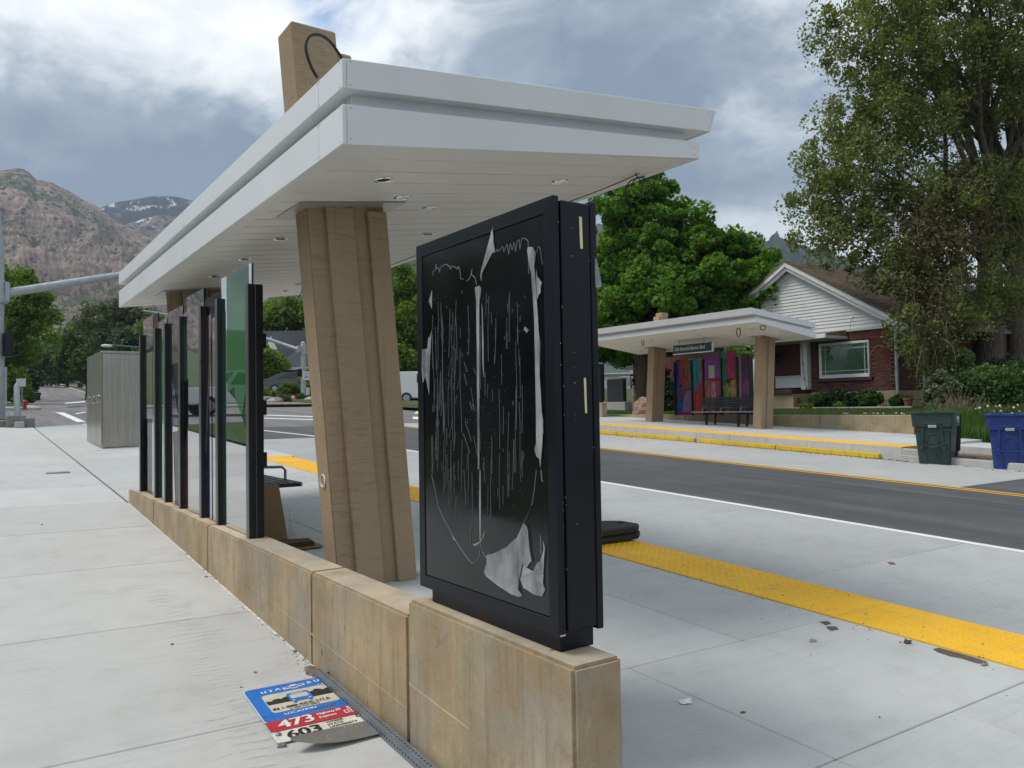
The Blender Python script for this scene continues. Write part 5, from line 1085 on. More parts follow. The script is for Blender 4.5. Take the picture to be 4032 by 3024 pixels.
tpx = at(1153, 1556, 50.5); V0, V1 = Vector((cn[0], cn[1], cz)), Vector((tpx[0], tpx[1], tpx[2]+.02))
for k in range(5): MB().tube([V0.lerp(V1, k/5), V0.lerp(V1, (k+1)/5)], [.15-.012*k, .15-.012*(k+1)], 10).build('band', m_orange if k % 2 == 0 else m_trim, c)
MB().prism([(cn[0]-.3, cn[1]-.3), (cn[0]+.3, cn[1]-.3), (cn[0]+.3, cn[1]+.3), (cn[0]-.3, cn[1]+.3)], 'z', cz-.02, cz+.05).build('rubber_foot', m_rubber, c, bevel=.02)
# street lamp over the trees on the left
sl_ = at(420, 1362, 62); sb = (sl_[0]+3.2, sl_[1]+1.5); s3 = thing('street_lamp', (sb[0], sb[1], zr(*sb)), 'street lamp with a pale cobra head above the far trees', 'street lamp')
MB().tube([(sb[0], sb[1], zr(*sb)), (sb[0], sb[1], sl_[2]-.5), (sb[0]-.6, sb[1]-.3, sl_[2]+.05), (sl_[0]+.2, sl_[1], sl_[2]+.1)], [.1, .07, .05, .04], 10).build('pole', m_galv_dark, s3, smooth=True)
MB().blob((sl_[0], sl_[1], sl_[2]), (.42, .2, .13), 2, .05, 2).build('lamp_head', m_trim, s3, smooth=True)
# small roadside sign back and hydrant on the far left corner
hy = hit(97, 1614, lambda X, Y: zr(X, Y)+.13); k_ = .55; h = thing('fire_hydrant', tuple(hy), 'red fire hydrant on the grass at the far left corner', 'hydrant')
MB().lathe([(r_*.62, z_*.55) for r_, z_ in ((.20, 0), (.20, .06), (.13, .07), (.13, .58), (.16, .60), (.16, .66), (.12, .74), (.05, .80), (.05, .86), (.0, .86))], hy, 14).build('body', m_red, h, smooth=True)
m = MB(); m.cyl((hy[0]-.15, hy[1], hy[2]+.25), (hy[0]+.15, hy[1], hy[2]+.25), .04, None, 10); m.cyl((hy[0], hy[1]-.15, hy[2]+.23), (hy[0], hy[1], hy[2]+.23), .05, None, 10); m.build('nozzle', m_red, h, smooth=True)
rs = at(82, 1500, 48); g_ = hit(90, 1618, lambda X, Y: zr(X, Y)+.13); rsn = thing('road_sign', (g_[0], g_[1], g_[2]), 'back of a grey road sign on a thin leaning post at the far left corner', 'road sign')
D2 = np.dot(g_-np.array((0, 0, CZ)), _fw); ts = at(84, 1492, D2); MB().tube([tuple(g_), (ts[0], ts[1], ts[2]+.05)], .03, 8).build('post', m_galv_dark, rsn)
a_, b_ = at(63, 1491, D2), at(101, 1522, D2); MB().hexa([(a_[0], a_[1]-.08, b_[2]), (b_[0], b_[1]-.08, b_[2]), (b_[0], b_[1]-.05, b_[2]), (a_[0], a_[1]-.05, b_[2]), (a_[0], a_[1]-.08, a_[2]), (b_[0], b_[1]-.08, a_[2]), (b_[0], b_[1]-.05, a_[2]), (a_[0], a_[1]-.05, a_[2])]).build('sign_plate', m_trimgrey, rsn)
# ---- a second, grey notice board beyond the far platform
nb = thing('grey_notice_board', (23.3, 26.2, zf(23, 26)), 'plain dark grey board on a concrete base behind the far black kiosk', 'notice board')
c0, c1 = at(2390, 1582, 36.2), at(2453, 1582, 35.2); dv = (c1-c0); dv[2] = 0; nrm = np.array((-dv[1], dv[0], 0))/np.linalg.norm(dv[:2]); t0 = at(2395, 1492, 35.6)[2]; zb_ = at(2395, 1583, 35.6)[2]; zg = at(2395, 1625, 35.6)[2]-.5
def wallbox(a, b, z0, z1, th, ext=0.0):
    a = np.array(a); b = np.array(b); u = (b-a)/np.linalg.norm(b-a); a = a-u*ext; b = b+u*ext; n = np.array((-u[1], u[0], 0)); q = [a, b, b+n*th, a+n*th]
    return MB().hexa([(p[0], p[1], z0) for p in q]+[(p[0], p[1], z1) for p in q])
ca, cb_ = np.array((c0[0], c0[1], 0)), np.array((c1[0], c1[1], 0))
wallbox(ca, cb_, zb_, t0, .22).build('board', m_greypanel, nb, bevel=.02); wallbox(ca-.4*(cb_-ca)/np.linalg.norm(cb_-ca), cb_, zg, zb_, .4, .12).build('footing', m_base, nb, bevel=.02)
k2 = dup(kiosk, (SX-1.71, 22.02, 1.478), PI, 'black kiosk on the wall end across the road, seen edge-on past the near kiosk')
k2.scale = (.89, .89, .89)
for c_ in list(k2.children):
    if c_.name.startswith(('film_', 'paint_chip')): bpy.data.objects.remove(c_)
# ================================================================== FAR WALL AND KERB RAIL
fwl = thing('retaining_wall', (19.2, 16, .7), 'long low tan retaining wall behind the far shelter, lawn on top', 'wall', 'tan platform walls')
ye = [10.72, 13.33, 15.75, 17.0, 18.3, 19.6, 21.6, 23.6]
for a, b in zip(ye[:-1], ye[1:]):
    MB().hexa([(x, y, zf(19, y)-.3) for x, y in ((19.12, a+.006), (19.33, a+.006), (19.33, b-.006), (19.12, b-.006))]+[(x, y, 1.0+.004*(y-10.7)) for x, y in ((19.12, a+.006), (19.33, a+.006), (19.33, b-.006), (19.12, b-.006))]).build('wall_panel', m_farwall, fwl, bevel=.014)
g = MB(); g.hexa([(x, y, .2) for x, y in ((19.128, 10.8), (19.3, 10.8), (19.3, 23.5), (19.128, 23.5))]+[(x, y, .985+.004*(y-10.7)) for x, y in ((19.128, 10.8), (19.3, 10.8), (19.3, 23.5), (19.128, 23.5))]); g.build('joint', m_joint, fwl)
lg = MB()
for a, b in ((10.72, 13.33), (13.34, 15.7)): lg.hexa([(19.112, a, zf(19, a)-.1), (19.14, a, zf(19, a)-.1), (19.14, b, zf(19, b)-.1), (19.112, b, zf(19, b)-.1), (19.118, a, zf(19, 10.7)+.14), (19.14, a, zf(19, 10.7)+.15), (19.14, b, zf(19, 13)+.12), (19.118, b, zf(19, 13)+.11)])
lg.build('form_ledge', m_farwall, fwl)
kp = MB(); kp.hexa([(x, y, zf(18.4, y)-.2) for x, y in ((18.38, 21.5), (18.62, 21.5), (18.62, 22.7), (18.38, 22.7))]+[(x, y, 1.478) for x, y in ((18.38, 21.5), (18.62, 21.5), (18.62, 22.7), (18.38, 22.7))])
tag(kp.build('kiosk_wall', m_farwall, None, bevel=.014), 'tan concrete plinth under the far black kiosk', 'wall', 'tan platform walls')
segs = [(9.39, 11.915), (11.935, 14.29), (14.45, 14.96), (14.98, 17.4), (17.42, 19.9), (19.92, 22.4)]
for i, (a, b) in enumerate(segs):
    nm = ('at the street lamp end', 'right of the drain gap', 'the short one left of the drain gap', 'left of the short rail', 'below the left far column', 'at the far kiosk')[i]
    r = thing('kerb_rail', (15.45, (a+b)/2, zr(15.4, (a+b)/2)), f'yellow bolted rub rail on the far kerb, {nm if i else "nearest the green bin"}', 'kerb rail', 'yellow rub rails along the far kerb')
    m = MB(); m.hexa([(15.40, a, zr(0, a)+.008), (15.499, a, zr(0, a)+.008), (15.499, b, zr(0, b)+.008), (15.40, b, zr(0, b)+.008), (15.40, a, zr(0, a)+.105), (15.499, a, zr(0, a)+.112), (15.499, b, zr(0, b)+.112), (15.40, b, zr(0, b)+.105)]); m.build('rail', m_bumper, r, bevel=.012, seg=2)
    bo = MB(); n = max(2, int((b-a)/.31)); 
    for k in range(n):
        y = lerp(a+.09, b-.09, k/(n-1))
        for dz in (.036, .082): bo.cyl((15.404, y, zr(0, y)+dz), (15.394, y, zr(0, y)+dz), .012, .010, 6)
    bo.build('bolt', m_galv_dark, r)

# ================================================================== WHEELED BINS
def make_bin(name, mat, loc, rz, label, open_lid=True, grp='wheeled bins'):
    t = thing(name, (0, 0, 0), label, 'bin', grp)
    # local frame: front face looks to -x, width along y, depth along x
    def ringp(z, hx, hy, r, cx_=0.0, n=4):
        pts = []
        for sx_, sy_, a0 in ((1, 1, 0), (-1, 1, 90), (-1, -1, 180), (1, -1, 270)):
            for k in range(n+1): a = rad(a0+90*k/n); pts.append((cx_+sx_*(hx-r)+r*math.cos(a), sy_*(hy-r)+r*math.sin(a), z))
        return pts
    prof = [(.0, .27, .265, .05, 0), (.02, .275, .27, .06, 0), (.62, .315, .315, .06, .0), (.70, .318, .318, .06, 0), (.715, .375, .352, .05, .02), (.955, .395, .365, .05, .02), (.965, .42, .385, .05, .02), (.995, .42, .385, .05, .02), (1.0, .40, .365, .05, .02)]
    m = MB(); rings = [ringp(z, hx, hy, r, c) for z, hx, hy, r, c in prof]+[ringp(z, hx-.03, hy-.03, r, c) for z, hx, hy, r, c in (prof[-2], prof[-4], prof[1])]; n = len(rings[0])
    m.add([p for r in rings for p in r], [(i*n+k, i*n+(k+1) % n, (i+1)*n+(k+1) % n, (i+1)*n+k) for i in range(len(rings)-1) for k in range(n)]+[tuple(range(n))[::-1], tuple(range((len(rings)-1)*n, len(rings)*n))])
    m.build('body', mat, t, smooth=True)
    fr = MB()                                                   # moulded front recess, arch and lifting bar pockets
    xf = lambda z: -(.275+.04*z/.62)-.004
    for sy_ in (-1, 1): fr.hexa([(xf(.28)-.012, sy_*.185-.02, .28), (xf(.28)+.03, sy_*.185-.02, .28), (xf(.28)+.03, sy_*.185+.02, .28), (xf(.28)-.012, sy_*.185+.02, .28), (-.352-.012, sy_*.155-.018, .78), (-.352+.03, sy_*.155-.018, .78), (-.352+.03, sy_*.155+.018, .78), (-.352-.012, sy_*.155+.018, .78)])
    fr.box(-.37, -.33, -.17, .17, .76, .79)
    ac = [(xf(.3+.22*math.sin(a))-.006, .10*math.cos(a)*1.05, .34+.24*math.sin(a)**.6) for a in [PI*k/10 for k in range(11)]]; fr.tube(ac, .012, 6)
    for sy_ in (-1, 1): fr.tube([(xf(.02), sy_*.11, .03), (xf(.33), sy_*.11, .34)], .007, 5); fr.hexa([(-.30, sy_*.25-.06, .60), (-.22, sy_*.25-.06, .60), (-.22, sy_*.25+.06, .60), (-.30, sy_*.25+.06, .60), (-.345, sy_*.25-.07, .66), (-.25, sy_*.25-.07, .66), (-.25, sy_*.25+.07, .66), (-.345, sy_*.25+.07, .66)])
    fr.build('front_moulding', mat, t, bevel=.004)
    bar = MB(); bar.tube([(-.315, -.27, .34), (-.335, -.17, .33), (-.335, .17, .33), (-.315, .27, .34)], .013, 7)
    for sy_ in (-1, 1): bar.box(-.345, -.30, sy_*.19-.03, sy_*.19+.03, .27, .39)
    bar.build('lifting_bar', mat, t, smooth=True)
    nt_ = MB()
    for y in (-.10, .16): nt_.box(-.395, -.375, y-.05, y+.05, .962, 1.003)
    nt_.build('rim_notch', m_gap, t)
    for sy_ in (-1, 1):
        w_ = MB(); w_.cyl((.33, sy_*.24, .125), (.33, sy_*.30, .125), .125, None, 18); wo = w_.build('wheel', m_tyre, t, bevel=.01)
        m = MB(); m.cyl((.33, sy_*.303, .125), (.33, sy_*.306, .125), .08, None, 14); m.build('hub', m_bin_dark, wo)
    MB().cyl((.33, -.24, .125), (.33, .24, .125), .014, None, 8).build('axle', m_galv_dark, t)
    ld = MB(); ld.hexa([(.425, -.33, .20), (.47, -.33, .20), (.47, .33, .20), (.425, .33, .20), (.44, -.37, .97), (.50, -.37, .97), (.50, .37, .97), (.44, .37, .97)]); ld.build('lid', mat, t, bevel=.03, seg=2)
    hd = MB(); hd.tube([(.40, -.30, .94), (.47, -.30, .98), (.47, .30, .98), (.40, .30, .94)], .016, 7); hd.build('handle', mat, t, smooth=True)
    lb = MB(); lb.box(-.367, -.3545, -.075, .06, .70, .745); l_ = lb.build('number_label', m_label, t); ik = MB()
    for k in range(6): ik.box(-.3682, -.3668, -.065+k*.02, -.052+k*.02, .71, .735)
    ik.build('label_print', m_ink, l_)
    t.location = loc; t.rotation_euler = (0, 0, rz); return t
gb = hit(3688, 1831, zr); gl = (gb[0]+.24, gb[1]+.12)
gbin = make_bin('wheeled_bin', m_bin_g, (gl[0], gl[1], zr(*gl)+.014), rad(17), 'dark green wheeled bin with its lid hanging open at the far kerb')
m = MB()
for (u0, u1, z0, z1) in ((.02, .18, .845, .905), (.08, .15, .785, .84)): m.box(u0, u1, -.366-.006, -.360, z0, z1)
lbo = m.build('side_label', m_label, gbin); lbo.location = (0, 0, 0)
for v in lbo.data.vertices: v.co += Vector(gbin.location)
tw = MB(); tw.tube([(-.34, .24, .40), (-.365, .1, .35), (-.37, .02, .31), (-.365, -.1, .34), (-.345, -.24, .40)], .012, 6); tw.tube([(-.365, -.02, .31), (-.36, -.06, .20), (-.35, -.09, .10)], .010, 6); two = tw.build('strap', m_cable, gbin, smooth=True)
for v in two.data.vertices: v.co += Vector(gbin.location)
bb = hit(3972, 1852, zr); bl_ = (bb[0]+.26, bb[1]+.06)
make_bin('wheeled_bin', m_bin_b, (bl_[0], bl_[1], zr(*bl_)+.014), rad(21), 'blue wheeled bin cut off by the right edge of the view')

# ================================================================== BRICK HOUSE
HX = 27.0
hs = thing('brick_house', (28, 18, 1.15), 'red brick bungalow with white gable siding and brown roof behind the far shelter', 'house')
HL, HR = 19.12, 15.76                                            # facade left / right (y)
zb0 = 1.12; zfd = 1.75; zbt = 4.06; zpk = 6.78; ypk = 19.92; yl = 24.2
MB().box(HX+.03, HX+9.8, HR+.03, yl, zb0-.6, zbt).build('wall', m_mortar, hs)
fb_ = bpy.data.meshes; 
def unit(L, H, D, name, bev):
    o = MB().box(0, D, 0, L, 0, H); tmp = o.build(name, m_brick, None, bevel=bev); me = tmp.data; bpy.data.objects.remove(tmp); return me
bme = unit(.205, .064, .05, 'brick', .004)
nb_ = 0; stuffb = MB(); half = [0]
def in_open(y, z): return 16.60 < y < 18.86 and 2.16 < z < 3.66
cands = []
c_h = .0745; rows = int((zbt-zfd-.05)/c_h)
for r in range(rows):
    z = zfd+.05+r*c_h; off = .1075*(r % 2)
    y = HR-.0+off
    while y+.205 < HL+.02:
        if not in_open(y+.1, z+.03) and not in_open(y+.01, z+.03) and not in_open(y+.19, z+.03): cands.append((y, z, r))
        y += .215
cands.sort(key=lambda c: -((c[1] < 3.55)*2+(c[0] < 18)*1+random.random()*.2))
hb = []
for i, (y, z, r) in enumerate(cands):
    if i < 300:
        o = bpy.data.objects.new('brick', bme); COL.objects.link(o); o.parent = hs; o.location = (HX-.02-28+random.gauss(0, .002), y-18, z-1.15)
        if r < 7 and random.random() < .75: hb.append(o)
    else: stuffb.box(HX-.02, HX+.03, y, y+.205, z, z+.064)
pm = bme.copy(); pm.materials.clear(); pm.materials.append(m_brick2)
for o in hb: o.data = pm
for r in range(rows):                                            # side wall courses going back into the shade
    z = zfd+.05+r*c_h; x = HX+.03+.1*(r % 2)
    while x < HX+9.5: stuffb.box(x, x+.205, HR-.005, HR+.03, z, z+.064); x += .215
stuffb.build('brickwork', m_brick, hs)['kind'] = 'stuff'
hrow = [(1.40, 1.74), (1.075, 1.39), (.75, 1.065)]
for k, (za, zb_) in enumerate(hrow):
    y = HR-.03+(.36 if k == 1 else 0)
    if k == 1: MB().box(HX-.05, HX+.05, HR-.03, y-.008, za, zb_).build('foundation_stone', m_foundation, hs, bevel=.012)
    while y < 24.0:
        y2 = min(y+.86, 24.2); MB().box(HX-.05+random.gauss(0, .004), HX+.05, y, y2-.010, za, zb_).build('foundation_stone', m_foundation, hs, bevel=.012); y = y2
    x = HX+.05
    while x < HX+9: MB().box(x, x+.85, HR-.03, HR+.03, za, zb_).build('foundation_stone', m_foundation, hs, bevel=.012); x += .862
MB().box(HX-.045, HX+.06, HR-.025, HL+.02, 1.742, 1.80).build('water_table', m_sill, hs, bevel=.006)
# front window
wy0, wy1, wz0, wz1 = 16.70, 18.76, 2.265, 3.60
wf = MB()
for q in (((wy0, wz0), (wy1, wz0), (wy1-.11, wz0+.13), (wy0+.05, wz0+.13)), ((wy1, wz0), (wy1, wz1), (wy1-.11, wz1-.09), (wy1-.11, wz0+.13)), ((wy1, wz1), (wy0, wz1), (wy0+.05, wz1-.09), (wy1-.11, wz1-.09)), ((wy0, wz1), (wy0, wz0), (wy0+.05, wz0+.13), (wy0+.05, wz1-.09))): wf.prism(list(q), 'x', HX-.05, HX+.04)
win = wf.build('front_window', m_trim, hs, bevel=.008); g0, g1, g2, g3 = wy0+.05, wy1-.11, wz0+.13, wz1-.09
cm = MB(); n = 40
for k in range(n): y = lerp(g0, g1, k/n); cm.hexa([(HX+.002+.014*(k % 2), y, g2), (HX+.007+.014*(k % 2), y, g2), (HX+.007+.014*((k+1) % 2), y+(g1-g0)/n, g2), (HX+.002+.014*((k+1) % 2), y+(g1-g0)/n, g2), (HX+.002+.014*(k % 2), y, g3), (HX+.007+.014*(k % 2), y, g3), (HX+.007+.014*((k+1) % 2), y+(g1-g0)/n, g3), (HX+.002+.014*((k+1) % 2), y+(g1-g0)/n, g3)])
MB().box(HX-.012, HX-.006, g0, g1, g2, g3).build('pane', mat_glass('house_glass', (.74, .84, .78), 1.0, .03), win)
cm.build('curtain', plain('pale_curtain', (.36, .41, .37), .9), win)
mu = MB()
for y in (g0+.13, g1-.15): mu.box(HX-.022, HX-.0125, y-.012, y+.012, g2, g3)
for z in (g2+.13, g3-.15): mu.box(HX-.0225, HX-.013, g0, g1, z-.012, z+.012)
mu.build('muntin', plain('mint_trim', (.42, .54, .47), .5), win)
MB().box(HX-.10, HX+.0, wy0-.13, wy1+.14, wz0-.13, wz0-.005).build('window_sill', m_sill, hs, bevel=.01)
# gable: clapboards, rake boards, roof with shingles
sl0 = (zpk-zbt)/(ypk-15.35); ygl = ypk+(ypk-15.35)
def gy(z): return (z-zbt)/sl0
z = zbt+.01
while z < zpk-.35:
    a, b = 15.35+gy(z)+.22, ygl-gy(z)-.22
    MB().hexa([(HX-.075, a, z), (HX-.02, a, z), (HX-.02, b, z), (HX-.075, b, z), (HX-.045, a+.1, z+.135), (HX-.02, a+.1, z+.135), (HX-.02, b-.1, z+.135), (HX-.045, b-.1, z+.135)]).build('clapboard', m_siding, hs); z += .128
MB().prism([(15.6, zbt), (ygl-.25, zbt), (ypk, zpk-.1)], 'x', HX-.02, HX+.05).build('gable_backing', m_siding, hs)
MB().box(HX-.10, HX-.0, HR-.1, 24.4, zbt-.10, zbt+.005).build('frieze_board', m_trimgrey, hs, bevel=.01)
for s in (1, -1):
    f_ = lambda t: ypk+s*t
    for k, (o0, o1, xx, mm) in enumerate(((0, .20, HX-.42, m_trim), (.20, .34, HX-.34, m_trim), (.34, .52, HX-.10, m_trimgrey))):
        T_ = ypk-15.0
        MB().prism([(f_(0), zpk+.16-o0*1.1), (f_(T_), zpk+.16-T_*sl0-o0*1.1), (f_(T_), zpk+.16-T_*sl0-o1*1.1), (f_(0), zpk+.16-o1*1.1)], 'x', xx, xx+.08 if k < 2 else HX-.02).build('rake_board', mm, hs, bevel=.01)
    MB().prism([(f_(0), zpk+.05), (f_(T_), zpk+.05-T_*sl0), (f_(T_), zpk+.02-T_*sl0), (f_(0), zpk+.02)], 'x', HX-.36, HX).build('eave_soffit', m_trimgrey, hs)
xe = HX+8.2
rf = MB()
for s in (1, -1):
    f_ = lambda t: ypk+s*t; T_ = ypk-14.92
    rf.prism([(f_(0), zpk+.20), (f_(T_), zpk+.20-T_*sl0), (f_(T_), zpk+.12-T_*sl0), (f_(0), zpk+.12)], 'x', HX-.44, xe)
roof = rf.build('roof', m_shingle, hs)
# individual shingles on the visible right slope, the rest joined
Ls = math.hypot(1, sl0); un = Vector((0, -1/Ls, -sl0/Ls)); nn_ = Vector((0, -sl0/Ls, 1/Ls)); base = Vector((HX-.46, ypk, zpk+.205)); T_ = (ypk-14.92)*Ls
def shingle(x, t, w_, l_, lift):
    p = base+Vector((x, 0, 0))+un*t; q = [p, p+Vector((w_, 0, 0)), p+Vector((w_, 0, 0))+un*l_, p+un*l_]; h0, h1 = .004, .014+lift
    return [q[0]+nn_*0, q[1]+nn_*0, q[2]+nn_*0, q[3]+nn_*0, q[0]+nn_*h0, q[1]+nn_*h0, q[2]+nn_*h1, q[3]+nn_*h1]
shs = MB(); cnt = 0; rows = int(T_/.145)
for r in range(rows):
    x = -.3*(r % 2)*.5
    while x < xe-HX+.4:
        w_ = random.uniform(.24, .36); v = shingle(max(0, x), r*.145, w_-.008, .15, random.uniform(0, .004))
        if cnt < 300 and rows*.25 < r and x < 2.6+r*.06: MB().hexa(v).build('shingle', m_shingle, roof); cnt += 1
        else: shs.hexa(v)
        x += w_
shs.build('shingle_field', m_shingle, roof)['kind'] = 'stuff'
rv = MB()
for x in (2.1, 3.75, 5.3): p = base+Vector((x, 0, 0))+un*.35; rv.box(p.x-.16, p.x+.16, p.y-.25, p.y+.1, p.z-.02, p.z+.13)
rv.build('roof_vent', m_gap, roof, bevel=.02)
# porch: deep recess with roof, post, railing, glass-block window
MB().box(HX-1.35, HX+.4, 17.55, 25.4, 3.70, 3.80).build('porch_ceiling', m_trimgrey, hs)
MB().box(HX-1.45, HX-1.35, 17.5, 25.5, 3.68, 3.84).build('gutter', m_trim, hs, bevel=.02)
MB().hexa([(HX-1.4, 17.55, 3.80), (HX+.1, 17.55, 3.80), (HX+.1, 25.4, 3.80), (HX-1.4, 25.4, 3.80), (HX-1.4, 17.55, 3.86), (HX+.1, 17.55, 4.05), (HX+.1, 25.4, 4.05), (HX-1.4, 25.4, 3.86)]).build('porch_roof', m_shingle, hs)
MB().box(HX-.22, HX+.05, HL+.05, HL+.34, 1.87, 3.70).build('porch_post', m_trim, hs, bevel=.01)
MB().box(HX-1.30, HX-1.08, 20.65, 20.87, 1.80, 3.70).build('porch_post', m_trim, hs, bevel=.01)
MB().box(HX-1.2, HX+.05, HL+.06, 24.2, 1.70, 1.86).build('porch_floor', m_sill, hs, bevel=.01)
MB().box(HX-1.1, HX+.0, HL+.06, 20.75, zb0-.3, 1.70).build('porch_base', m_foundation, hs)
rl = MB(); rl.box(HX-.18, HX-.08, HL+.33, 20.7, 2.36, 2.43); rl.box(HX-.18, HX-.08, HL+.33, 20.7, 1.95, 2.0)
rlo = rl.build('porch_rail', m_trimgrey, hs, bevel=.006); y = HL+.36
while y < 20.68: MB().box(HX-.145, HX-.115, y, y+.125, 2.0, 2.36).build('baluster', m_trim, rlo); y += .137
m = MB(); m.tube([(HX-1.42, 21.1, 3.7), (HX-1.38, 20.95, 3.62), (HX-.95, 20.75, 3.45), (HX-.95, 20.75, 1.95), (HX-1.02, 20.72, 1.80), (HX-1.02, 20.72, 1.6)], .055, 8); m.build('downspout', m_trim, hs, smooth=True)
MB().cyl((HX-.03, HR-.09, 1.25), (HX-.06, HR-.09, 3.95), .052, None, 10).build('downspout', m_galv, hs, smooth=True)
bw = MB().box(HX+1.55, HX+1.7, HL, 25, 1.8, 3.75).build('porch_back_wall', m_brick, hs)
gf = MB().box(HX+1.50, HX+1.545, 20.70, 21.55, 2.50, 3.60).build('glass_block_window', m_trimgrey, hs)
gbm = mat_glass('glass_block', (.30, .33, .33), .8, .1, .5, False, (.30, .32, .31))
for i in range(6):
    for j in range(7): MB().box(HX+1.47, HX+1.51, 20.72+i*.139, 20.72+i*.139+.125, 2.52+j*.155, 2.52+j*.155+.138).build('glass_block', gbm, gf, bevel=.012)
# the wing to the left with its own gable end
MB().box(HX+1.2, HX+7, 24.2, 30.5, .6, 4.0).build('wing_wall', m_brick, hs)
wr_ = MB(); wr_.prism([(24.0, 3.9), (27.5, 6.2), (31.0, 3.9), (31.0, 3.8), (27.5, 6.1), (24.0, 3.8)], 'x', HX+.7, HX+7.4); wr_.build('wing_roof', m_shingle, hs)
MB().prism([(24.2, 3.9), (30.8, 3.9), (27.5, 6.05)], 'x', HX+1.15, HX+1.3).build('wing_gable', m_siding, hs)
wg = MB(); wg.prism([(23.9, 3.95), (27.5, 6.32), (31.1, 3.95), (31.1, 3.75), (27.5, 6.1), (23.9, 3.75)], 'x', HX+.66, HX+.74); wg.build('rake_board', m_trim, hs)
hp = MB(); hp.lathe([(.02, 0), (.16, .06), (.19, .2), (.19, .22)], (HX-.4, 20.55, 2.95), 12); hp.blob((HX-.4, 20.55, 3.25), (.24, .24, .14), 4, .4, 2); hp.tube([(HX-.4, 20.55, 3.2), (HX-.4, 20.55, 3.7)], .006, 4)
tag(hp.build('hanging_basket', m_purple, None), 'dark hanging flower basket in front of the glass-block window on the porch', 'plant')
li = MB(); pts = [(HX-.25, HL+.25, 3.6), (HX-.25, HL+.22, 2.9), (HX-.25, HL+.16, 2.3), (HX-.25, HL+.08, 1.9)]; li.tube(pts, .008, 5)
for p in pts: li.blob(p, (.02, .025, .05), 1, .2, 1)
tag(li.build('string_lights', m_cable, None), 'string of dark bulbs hanging down the white porch post', 'string lights')

# ================================================================== BUILDINGS ACROSS THE CROSSING
def frame_on(a, b):
    a = np.array((a[0], a[1], 0.0)); b = np.array((b[0], b[1], 0.0)); u = (b-a)/np.linalg.norm(b-a); n = np.array((-u[1], u[0], 0)); 
    if np.dot(n, a) < 0: n = -n
    return a, u, n, np.linalg.norm(b-a)
def obox(fr, s0, s1, d0, d1, z0, z1):
    a, u, n, L = fr; q = [a+u*s0+n*d0, a+u*s1+n*d0, a+u*s1+n*d1, a+u*s0+n*d1]
    return MB().hexa([(p[0], p[1], z0) for p in q]+[(p[0], p[1], z1) for p in q])
def ogable(fr, s0, s1, d0, d1, z0, zr_, over=.3, th=.14, along='d'):
    """roof; along 'd': ridge runs front to back, along 's': ridge parallel to the front"""
    a, u, n, L = fr; m = MB(); W = lambda s, d, z: tuple((a+u*s+n*d)[:2])+(z,)
    if along == 'd':
        mid = (s0+s1)/2; k = (zr_-z0)/(mid-s0)
        for sg in (-1, 1):
            e = s0-over if sg < 0 else s1+over; ze = z0-k*over
            m.hexa([W(mid, d0-over, zr_-th), W(e, d0-over, ze-th), W(e, d1+over, ze-th), W(mid, d1+over, zr_-th), W(mid, d0-over, zr_), W(e, d0-over, ze), W(e, d1+over, ze), W(mid, d1+over, zr_)])
    else:
        mid = (d0+d1)/2; k = (zr_-z0)/(mid-d0)
        for sg in (-1, 1):
            e = d0-over if sg < 0 else d1+over; ze = z0-k*over
            m.hexa([W(s0-over, mid, zr_-th), W(s1+over, mid, zr_-th), W(s1+over, e, ze-th), W(s0-over, e, ze-th), W(s0-over, mid, zr_), W(s1+over, mid, zr_), W(s1+over, e, ze), W(s0-over, e, ze)])
    return m
# white garage with a green hip roof
gfr = frame_on((61.2, 73.2), (64.95, 70.75)); gz = 2.72
ga = thing('white_garage', (63, 72, gz), 'white garage with a green roof between the kiosk and the far left column', 'garage')
obox(gfr, 0, gfr[3], 0, 6, gz-.4, 5.25).build('wall', m_siding, ga)
for k in range(15): obox(gfr, 3.1, gfr[3]+.01, -.02, .0, gz+.05+k*.165, gz+.05+k*.165+.15).build('clapboard', m_siding, ga)
obox(gfr, .3, 3.0, -.05, .02, gz-.1, 4.72).build('door_frame', m_trimgrey, ga); dr = obox(gfr, .5, 2.8, -.08, -.03, gz-.1, 4.6).build('garage_door', m_trimgrey, ga)
for k in range(4): obox(gfr, .52, 2.78, -.10, -.075, gz-.05+k*.47, gz+.39+k*.47).build('door_panel', m_trim, dr, bevel=.02)
a, u, n, L = gfr; W = lambda s, d, z: tuple((a+u*s+n*d)[:2])+(z,)
gr = MB(); gr.add([W(-3, -.5, 5.3), W(L+.55, -.5, 5.3), W(L+.55, 6.5, 5.3), W(-3, 6.5, 5.3), W(-1.2, 3, 7.2), W(-.2, 3, 7.2)], [(0, 1, 5, 4), (1, 2, 5), (2, 3, 4, 5), (3, 0, 4), (0, 3, 2, 1)]); gro = gr.build('roof', m_shingle_gn, ga)
obox(gfr, -3, L+.6, -.56, -.48, 5.16, 5.32).build('gutter', m_trim, ga)
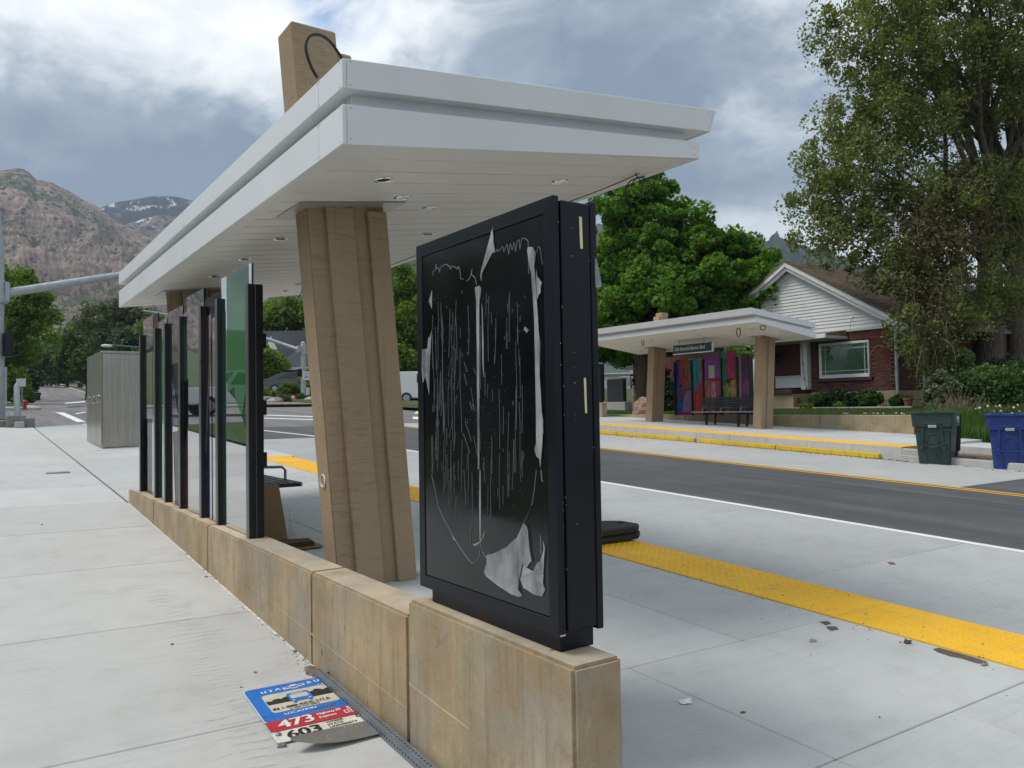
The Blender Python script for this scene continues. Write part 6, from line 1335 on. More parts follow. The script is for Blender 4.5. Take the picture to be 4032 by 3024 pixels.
# brick house behind the garage
bfr = frame_on((66.5, 77.6), (76, 70.2)); bh = thing('dark_brick_house', (70, 75, 3.3), 'dark red brick house with a charcoal roof behind the white garage', 'house')
obox(bfr, 0, bfr[3], 0, 7, 2.5, 5.9).build('wall', m_brick2, bh); ogable(bfr, 0, bfr[3], 0, 7, 5.9, 8.3, .5, .16, 's').build('roof', m_shingle_dk, bh)
obox(bfr, -.4, bfr[3]+.4, -.62, -.5, 5.62, 5.86).build('gutter', m_trim, bh)
for s in (3.05, 6.6, 9.2):
    w_ = obox(bfr, s, s+1.15, -.06, .03, 4.35, 5.45).build('window', m_trim, bh); obox(bfr, s+.1, s+1.05, -.075, -.055, 4.9, 5.36).build('pane', m_window, w_); obox(bfr, s+.1, s+1.05, -.075, -.055, 4.44, 4.84).build('pane', m_window, w_)
pf = thing('picket_fence', (64, 68, 2.8), 'low white picket fence between the garage and the pink boulder', 'fence'); ffr = frame_on((64.3, 69.6), (67.0, 66.6)); k = 0
for k in range(17): obox(ffr, k*.21, k*.21+.12, 0, .05, 2.65, 3.55).build('picket', m_trimgrey, pf)
obox(ffr, 0, 3.6, .05, .1, 2.95, 3.05).build('rail', m_trimgrey, pf)
um = thing('utility_meters', (41.1, 44.5, 2.6), 'grey utility boxes on a post beside the white garage', 'utility box'); ufr = frame_on((40.4, 45.1), (42.6, 43.6)); zu = at(2490, 1505, 60)[2]
MB().cyl((41.2, 44.55, 1.6), (41.2, 44.55, zu), .06, None, 8).build('post', m_galv, um)
for s, w_, z0, z1 in ((.0, .75, -.15, .55), (.85, .45, .35, .55), (.85, .5, -.15, .28), (1.5, .45, -.1, .2)): obox(ufr, s, s+w_, 0, .25, zu+z0-.1, zu+z1-.1).build('meter_box', m_galv, um, bevel=.03)
dz_ = struct(grid_mesh('gravel_yard', [48, 56, 64, 72], [56, 62, 67, 72, 76], lambda X, Y: zr(X, Y)+.16+max(0, X-20)*.012 if True else 0, m_bed))
# cream house with charcoal roofs
cfr = frame_on((18.2, 60.2), (29.5, 52.8)); a, u, n, L = cfr; ch_ = thing('cream_house', (20, 60, 2.7), 'cream house with charcoal roofs and a white porch across the crossing', 'house')
zg = 1.9
obox(cfr, 0, 1.45, 0, 6, zg, 4.75).build('wall', m_render, ch_); obox(cfr, 1.4, 7.6, 1.6, 8, zg, 4.75).build('wall', m_render, ch_); obox(cfr, 3.75, 7.6, .3, 1.7, zg, 4.75).build('wall', m_render, ch_)
w_ = obox(cfr, .35, 1.0, -.06, .02, 3.2, 4.2).build('window', m_trim, ch_)
for s in (.42, .72): obox(cfr, s, s+.22, -.075, -.055, 3.27, 4.13).build('pane', m_window, w_)
MB().blob(W(.68, -.2, 3.1) if False else tuple((a+u*.68-n*.2)[:2])+(3.08,), (.5, .2, .14), 3, .4, 2).build('flower_box', m_purple, ch_)
fl = MB(); 
Wc = lambda s, d, z: tuple((a+u*s+n*d)[:2])+(z,)
fl.add([Wc(1.25, -.75, 4.60), Wc(3.9, -.75, 4.66), Wc(3.9, 3.6, 6.5), Wc(1.9, 3.6, 6.5), Wc(.6, 2.2, 4.9)], [(0, 1, 2, 3), (0, 3, 4)]); fl.build('porch_roof', m_shingle_dk, ch_)
obox(cfr, 1.25, 4.0, -.82, -.72, 4.42, 4.62).build('gutter', m_trim, ch_)
ogable(cfr, -1.5, 7.2, 3.0, 10.5, 5.2, 8.1, .4, .16, 's').build('roof', m_shingle_dk, ch_)
ogable(cfr, 3.7, 7.7, -.1, 5, 4.7, 6.7, .35, .14, 'd').build('roof', m_shingle_dk, ch_)
gb_ = MB(); gb_.add([Wc(3.6, .2, 4.7), Wc(7.8, .2, 4.7), Wc(5.7, .2, 6.6)], [(0, 1, 2)]); gb_.build('gable', m_siding, ch_)
for s in (1.75, 2.65, 3.45): obox(cfr, s, s+.14, -.6, -.45, zg, 4.45).build('porch_post', m_trim, ch_)
rl = obox(cfr, 2.6, 3.9, -.58, -.50, 3.40, 3.48).build('porch_rail', m_trim, ch_)
for k in range(8): obox(cfr, 2.66+k*.15, 2.74+k*.15, -.57, -.51, 2.9, 3.42).build('baluster', m_trim, rl)
obox(cfr, 2.3, 3.0, 1.55, 1.62, 2.7, 4.2).build('door', m_window, ch_)
cc = at(1168, 1345, 68.0); ck = MB(); ck.box(cc[0]-.45, cc[0]+.45, cc[1]-.4, cc[1]+.4, cc[2]-.9, cc[2]+.42); ck.build('chimney', m_boulder, ch_, bevel=.04)
gp = MB(); p0 = at(1068, 1352, 63); gp.add([(p0[0]-.45, p0[1], p0[2]-.5), (p0[0]+.4, p0[1]-.3, p0[2]-.5), (p0[0]-.05, p0[1], p0[2]+.6)], [(0, 1, 2)]); gp.build('dormer_gable', m_trim, ch_)

# ================================================================== CARS
def make_car(name, L, Wd, H, prof, glass, mat, label, cat, wheel_r=.33, wx=None, lamps=True):
    """local frame: nose to -y; side profile in (y,z), cabin narrowed towards the roof"""
    t = thing(name, (0, 0, 0), label, cat)
    def shell(pr, w0, zt, tuck):
        m = MB(); n = len(pr); V = []
        for sx_ in (-1, 1):
            for y, z in pr: k = max(0, (z-zt)/(H-zt)) if z > zt else 0; V.append((sx_*(w0/2-tuck*k), y, z))
        m.add(V, [tuple(range(n)), tuple(range(n, 2*n))[::-1]]+[(i, n+i, n+(i+1) % n, (i+1) % n) for i in range(n)]); return m
    zt = H*.56
    shell(prof, Wd, zt, .17).build('body', mat, t, bevel=.05, seg=2, smooth=True)
    for nm, q in glass:
        m = MB()
        if nm == 'windscreen' or nm == 'rear_window':
            (ya, za), (yb, zb_) = q; ka, kb_ = (za-zt)/(H-zt), (zb_-zt)/(H-zt); wa, wb = Wd/2-.17*ka-.10, Wd/2-.17*kb_-.14; s = -.02 if nm == 'windscreen' else .02
            m.add([(-wa, ya+s, za+.01), (wa, ya+s, za+.01), (wb, yb+s, zb_+.012), (-wb, yb+s, zb_+.012)], [(0, 1, 2, 3)])
        else:
            for sx_ in (-1, 1):
                m.add([(sx_*(Wd/2-.17*max(0, (z-zt)/(H-zt))+.008), y, z) for y, z in q], [tuple(range(len(q))) if sx_ > 0 else tuple(range(len(q)))[::-1]])
        m.build(nm, m_carglass, t)
    wx = wx or (-L*.31, L*.30)
    for y in wx:
        for sx_ in (-1, 1):
            w_ = MB().cyl((sx_*(Wd/2-.20), y, wheel_r), (sx_*(Wd/2+.012), y, wheel_r), wheel_r, None, 20).build('wheel', m_tyre, t, bevel=.02); MB().cyl((sx_*(Wd/2+.012), y, wheel_r), (sx_*(Wd/2+.02), y, wheel_r), wheel_r*.62, None, 16).build('rim', m_rim, w_)
    y0 = -L/2
    for sx_ in (-1, 1):
        MB().box(sx_*Wd*.36-.16, sx_*Wd*.36+.16, y0-.025, y0+.03, H*.40, H*.50).build('headlight', m_lamp, t, bevel=.02)
        MB().box(sx_*(Wd/2+.10)-.08, sx_*(Wd/2+.10)+.08, y0+L*.30, y0+L*.30+.1, H*.58, H*.58+.14).build('mirror', mat if cat != 'van' else m_black, t, bevel=.02)
    MB().box(-Wd*.28, Wd*.28, y0-.022, y0+.02, H*.32, H*.46).build('grille', m_chrome if name != 'parked_van' else m_black, t, bevel=.01); MB().box(-Wd*.48, Wd*.48, y0-.06, y0+.05, H*.17, H*.29).build('bumper', m_chrome if name == 'pickup_truck' else mat, t, bevel=.02)
    return t
sedan = lambda L, H: [(-L/2, .25), (L/2, .28), (L/2, H*.62), (L/2-.25, H*.68), (L*.22, H*.97), (-L*.04, H), (-L*.10, H*.98), (-L*.22, H*.66), (-L/2+.15, H*.56), (-L/2, H*.45)]
r = hit(118, 1575, zq); rc = make_car('parked_car', 4.3, 1.72, 1.42, sedan(4.3, 1.42), [('windscreen', ((-4.3*.215, 1.42*.68), (-4.3*.105, 1.42*.965))), ('side_window', [(-.78, .98), (-.42, 1.33), (.5, 1.32), (1.1, .98)])], m_car_red, 'dark red car parked behind a bin on the far left street', 'car')
rc.location = (r[0]+.1, r[1]+2.0, zq(4, r[1]+2.0))
pu = make_car('pickup_truck', 5.6, 2.0, 1.92, [(-2.8, .45), (2.8, .5), (2.8, 1.15), (.75, 1.15), (.65, 1.88), (-.55, 1.92), (-1.05, 1.22), (-2.7, 1.14), (-2.8, .95)], [('windscreen', ((-1.0, 1.26), (-.6, 1.84))), ('side_window', [(-.85, 1.28), (-.5, 1.8), (.5, 1.78), (.55, 1.28)])], m_car_white, 'white pickup truck with an amber turn signal parked up the far left street', 'pickup truck', .40)
pk = hit(127, 1524, zq); pu.location = (pk[0], pk[1]+1, zq(0, pk[1]+1))
m = MB(); m.blob((pk[0]+.72, pk[1]-1.9, zq(0, pk[1])+1.0), (.20, .08, .2), 1, .05, 2); am = m.build('turn_signal', m_amber, None); am.parent = pu; am.matrix_parent_inverse = Matrix.Translation(-pu.location)
vn = make_car('parked_van', 5.6, 2.02, 2.12, [(-2.8, .32), (2.8, .36), (2.8, 1.9), (2.6, 2.08), (-.85, 2.12), (-1.25, 2.04), (-1.95, 1.28), (-2.62, 1.10), (-2.8, .85)], [('windscreen', ((-1.90, 1.34), (-1.28, 2.0))), ('side_window', [(-1.62, 1.36), (-1.16, 1.92), (-.55, 1.92), (-.55, 1.36)]), ('side_window', [(-.4, 1.36), (-.4, 1.92), (1.0, 1.92), (1.0, 1.36)])], m_car_white, 'white van with a small dark emblem on its door, half hidden by the kiosk', 'van', .36)
v = hit(1612, 1590, lambda X, Y: zr(X, Y)); va = math.atan2(CR[1], CR[0]); vn.rotation_euler = (0, 0, va+PI/2+rad(4)); vd = np.array((math.cos(va+rad(4)), math.sin(va+rad(4)))); vp = np.array(v[:2])+vd*1.55; vn.location = (vp[0], vp[1], zr(*v[:2])+.02)
em = MB(); 
for (y, z, r_) in ((-1.0, .98, .085), (-1.0, .84, .05)): em.prism([(y+r_*math.cos(a), z+r_*1.4*math.sin(a)) for a in [2*PI*k/10 for k in range(10)]], 'x', -1.03, -1.0)
em.box(-1.03, -1.0, -1.3, -.7, .66, .72); eo = em.build('door_emblem', m_ink, None); eo.parent = vn
em = MB()
for (y, z, r_) in ((-1.0, .98, .085),): em.prism([(y+r_*math.cos(a), z+r_*1.4*math.sin(a)) for a in [2*PI*k/10 for k in range(10)]], 'x', 1.0, 1.03)
em.box(1.0, 1.03, -1.3, -.7, .66, .72); eo = em.build('door_emblem', m_ink, None); eo.parent = vn
p2 = dup(pu, (-6.6, 35.5, zr(0, 35.5)), PI/2, 'white pickup truck on the cross street, seen only mirrored in the green glass')
for c_ in list(p2.children):
    if c_.name.startswith('turn_signal'): bpy.data.objects.remove(c_)
gcar = make_car('parked_car', 4.6, 1.85, 1.5, sedan(4.6, 1.5), [('windscreen', ((-.97, 1.03), (-.5, 1.45))), ('side_window', [(-.85, 1.03), (-.45, 1.40), (.55, 1.39), (1.25, 1.03)])], m_car_grey, 'dark grey car parked in front of the cream house porch', 'car')
gc = at(1175, 1552, 56.0); gcar.rotation_euler = (0, 0, va+PI/2); gcar.location = (gc[0], gc[1], gc[2]+.03)
for q, lab, rz in (((146, 1577), 'dark green bin standing in the street beside the red car', .3), ((318, 1528), 'small dark bin on the far right verge of the upper street', 1.2), ((166, 1508), 'tiny dark bin far up the street beyond the white pickup', .2)):
    p = hit(*q, zq); b_ = make_bin('wheeled_bin', m_bin_dark, (p[0], p[1], zq(p[0], p[1])+.01), PI/2+rz, lab)
# ================================================================== PLANTS
def leaves(centers, radii, per, size, mat, name, parent, squash=.75, up=.35, aspect=.62, jit=.35):
    C_ = np.repeat(np.array(centers), per, axis=0); R_ = np.repeat(np.array(radii), per, axis=0); n = len(C_)
    g = RNG.normal(size=(n, 3)); g /= np.maximum(1.0, np.linalg.norm(g, axis=1, keepdims=True)/1.6); P_ = C_+g*R_[:, None]*np.array([.62, .62, .62*squash])
    nr = RNG.normal(size=(n, 3)); nr[:, 2] += up*2.2; nr /= np.linalg.norm(nr, axis=1, keepdims=True)
    t = RNG.normal(size=(n, 3)); t -= nr*(t*nr).sum(1, keepdims=True); t /= np.linalg.norm(t, axis=1, keepdims=True); b = np.cross(nr, t)
    s = (size*(1+jit*RNG.normal(size=n).clip(-2, 2)))[:, None]
    V = np.stack([P_-t*s, P_+b*s*aspect-t*s*.1, P_+t*s, P_-b*s*aspect-t*s*.1], 1).reshape(-1, 3)
    return npmesh(name, V, np.arange(4*n).reshape(-1, 4), mat, parent)
def clumps(blobs, n, shell=.55):
    w = np.array([b[1][0]*b[1][1]*b[1][2] for b in blobs])**.8; w /= w.sum(); out = []
    for i in RNG.choice(len(blobs), size=n, p=w):
        c, r = blobs[i]; d = RNG.normal(size=3); d /= np.linalg.norm(d); out.append(np.array(c)+d*np.array(r)*RNG.random()**(1-shell))
    return np.array(out)
def bl(spec):                                    # (photo x, y, depth, radius) -> ellipsoid
    out = []
    for s in spec:
        x, y, D, r = s[:4]; f_ = s[4] if len(s) > 4 else .85; out.append((at(x, y, D), np.array([r, r, r*f_])))
    return out
def limbs(base, tops, r0, parent, mat, fork=.35, name='trunk', lean=(0, 0), wob=.06):
    m = MB(); base = Vector(base); cen = sum((Vector(t) for t in tops), Vector((0, 0, 0)))/len(tops); H = cen.z-base.z; fk = base+Vector((lean[0], lean[1], H*fork))
    m.tube([base-Vector((0, 0, .3)), base+Vector((0, 0, .25)), base.lerp(fk, .5), fk], [r0*1.35, r0*1.05, r0*.92, r0*.85], 12, False)
    for t in tops:
        t = Vector(t); d = t-fk; L = d.length; pts = [fk]
        for k in (.25, .5, .75, 1): pts.append(fk+d*k+Vector((random.gauss(0, wob), random.gauss(0, wob), random.gauss(0, wob)+.18*math.sin(PI*k)*.5))*L*.6)
        rr = r0*random.uniform(.30, .55); m.tube(pts, [rr, rr*.75, rr*.5, rr*.3, rr*.1], 7, False)
    return m.build(name, mat, parent, smooth=True)
def tree(label, base, spec, n, per, size, mat, r0=.3, ntop=14, crad=.55, bark=None, cat='tree', grp='trees', name='tree', fork=.35, blobs=None, **kw):
    t = thing(name, tuple(base), label, cat, grp); B = blobs or bl(spec); cl = clumps(B, n); 
    leaves(cl, RNG.uniform(crad*.6, crad*1.4, size=len(cl)), per, size, mat, 'crown', t, **kw)
    limbs(base, [cl[i] for i in RNG.choice(len(cl), size=min(ntop, len(cl)), replace=False)], r0, t, bark or m_bark, fork); return t
gnd = lambda x, y: ground_z(x, y)
# ---- maple behind the far shelter
maple = [(2470, 800, 35.5, 1.5), (2560, 760, 35.5, 1.1), (2640, 960, 35, 2.1), (2790, 1030, 35, 1.9), (2900, 960, 35, .8), (2960, 1080, 34, 1.5), (2430, 1000, 36, 1.9), (2700, 1170, 33.5, 2.1), (3010, 1200, 33.5, 1.15), (2430, 1220, 35, 1.8), (2400, 1370, 36, 1.25), (2560, 1330, 35, 1.3), (2870, 1200, 34, 1.6), (2540, 1120, 35, 2.1), (2760, 1320, 32, .7), (2680, 1395, 31, .55), (2900, 1370, 31, .35)]
mt = thing('maple_tree', (24.1, 25.4, 1.1), 'big bright green maple behind the far shelter', 'tree', 'trees')
B = bl(maple); cl = clumps(B, 620, .62); leaves(cl, RNG.uniform(.28, .62, size=len(cl)), 190, .085, m_maple, 'crown', mt, aspect=.8)
fk = at(2525, 1440, 34.6); tr = MB(); tr.tube([(24.2, 25.5, .8), (24.1, 25.4, 1.6), tuple(lerp(np.array((24.1, 25.4, 1.6)), fk, .6)), tuple(fk)], [.42, .36, .30, .28], 12, False)
f1, f2 = at(2500, 1390, 34.6), at(2528, 1360, 34.8)
for f0, idx, r_ in ((f1, range(0, 12), .17), (f2, range(12, 34), .22)):
    tr.tube([tuple(fk), tuple(f0)], [r_*1.1, r_], 9, False)
    for i in RNG.choice(len(cl), size=len(idx), replace=False):
        d = cl[i]-f0; pts = [f0+d*k+RNG.normal(size=3)*.10*np.linalg.norm(d)*(.3 if k < 1 else 0)+np.array((0, 0, .4*math.sin(PI*k))) for k in (0, .3, .6, 1)]; pts[0] = f0; tr.tube([tuple(p) for p in pts], [r_*.6, r_*.42, r_*.25, .02], 6, False)
tr.build('trunk', m_bark, mt, smooth=True)
# ---- old elm over the fence at the right
elm = [(3480, 230, 30, 2.5), (3330, 120, 30, 1.4), (3300, 620, 29, 1.7), (3470, 740, 29, 2.1), (3210, 760, 28.5, 1.1), (3270, 930, 28, 1.3), (3720, 260, 31, 3.4), (3990, 280, 32, 3.6), (3640, 800, 29, 2.4), (3920, 800, 31, 2.8), (3480, 1010, 28, 1.3), (3420, 480, 29.5, 1.9), (3560, 1130, 27.5, 1.35), (3720, 1150, 28, 1.7), (3900, 1120, 29, 1.9), (3580, 1310, 26.5, .95), (3680, 1400, 26.5, .75), (3760, 1290, 27, 1.0), (3520, 20, 30, 2.4), (3850, -60, 31, 3.2), (3640, 1480, 26.5, .42), (3350, 850, 28.5, 1.3), (3560, 480, 30, 2.2)]
el = thing('elm_tree', (32.6, 15.3, 1.0), 'huge old elm with drooping branches filling the upper right corner', 'tree', 'trees')
B = bl(elm); ce = clumps(B, 1050, .55); leaves(ce, RNG.uniform(.20, .62, size=len(ce)), 135, .060, m_elm, 'crown', el, squash=1.05, up=.12)
dry = bl([(3620, 960, 27.6, 1.3), (3740, 1000, 27.8, 1.3), (3640, 1180, 27, 1.0), (3780, 820, 28.5, 1.2), (3660, 1300, 26.3, .7)]); cd = clumps(dry, 130, .5); leaves(cd, RNG.uniform(.3, .6, size=len(cd)), 90, .055, m_elmdry, 'dry_foliage', el, squash=1.3, up=.0)
b0, b1 = np.array((32.6, 15.3, .6)), np.array((33.6, 14.6, .6)); tr = MB(); tops0, tops1 = at(3900, 700, 32), at(3990, 650, 33)
for bb_, tp_, rr in ((b0, tops0, .55), (b1, tops1, .42)):
    tr.tube([tuple(bb_), tuple(bb_+np.array((0, 0, .6))), tuple(lerp(bb_, tp_, .4)), tuple(lerp(bb_, tp_, .75)), tuple(tp_)], [rr*1.35, rr*1.02, rr*.9, rr*.72, rr*.55], 14, False)
    for i in RNG.choice(len(ce), size=26, replace=False):
        s0 = lerp(bb_, tp_, random.uniform(.45, 1)); d = ce[i]-s0; L = np.linalg.norm(d); pts = [s0+d*k+np.array((0, 0, .18*L*math.sin(PI*k*.8)))+RNG.normal(size=3)*.04*L*(k not in (0, 1)) for k in (0, .2, .45, .7, 1)]; r_ = min(.15, .024*L); tr.tube([tuple(p) for p in pts], [r_, r_*.8, r_*.55, r_*.3, .012], 6, False)
tr.build('trunk', m_bark2, el, smooth=True)
tw = MB()
for k in range(170):                                            # bare hanging twigs
    c, r_ = dry[RNG.integers(len(dry))] if k < 110 else B[RNG.integers(len(B))]; p = c+RNG.normal(size=3)*r_*.5; pts = [p]; v = np.array((random.gauss(0, .25), random.gauss(0, .25), random.uniform(-.1, .2)))
    for j in range(5): p = p+v*random.uniform(.25, .5); v = v*.8+np.array((random.gauss(0, .12), random.gauss(0, .12), -.38)); pts.append(p)
    tw.tube([tuple(q) for q in pts], [.018, .014, .011, .008, .006, .004], 4, False)
tw.build('hanging_twig', m_twig, el)['kind'] = 'stuff'
# ---- trees further away
tree('tall leafy green tree between the tan column and the kiosk', (33.9, 67.6, 3.1), [(1600, 1200, 75, 3.2, 1.1), (1560, 1340, 75, 3.6), (1640, 1330, 76, 3.6), (1590, 1090, 75, 1.5, 1.4), (1600, 1400, 74, 2.8, .6)], 300, 110, .17, m_bright, .35, crad=.9)
tree('spreading light green tree with many stems behind the cream house', (31.6, 93, 4), [(1150, 1235, 95, 3.6, .5), (1090, 1260, 95, 3.0, .5), (1220, 1250, 96, 3.2, .5), (1050, 1290, 95, 2.0, .5), (1200, 1205, 95, 2.0, .5)], 230, 70, .24, m_bright, .35, 26, .9, m_bark2, fork=.12)
tree('small green tree beside the left end of the cream house', (17.0, 58.4, 2.4), [(1050, 1440, 58, 1.2), (1080, 1490, 58, .9), (1030, 1400, 58, 1.0), (1095, 1445, 58, .6)], 110, 80, .12, m_bright, .14, 9, .45)
tree('large bright green tree overhanging the left street by the tall signal pole', (.6, 70, 2.9), [(50, 1240, 62, 2.4), (130, 1150, 62, 1.3), (175, 1255, 62, 1.25), (40, 1390, 62, 2.1), (-20, 1130, 63, 2.6), (200, 1330, 61.5, .85), (20, 1510, 60, 1.5), (100, 1095, 62, .9), (-60, 1330, 63, 3)], 420, 90, .125, m_bright, .4, 16, .6)
row = [((450, 1290, 100, 4.2), (520, 1240, 100, 2.6), (380, 1270, 100, 2.6), (560, 1320, 98, 3.2), (470, 1220, 102, 2.0, .7)), ((330, 1350, 112, 3.2), (300, 1400, 112, 2.6), (360, 1420, 110, 2.6)), ((540, 1400, 92, 2.6), (500, 1450, 92, 2.0)), ((255, 1420, 165, 5.0), (225, 1455, 165, 3.6)), ((400, 1440, 125, 3.0, .8), (440, 1470, 122, 2.6, .8)), ((190, 1440, 230, 6.5), (215, 1470, 225, 4.5))]
rmat = [m_grey, m_mid, m_dark, m_mid, m_dark, m_mid]; rlab = ['large grey green tree above the steel cabinet', 'rounded green tree left of the grey green one on the upper street', 'dark tree close behind the steel cabinet', 'tree leaning over the far right verge of the upper street', 'dark spruce-like tree low on the right verge', 'farthest tree closing the upper street']
for sp2, mm, lb in zip(row, rmat, rlab):
    c = at(*sp2[0][:3]); tree(lb, (c[0]+.5, c[1], zq(c[0], c[1])+.1), list(sp2), 150, 70, .0019*sp2[0][2]+.04, mm, .32, 9, sp2[0][2]*.009, grp='street trees beyond the crossing', fork=.3)
left = [((95, 1430, 105, 3.0), (60, 1390, 105, 3.0), (120, 1390, 108, 2.2)), ((60, 1500, 88, 2.2), (90, 1470, 90, 1.8), (30, 1470, 88, 2.4)), ((140, 1420, 180, 5.0), (120, 1460, 175, 4.0)), ((70, 1560, 72, 1.0), (50, 1550, 72, 1.1))]
for sp2, mm, lb in zip(left, [m_mid, m_dark, m_mid, m_box], ['tree on the left verge behind the red car', 'dark tree overhanging the red car', 'tree at the far left end of the upper street', 'low shrub on the left corner beside the hydrant']):
    c = at(*sp2[0][:3]); tree(lb, (c[0]-.8, c[1], zq(c[0], c[1])+.1), list(sp2), 120, 70, .0019*sp2[0][2]+.04, mm, .28, 8, sp2[0][2]*.009, grp='street trees beyond the crossing', fork=.3)
for i, (sp2, mm, lb) in enumerate((([(700, 1330, 92, 4.0), (640, 1400, 92, 3.0), (760, 1380, 92, 3.4)], m_mid, 'green tree seen through the tinted glass of the near screen'), ([(870, 1310, 98, 4.2), (940, 1380, 98, 3.4), (830, 1420, 97, 3.0)], m_bright, 'light tree seen through the green pane of the near screen'), ([(1330, 1330, 88, 3.6), (1400, 1400, 88, 3.0), (1480, 1360, 90, 3.0)], m_mid, 'tree hidden mostly by the near tan column'))):
    c = at(*sp2[0][:3]); tree(lb, (c[0], c[1], zq(c[0], min(c[1], 300))+.1), sp2, 150, 70, .2, mm, .32, 9, .85, grp='street trees beyond the crossing')
lc, lr = [], []
for x, y, r in ((-11.5, 14, 3.6), (-10.5, 21, 3.8), (-11, 28, 3.4), (-15, 40, 4.2), (-9.5, 7.5, 3.0), (-13, 2, 3.2)):
    zb = zs(-1.5, y)-.2; B = [(np.array((x, y, zb+r*1.15)), np.array((r, r, r*.9))), (np.array((x+.5, y+1.2, zb+r*.6)), np.array((r*.9, r*.9, r*.6)))]; c_ = clumps(B, 130); lc.append(c_); lr.append(RNG.uniform(.5, 1.1, len(c_)))
tag(leaves(np.concatenate(lc), np.concatenate(lr), 60, .17, m_mid, 'unseen_tree_crowns', None), kind='stuff')  # unseen tree crowns left of the view, added to darken kiosk and glass reflections
# ---- clipped bushes before the brick house, pots, hedge
def bush(label, c, r, mat=m_box, n=70, per=60, size=.042, cat='bush', grp='clipped bushes before the brick house', name='bush', wood=True):
    t = thing(name, (c[0], c[1], c[2]-r[2]), label, cat, grp); d = RNG.normal(size=(n, 3)); d /= np.linalg.norm(d, axis=1, keepdims=True); P_ = np.array(c)+d*np.array(r)*RNG.uniform(.55, .95, size=(n, 1)); P_[:, 2] = np.maximum(P_[:, 2], c[2]-r[2]*.95)
    leaves(P_, np.full(n, min(r)*.34), per, size, mat, 'foliage', t, up=.2); m = MB()
    for k in range(6): m.tube([(c[0], c[1], c[2]-r[2]*1.05), tuple(P_[k]*.6+np.array(c)*.4), tuple(P_[k])], [.03, .02, .008], 5, False)
    m.build('stem', m_bark, t); return t
lz = lambda x, y: lawn_z(x, y)
for (y, h, r, mm, lab) in ((19.85, .78, .46, m_dark, 'tall dark bush at the foot of the porch behind the far column'), (18.36, .58, .40, m_box, 'rounded bright bush left of the darkest bush under the window'), (17.66, .74, .41, m_dark, 'darkest square bush under the left part of the house window'), (16.98, .56, .35, m_dark, 'low dark bush under the middle of the house window'), (16.34, .62, .44, m_box, 'bright rounded bush under the right end of the house window'), (15.22, .42, .36, m_box, 'lowest small bush at the foot of the grey downspout')):
    bush(lab, (26.35, y, lz(26.3, y)+h*.5), (.36, r, h*.52), mm)
for (y, lab) in ((19.27, 'terracotta pot beside the tall dark bush at the porch'), (14.86, 'terracotta pot at the right corner of the brick house')):
    z = lz(26.2, y); t = thing('flower_pot', (26.2, y, z), lab, 'pot', 'terracotta pots'); MB().lathe([(.10, 0), (.15, .28), (.17, .28), (.17, .34), (.14, .34), (.13, .30)], (26.2, y, z), 14).build('pot', m_terracotta, t, smooth=True)
    leaves(np.array([(26.2, y, z+.38)]), np.array([.14]), 50, .05, m_mid, 'plant', t)
for (x, y, lab) in ((25.9, 18.75, 'low hosta clump between the pot and the first round bush'), (25.9, 17.28, 'pale hosta clump between two bushes under the window'), (25.8, 18.45, 'small leafy clump at the lawn edge before the bushes')): bush(lab, (x, y, lz(x, y)+.08), (.18, .18, .12), m_bright, 20, 30, .06, 'plant', 'hosta clumps', 'hosta')
struct(MB().box(25.75, 25.83, 14.5, 20.3, lz(25.8, 17)-.1, lz(25.8, 17)+.05).build('bed_edging', m_base))
bush('dark clipped hedge beside the left end of the coloured glass', (22.2, 22.0, 1.0+.55), (.55, .75, .75), m_dark, 140, 70, .05, 'hedge', None, 'hedge'); bush('purple-leaved shrub rising behind the clipped hedge', (25.0, 25.9, 2.45), (.7, .9, .8), m_purple, 90, 70, .06, 'shrub', None, 'shrub')
c = at(2492, 1558, 84); bush('round green bush on the gravel before the white garage', (c[0], c[1], c[2]), (.75, .75, .6), m_bright, 60, 60, .09, 'bush', None)
c = at(2455, 1562, 84); bush('dark bush at the corner of the white garage', (c[0], c[1], c[2]), (.5, .5, .6), m_dark, 40, 50, .09, 'bush', None)
c = at(2540, 1525, 70); bush('dark red shrub beside the left far column', (c[0], c[1], c[2]-.3), (.6, .6, 1.1), m_purple, 70, 60, .07, 'shrub', None, 'shrub')
q = at(2531, 1612, 28.0); bo = MB(); bo.add(*[(lambda b: (b.v, b.f))(MB().blob((q[0], q[1], q[2]-.02), (.30, .36, .44), 5, .17, 3, 2.4))][0]); tag(bo.build('boulder', m_boulder), 'pink pointed boulder on the grass behind the left far column', 'boulder')
# ---- gravel garden at the far kerb
grd = [(1050, 1585, 50.5, .55), (1072, 1596, 50, .35), (1092, 1592, 50.2, .45), (1230, 1585, 51, .55), (1248, 1592, 50.6, .3), (1120, 1580, 51.5, .4), (1215, 1570, 52, .35)]
glab = ['widest grey boulder at the left end of the far gravel bed', 'small pale boulder second from the left on the far kerb', 'grey boulder close left of the orange traffic marker', 'wide pale boulder right of the far signal pole', 'smallest grey boulder at the right end of the far gravel bed', 'pale boulder set back behind the orange traffic marker', 'small grey boulder set back behind the far signal pole']
for i, (x, y, D, r) in enumerate(grd):
    c = at(x, y, D); tag(MB().blob((c[0], c[1], zr(c[0], c[1])+.2), (r, r*.8, r*.55), i+10, .2, 2, 1.2).build('boulder', m_boulder2 if i % 2 else m_stone), glab[i], 'boulder', 'garden boulders at the far kerb')
struct(grid_mesh('garden_bed', [12, 15, 18, 22, 30], [44.72, 47, 50, 53, 55], lambda X, Y: zr(X, Y)+.15, m_bed))
